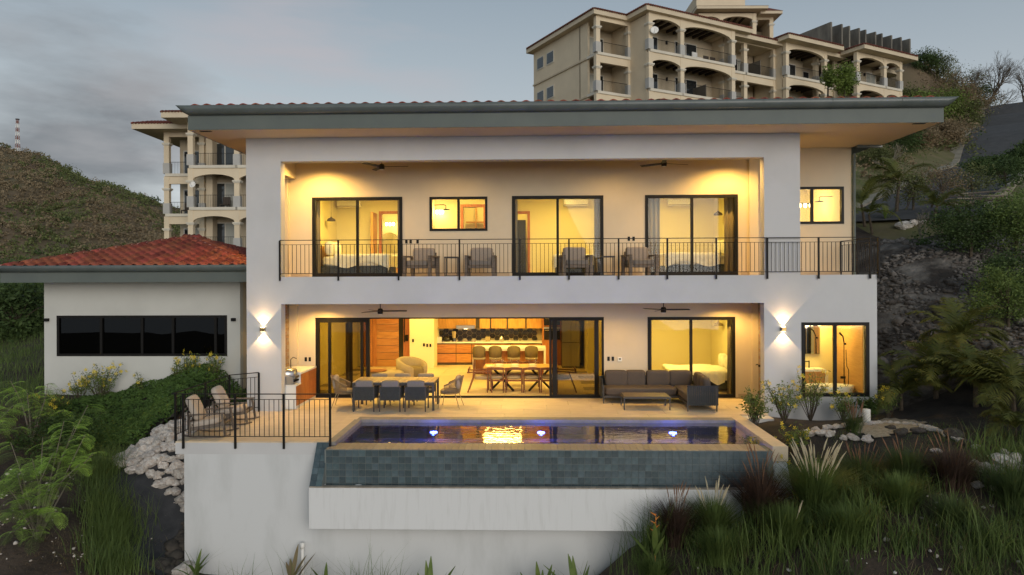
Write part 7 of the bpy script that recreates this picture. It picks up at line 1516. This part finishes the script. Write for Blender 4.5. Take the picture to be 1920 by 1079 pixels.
for i, a in enumerate([(1690, 770, 17.3, 1.7, 14, 1.15, 'yellowish areca palm right of the bathroom window wall'), (1755, 770, 17.4, 2.3, 18, 1.4, 'full areca palm in the middle of the palm group'), (1830, 785, 16.4, 2.2, 18, 1.3, 'areca palm right of the middle one'), (1900, 800, 15.6, 2.2, 18, 1.3, 'areca palm at the right frame edge'),
    (1800, 745, 18.4, 2.6, 16, 1.4, 'taller areca palm at the back of the group against the rock'), (1905, 850, 14.2, 1.0, 12, .9, 'low palm in front of the one at the right frame edge')]): palm(*a, seed=i, trunk=.25)
for i, a in enumerate([(1680, 435, 31, 3.0, 12, 1.7, 'small palm with bent brown trunk by the road edge', .5), (1622, 440, 30, 2.4, 8, 1.6, 'drooping small palm next to the villa corner', .4), (1750, 435, 29, 2.8, 10, 1.4, 'upright yellow green palm by the road edge', .2), (1636, 445, 29, 2.0, 6, 1.5, 'second drooping palm next to the villa corner', .4)]): palm(*a[:7], seed=20 + i, trunk=a[7], lean=(.15 * (-1) ** i, 0))
broad(1660, 438, 30, .9, 9, 'bright leafy plant between the small palms by the road', seed=31); broad(1782, 432, 27, 1.0, 8, 'bright long leaved plant on the slope edge', seed=32, mt_='leaf_bright')
for px_, py_, r in [(1700, 425, .25), (1712, 428, .2), (1690, 421, .22), (1730, 404, .12)]: v = aY(px_, py_, 29); place_rock(v.x, 29, r, 'white stone by the small palms at the road edge', 'white stones by the small palms')
# a pile of timber and junk on the shelf of the slope
v = aY(1835, 372, 30); t = thing('timber_pile', 'pile of weathered planks and branches on the slope shelf', 'pile', (v.x, 30, H1(v.x, 30))); rr_ = random.Random(3)
for k in range(16): a = rr_.uniform(-.25, .25); c = Vector((v.x + rr_.uniform(-.9, .9), 30 + rr_.uniform(-.4, .4), t.location.z + .06 + .035 * k)); d = Vector((cos(a), sin(a), rr_.uniform(-.05, .1))) * rr_.uniform(.5, 1.3); b = MB(); b.bar(c - d, c + d, .09, .05); b.build('plank', 'pale_bark' if k % 3 else 'dark_wood', t)
# ---- flowering shrubs
def flower_bush(px_, py_, Y, h, w, nst, nfl, lab, seed=0, mt_='leaf_shrub', fm='petal_yellow', leaf=.035, zoff=None, nl=46):
    nfl = int(nfl * 1.7)
    v = aY(px_, py_, Y); z = H1(v.x, Y) if zoff is None else zoff; t = thing('flowering_shrub', lab, 'shrub', (v.x, Y, z)); rr_ = random.Random(seed); r_ = np.random.RandomState(seed); st_ = MB(); LP = []; tips = []
    for k in range(nst):
        a = rr_.random() * 6.28; ex = w * rr_.random() ** .6; top = Vector((ex * cos(a), ex * sin(a) * .6, h * rr_.uniform(.5, 1.05))); mid = top * .5 + Vector((rr_.uniform(-.1, .1), 0, h * .12)); st_.tube([(0, 0, -.05), tuple(mid), tuple(top)], [.010, .007, .004], 4, cap=False); tips.append(top)
        for j in range(nl): u = rr_.uniform(.35, 1.05); p = mid.lerp(top, (u - .5) * 2) if u > .5 else mid * (u * 2); LP.append(tuple(p + Vector((rr_.gauss(0, .05), rr_.gauss(0, .05), rr_.gauss(0, .04)))))
    st_.build('stems', 'bark', t, world=False); V, Q = leaf_quads(np.array(LP), leaf, seed, asp=.35); np_obj('foliage', V, Q, [mt_], parent=t)
    fl = MB()
    for i in range(5): a = i * 2 * pi / 5; fl.poly([(0, 0, 0), (.036 * cos(a - .4), .036 * sin(a - .4), .012), (.062 * cos(a), .062 * sin(a), .016), (.036 * cos(a + .4), .036 * sin(a + .4), .012)])
    src = None
    for k in range(nfl):
        p = rr_.choice(tips) + Vector((rr_.gauss(0, .06), rr_.gauss(0, .06) - .03, rr_.gauss(0, .05))); e = (rr_.uniform(.6, 1.9), rr_.uniform(-.5, .5), rr_.uniform(0, 6))
        if src is None: src = fl.build('flower', fm, t, world=False); src.location = p; src.rotation_euler = e
        else: o = bpy.data.objects.new('flower', src.data); COL.objects.link(o); o.parent = t; o.location = p; o.rotation_euler = e
    return t
flower_bush(1425, 835, 15.0, .75, .45, 22, 16, 'yellow flowered shrub spilling over the right pool corner', 1, leaf=.04); flower_bush(1415, 800, 16.6, .95, .35, 18, 0, 'leafy shrub with dark red buds at the right end of the deck', 2, fm='petal_red', leaf=.045)
flower_bush(1470, 800, 16.6, 1.0, .45, 22, 14, 'tall yellow flowered shrub at the foot of the right column', 3); flower_bush(1520, 778, 17.15, 1.25, .5, 26, 14, 'tall airy shrub with yellow flowers in front of the bathroom window', 4, nl=34); flower_bush(1580, 778, 17.1, .7, .4, 18, 5, 'low airy shrub under the middle of the bathroom window', 5)
flower_bush(1630, 790, 16.9, .5, .25, 14, 0, 'dark leafy bush at the right corner of the villa', 6, mt_='leaf_deep', leaf=.06); flower_bush(1490, 850, 15.1, .6, .35, 18, 12, 'low yellow flowered shrub in front of the right column', 7); flower_bush(1468, 880, 14.3, .7, .3, 16, 8, 'yellow flowered shrub hanging beside the pool corner', 8)
flower_bush(1665, 790, 16.8, .7, .3, 12, 6, 'yellow flowered shrub just right of the villa corner', 9)
for i, a in enumerate([(190, 745, 19.0, 1.15, .55, 26, 26, 'largest yellow flowered shrub under the long dark window'), (150, 745, 18.9, .85, .35, 14, 12, 'yellow flowered shrub left of the largest one against the wing wall'), (262, 722, 19.1, .75, .2, 6, 2, 'thin shrub stalk rising behind the hedge under the dark window'),
    (352, 715, 19.1, .85, .35, 16, 14, 'yellow tipped shrub behind the hedge near the right end of the dark window'), (402, 712, 19.1, .85, .35, 15, 10, 'yellow tipped shrub behind the hedge next to the villa column'), (330, 718, 19.1, .8, .15, 6, 4, 'thin yellow tipped stalk behind the hedge'), (92, 762, 17.8, .75, .55, 22, 12, 'yellow flowered shrub at the left corner of the side wing'), (442, 716, 18.6, .6, .25, 12, 0, 'small dark bush squeezed between hedge and villa column')]): flower_bush(*a, seed=40 + i)
# ---- hedge: a clipped bank of tiny leaves
hp = [(-12.6, 17.5), (-11.0, 16.7), (-9.9, 16.75), (-9.2, 17.35), (-8.2, 18.0), (-7.75, 18.0), (-7.7, 19.3), (-11.8, 19.35), (-12.9, 18.6)]
r_ = np.random.RandomState(8); C_ = []
while len(C_) < 26000:
    x, y = r_.uniform(-13, -7.6), r_.uniform(16.6, 19.4)
    if inpoly(x, y, hp): C_.append((x, y))
C_ = np.array(C_); zz = HH(C_[:, 0], C_[:, 1]); topz = np.array([.34 + .16 * noise.noise(Vector((a * .9, c * .9, 0))) + .05 * noise.noise(Vector((a * 5, c * 5, 0))) for a, c in C_]) ; edge = np.array([min(1, min(hypot(a - p[0], c - p[1]) for p in hp) / .5 + .35) for a, c in C_])
hz_ = zz + topz * edge * np.where(r_.rand(len(C_)) < .75, 1, r_.rand(len(C_))); V, Q = leaf_quads(np.stack([C_[:, 0], C_[:, 1], hz_], 1), .036, 3, asp=.7)
t = thing('hedge', 'low spreading green hedge on the bank between side wing and white rocks', 'hedge', (0, 0, 0)); np_obj('foliage', V, Q, ['leaf_hedge'], parent=t, kind='stuff')
o = drape('hedge_core', hp, .16, 'leaf_core' if 'leaf_core' in M else 'garden_soil', .25); o.parent = t; o.name = 'core'; del o['kind']
# ---- feathery tree at the lower left
def frond_mesh(seed):
    rr_ = random.Random(seed); P = []; n_ = 10; L_ = .50; d = Vector((1, 0, .18)); p = Vector((0, 0, 0)); b = MB()
    ax = []
    for i in range(n_ + 1): ax.append((p.copy(), d.copy().normalized())); d = (d.normalized() + Vector((0, 0, -.075 - .02 * rr_.random()))); p = p + d.normalized() * L_ / n_
    b.tube([a[0] for a in ax[::3]], .003, 3, cap=False)
    for i in range(1, n_ + 1):
        c, dd = ax[i]
        for s_ in (-1, 1):
            sd_ = (dd.cross(Vector((0, 0, 1))).normalized() * s_ + dd * .45).normalized(); pl_ = .16 * sin(pi * (.15 + .8 * i / n_)) ** .7; m_ = 8
            for k in range(m_):
                q = c + sd_ * pl_ * (k + 1) / m_ + Vector((0, 0, -.05 * ((k + 1) / m_) ** 2)); up = Vector((rr_.uniform(-.2, .2), rr_.uniform(-.2, .2), 1))
                for s2 in (-1, 1):
                    ld = (sd_.cross(up).normalized() * s2 + sd_ * .4).normalized(); e = q + ld * .021; w = sd_ * .0065; b.poly([q - w * .5, q + ld * .010 - w, e, q + ld * .010 + w])
    me = bpy.data.meshes.new('frond'); me.from_pydata(b.v, [], b.f); me.materials.append(M['leaf_lime'] if seed % 3 else M['leaf_shrub']); return me
FR = [frond_mesh(i) for i in range(5)]
def feather_tree(px_, py_, Y, tips, lab, seed):
    v = aY(px_, py_, Y); z = H1(v.x, Y); t = thing('feathery_tree', lab, 'tree', (v.x, Y, z)); rr_ = random.Random(seed); b = MB(); b2 = MB()
    for (tx, ty, tY, nf) in tips:
        e = aY(tx, ty, tY) - t.location; mid = e * .5 + Vector((rr_.uniform(-.1, .1), rr_.uniform(-.1, .1), .25)); b.tube([(0, 0, -.1), tuple(mid * .6), tuple(mid), tuple(e)], [.022, .016, .011, .005], 5, cap=False)
        nf = int(nf * 1.7)
        for k in range(nf):
            u = 1 - .62 * (k / nf); p = mid.lerp(e, (u - .38) / .62) if u > .38 else mid; a = rr_.uniform(0, 6.28) if k else atan2(e.y, e.x); o = bpy.data.objects.new('frond', rr_.choice(FR)); COL.objects.link(o); o.parent = t; o.location = p; o.rotation_euler = (rr_.uniform(-.3, .3), rr_.uniform(-.35, .35), a); s_ = rr_.uniform(.42, .80); o.scale = (s_, s_, s_)
    b.build('branches', 'pale_bark', t, world=False)
feather_tree(70, 960, 13.2, [(120, 790, 13.0, 14), (160, 815, 13.1, 14), (175, 850, 12.9, 13), (150, 870, 12.7, 13), (100, 850, 12.8, 13), (60, 860, 12.6, 12), (30, 880, 12.5, 12), (20, 830, 13, 10), (95, 905, 12.4, 12), (40, 930, 12.3, 12), (10, 960, 12.2, 10), (70, 960, 12.2, 10), (165, 760, 13.8, 12), (0, 900, 12.6, 10), (20, 1000, 12, 9), (60, 1010, 12.1, 9), (110, 960, 12.3, 8), (140, 800, 13.4, 10), (80, 820, 13.3, 10)], 'bright green feathery leaved tree filling the lower left corner', 5)
feather_tree(-40, 860, 15.0, [(10, 790, 14.5, 12), (25, 760, 15, 12), (0, 730, 15.5, 12), (40, 800, 14.6, 8), (-20, 760, 14.5, 9)], 'second feathery tree cut by the left frame edge', 9)
feather_tree(60, 800, 16.6, [(50, 730, 16.4, 12), (90, 720, 16.6, 10), (20, 715, 16.4, 10), (80, 760, 16.0, 10), (120, 770, 16, 8)], 'darker feathery tree behind, below the corner of the side wing', 13)
tree(110, 820, 15.9, 1.3, (.9, .6, .55), 5000, .035, 'leaf_deep', 'dark shadowy bush behind the feathery tree', seed=71, name='bush', cat='bush')
# ---- dark trees beyond the left corner of the wing
for i, a in enumerate([(30, 660, 30, 2.6, (2.2, 1.6, 1.5), 6000, .10, 'leaf_tree', 'dark tree beyond the left corner of the side wing, nearest one'), (70, 650, 34, 3.0, (2.0, 1.8, 1.7), 5000, .11, 'leaf_tree', 'dark tree touching the wing corner from behind'), (-10, 640, 38, 3.8, (3.0, 2.0, 2.1), 5000, .13, 'leaf_tree', 'dark tree at the left frame edge beyond the meadow'), (40, 620, 48, 3.4, (3.2, 2.2, 1.9), 4000, .15, 'leaf_olive', 'olive tree further behind the dark ones on the left'), (75, 610, 58, 4.2, (3.6, 2.6, 2.3), 4000, .18, 'leaf_tree', 'far dark tree just left of the wing wall'), (5, 600, 70, 4.5, (4.5, 3, 2.5), 4000, .2, 'leaf_tree', 'far dark tree below the street lamps on the left')]): tree(*a[:9], seed=50 + i)
for px_, py_, lab in ((26, 554, 'tiny lit street lamp in the valley on the left, upper one'), (8, 577, 'tiny lit street lamp in the valley on the left, lower one')):
    p_ = aY(px_, py_, 110); z0 = H1(p_.x, 110); t = thing('street_lamp', lab, 'street lamp', (p_.x, 110, z0)); b = MB(); b.tube([(p_.x, 110, z0), (p_.x, 110, p_.z)], .09, 5); b.tube([(p_.x, 110, p_.z), (p_.x + .8, 110, p_.z + .1)], .06, 5); b.build('pole', 'ceramic', t); b = MB(); b.box(p_.x + .5, p_.x + 1.3, 109.7, 110.3, p_.z - .12, p_.z + .08); b.build('lamp_head', 'street_glow', t); lamp('street_light', 'SPOT', (p_.x + .9, 110, p_.z - .2), 1500, (1, .85, .6), .3, parent=t, spot=radians(130))
# ---- far hillsides covered with scrub: one mass each
def scrub(name, x0, x1, y0, y1, n, seed, size, ls, cond, mats, per=16):
    r_ = np.random.RandomState(seed); x, y = r_.uniform(x0, x1, n), r_.uniform(y0, y1, n); k_ = cond(x, y); x, y = x[k_], y[k_]; z = HH(x, y); n = len(x); s_ = size * r_.uniform(.5, 1.5, n); nzv = np.array([noise.noise(Vector((a * .03, c * .03, 1))) + .5 * noise.noise(Vector((a * .15, c * .15, 7))) for a, c in zip(x, y)])
    off = r_.normal(0, 1, (n, per, 3)); off /= np.linalg.norm(off, axis=2)[..., None]; off[..., 2] = np.abs(off[..., 2]) * 1.1; off *= (r_.uniform(.55, 1, (n, per))[..., None]); C_ = np.stack([x, y, z + s_ * .15], 1)[:, None, :] + off * s_[:, None, None]; V, Q = leaf_quads(C_.reshape(-1, 3), ls, seed, asp=.8); mi_ = np.repeat(np.where(nzv + r_.normal(0, .18, n) > .05, 1, 0) + np.where(r_.rand(n) < .05, 1, 0), per); mi_ = np.clip(mi_, 0, len(mats) - 1); return np_obj(name, V, Q, mats, mi_, kind='stuff')
scrub('hillside_trees', -290, 20, 118, 275, 34000, 1, .95, .30, lambda x, y: (x < -.15 * y) & (x > -.95 * y), ['leaf_far', 'leaf_far_green', 'leaf_olive'], 12)
scrub('hillside_trees', -290, 20, 118, 275, 2600, 21, 1.9, .34, lambda x, y: (x < -.15 * y) & (x > -.95 * y), ['leaf_far', 'leaf_olive', 'leaf_tree'], 34)
scrub('valley_scrub', -90, -12, 38, 120, 3200, 2, 1.3, .22, lambda x, y: (x < -.38 * y) & (x > -.9 * y), ['leaf_olive', 'leaf_tree'], 18)
scrub('hill_scrub', 25, 95, 46, 98, 3600, 3, .8, .10, lambda x, y: (x > .56 * y) & (x < .64 * y) & (y > 60), ['leaf_dry', 'leaf_olive', 'leaf_tree'], 22)
scrub('slope_scrub', 10, 26, 19, 32, 900, 4, .35, .05, lambda x, y: (x > .55 * y) & (np.sin(x * 1.7 + y) + np.cos(y * 1.3 - x) > .4), ['leaf_deep', 'leaf_dry', 'leaf_olive'], 30)
scrub('bank_scrub', 18, 42, 30, 58, 700, 5, .6, .10, lambda x, y: (x > .47 * y) & (x < .545 * y) & (y > 44), ['leaf_olive', 'leaf_dry', 'leaf_tree'], 24)
b = MB(); p_ = aZ(1625, 796, -.02); b.lathe((p_.x, p_.y, -.1), [(.085, 0), (.085, .42), (.075, .44)], 14); o = b.build('path_light', 'ceramic', smooth=False); setp(o, 'short white cylinder bollard at the villa corner by the garden', 'bollard')
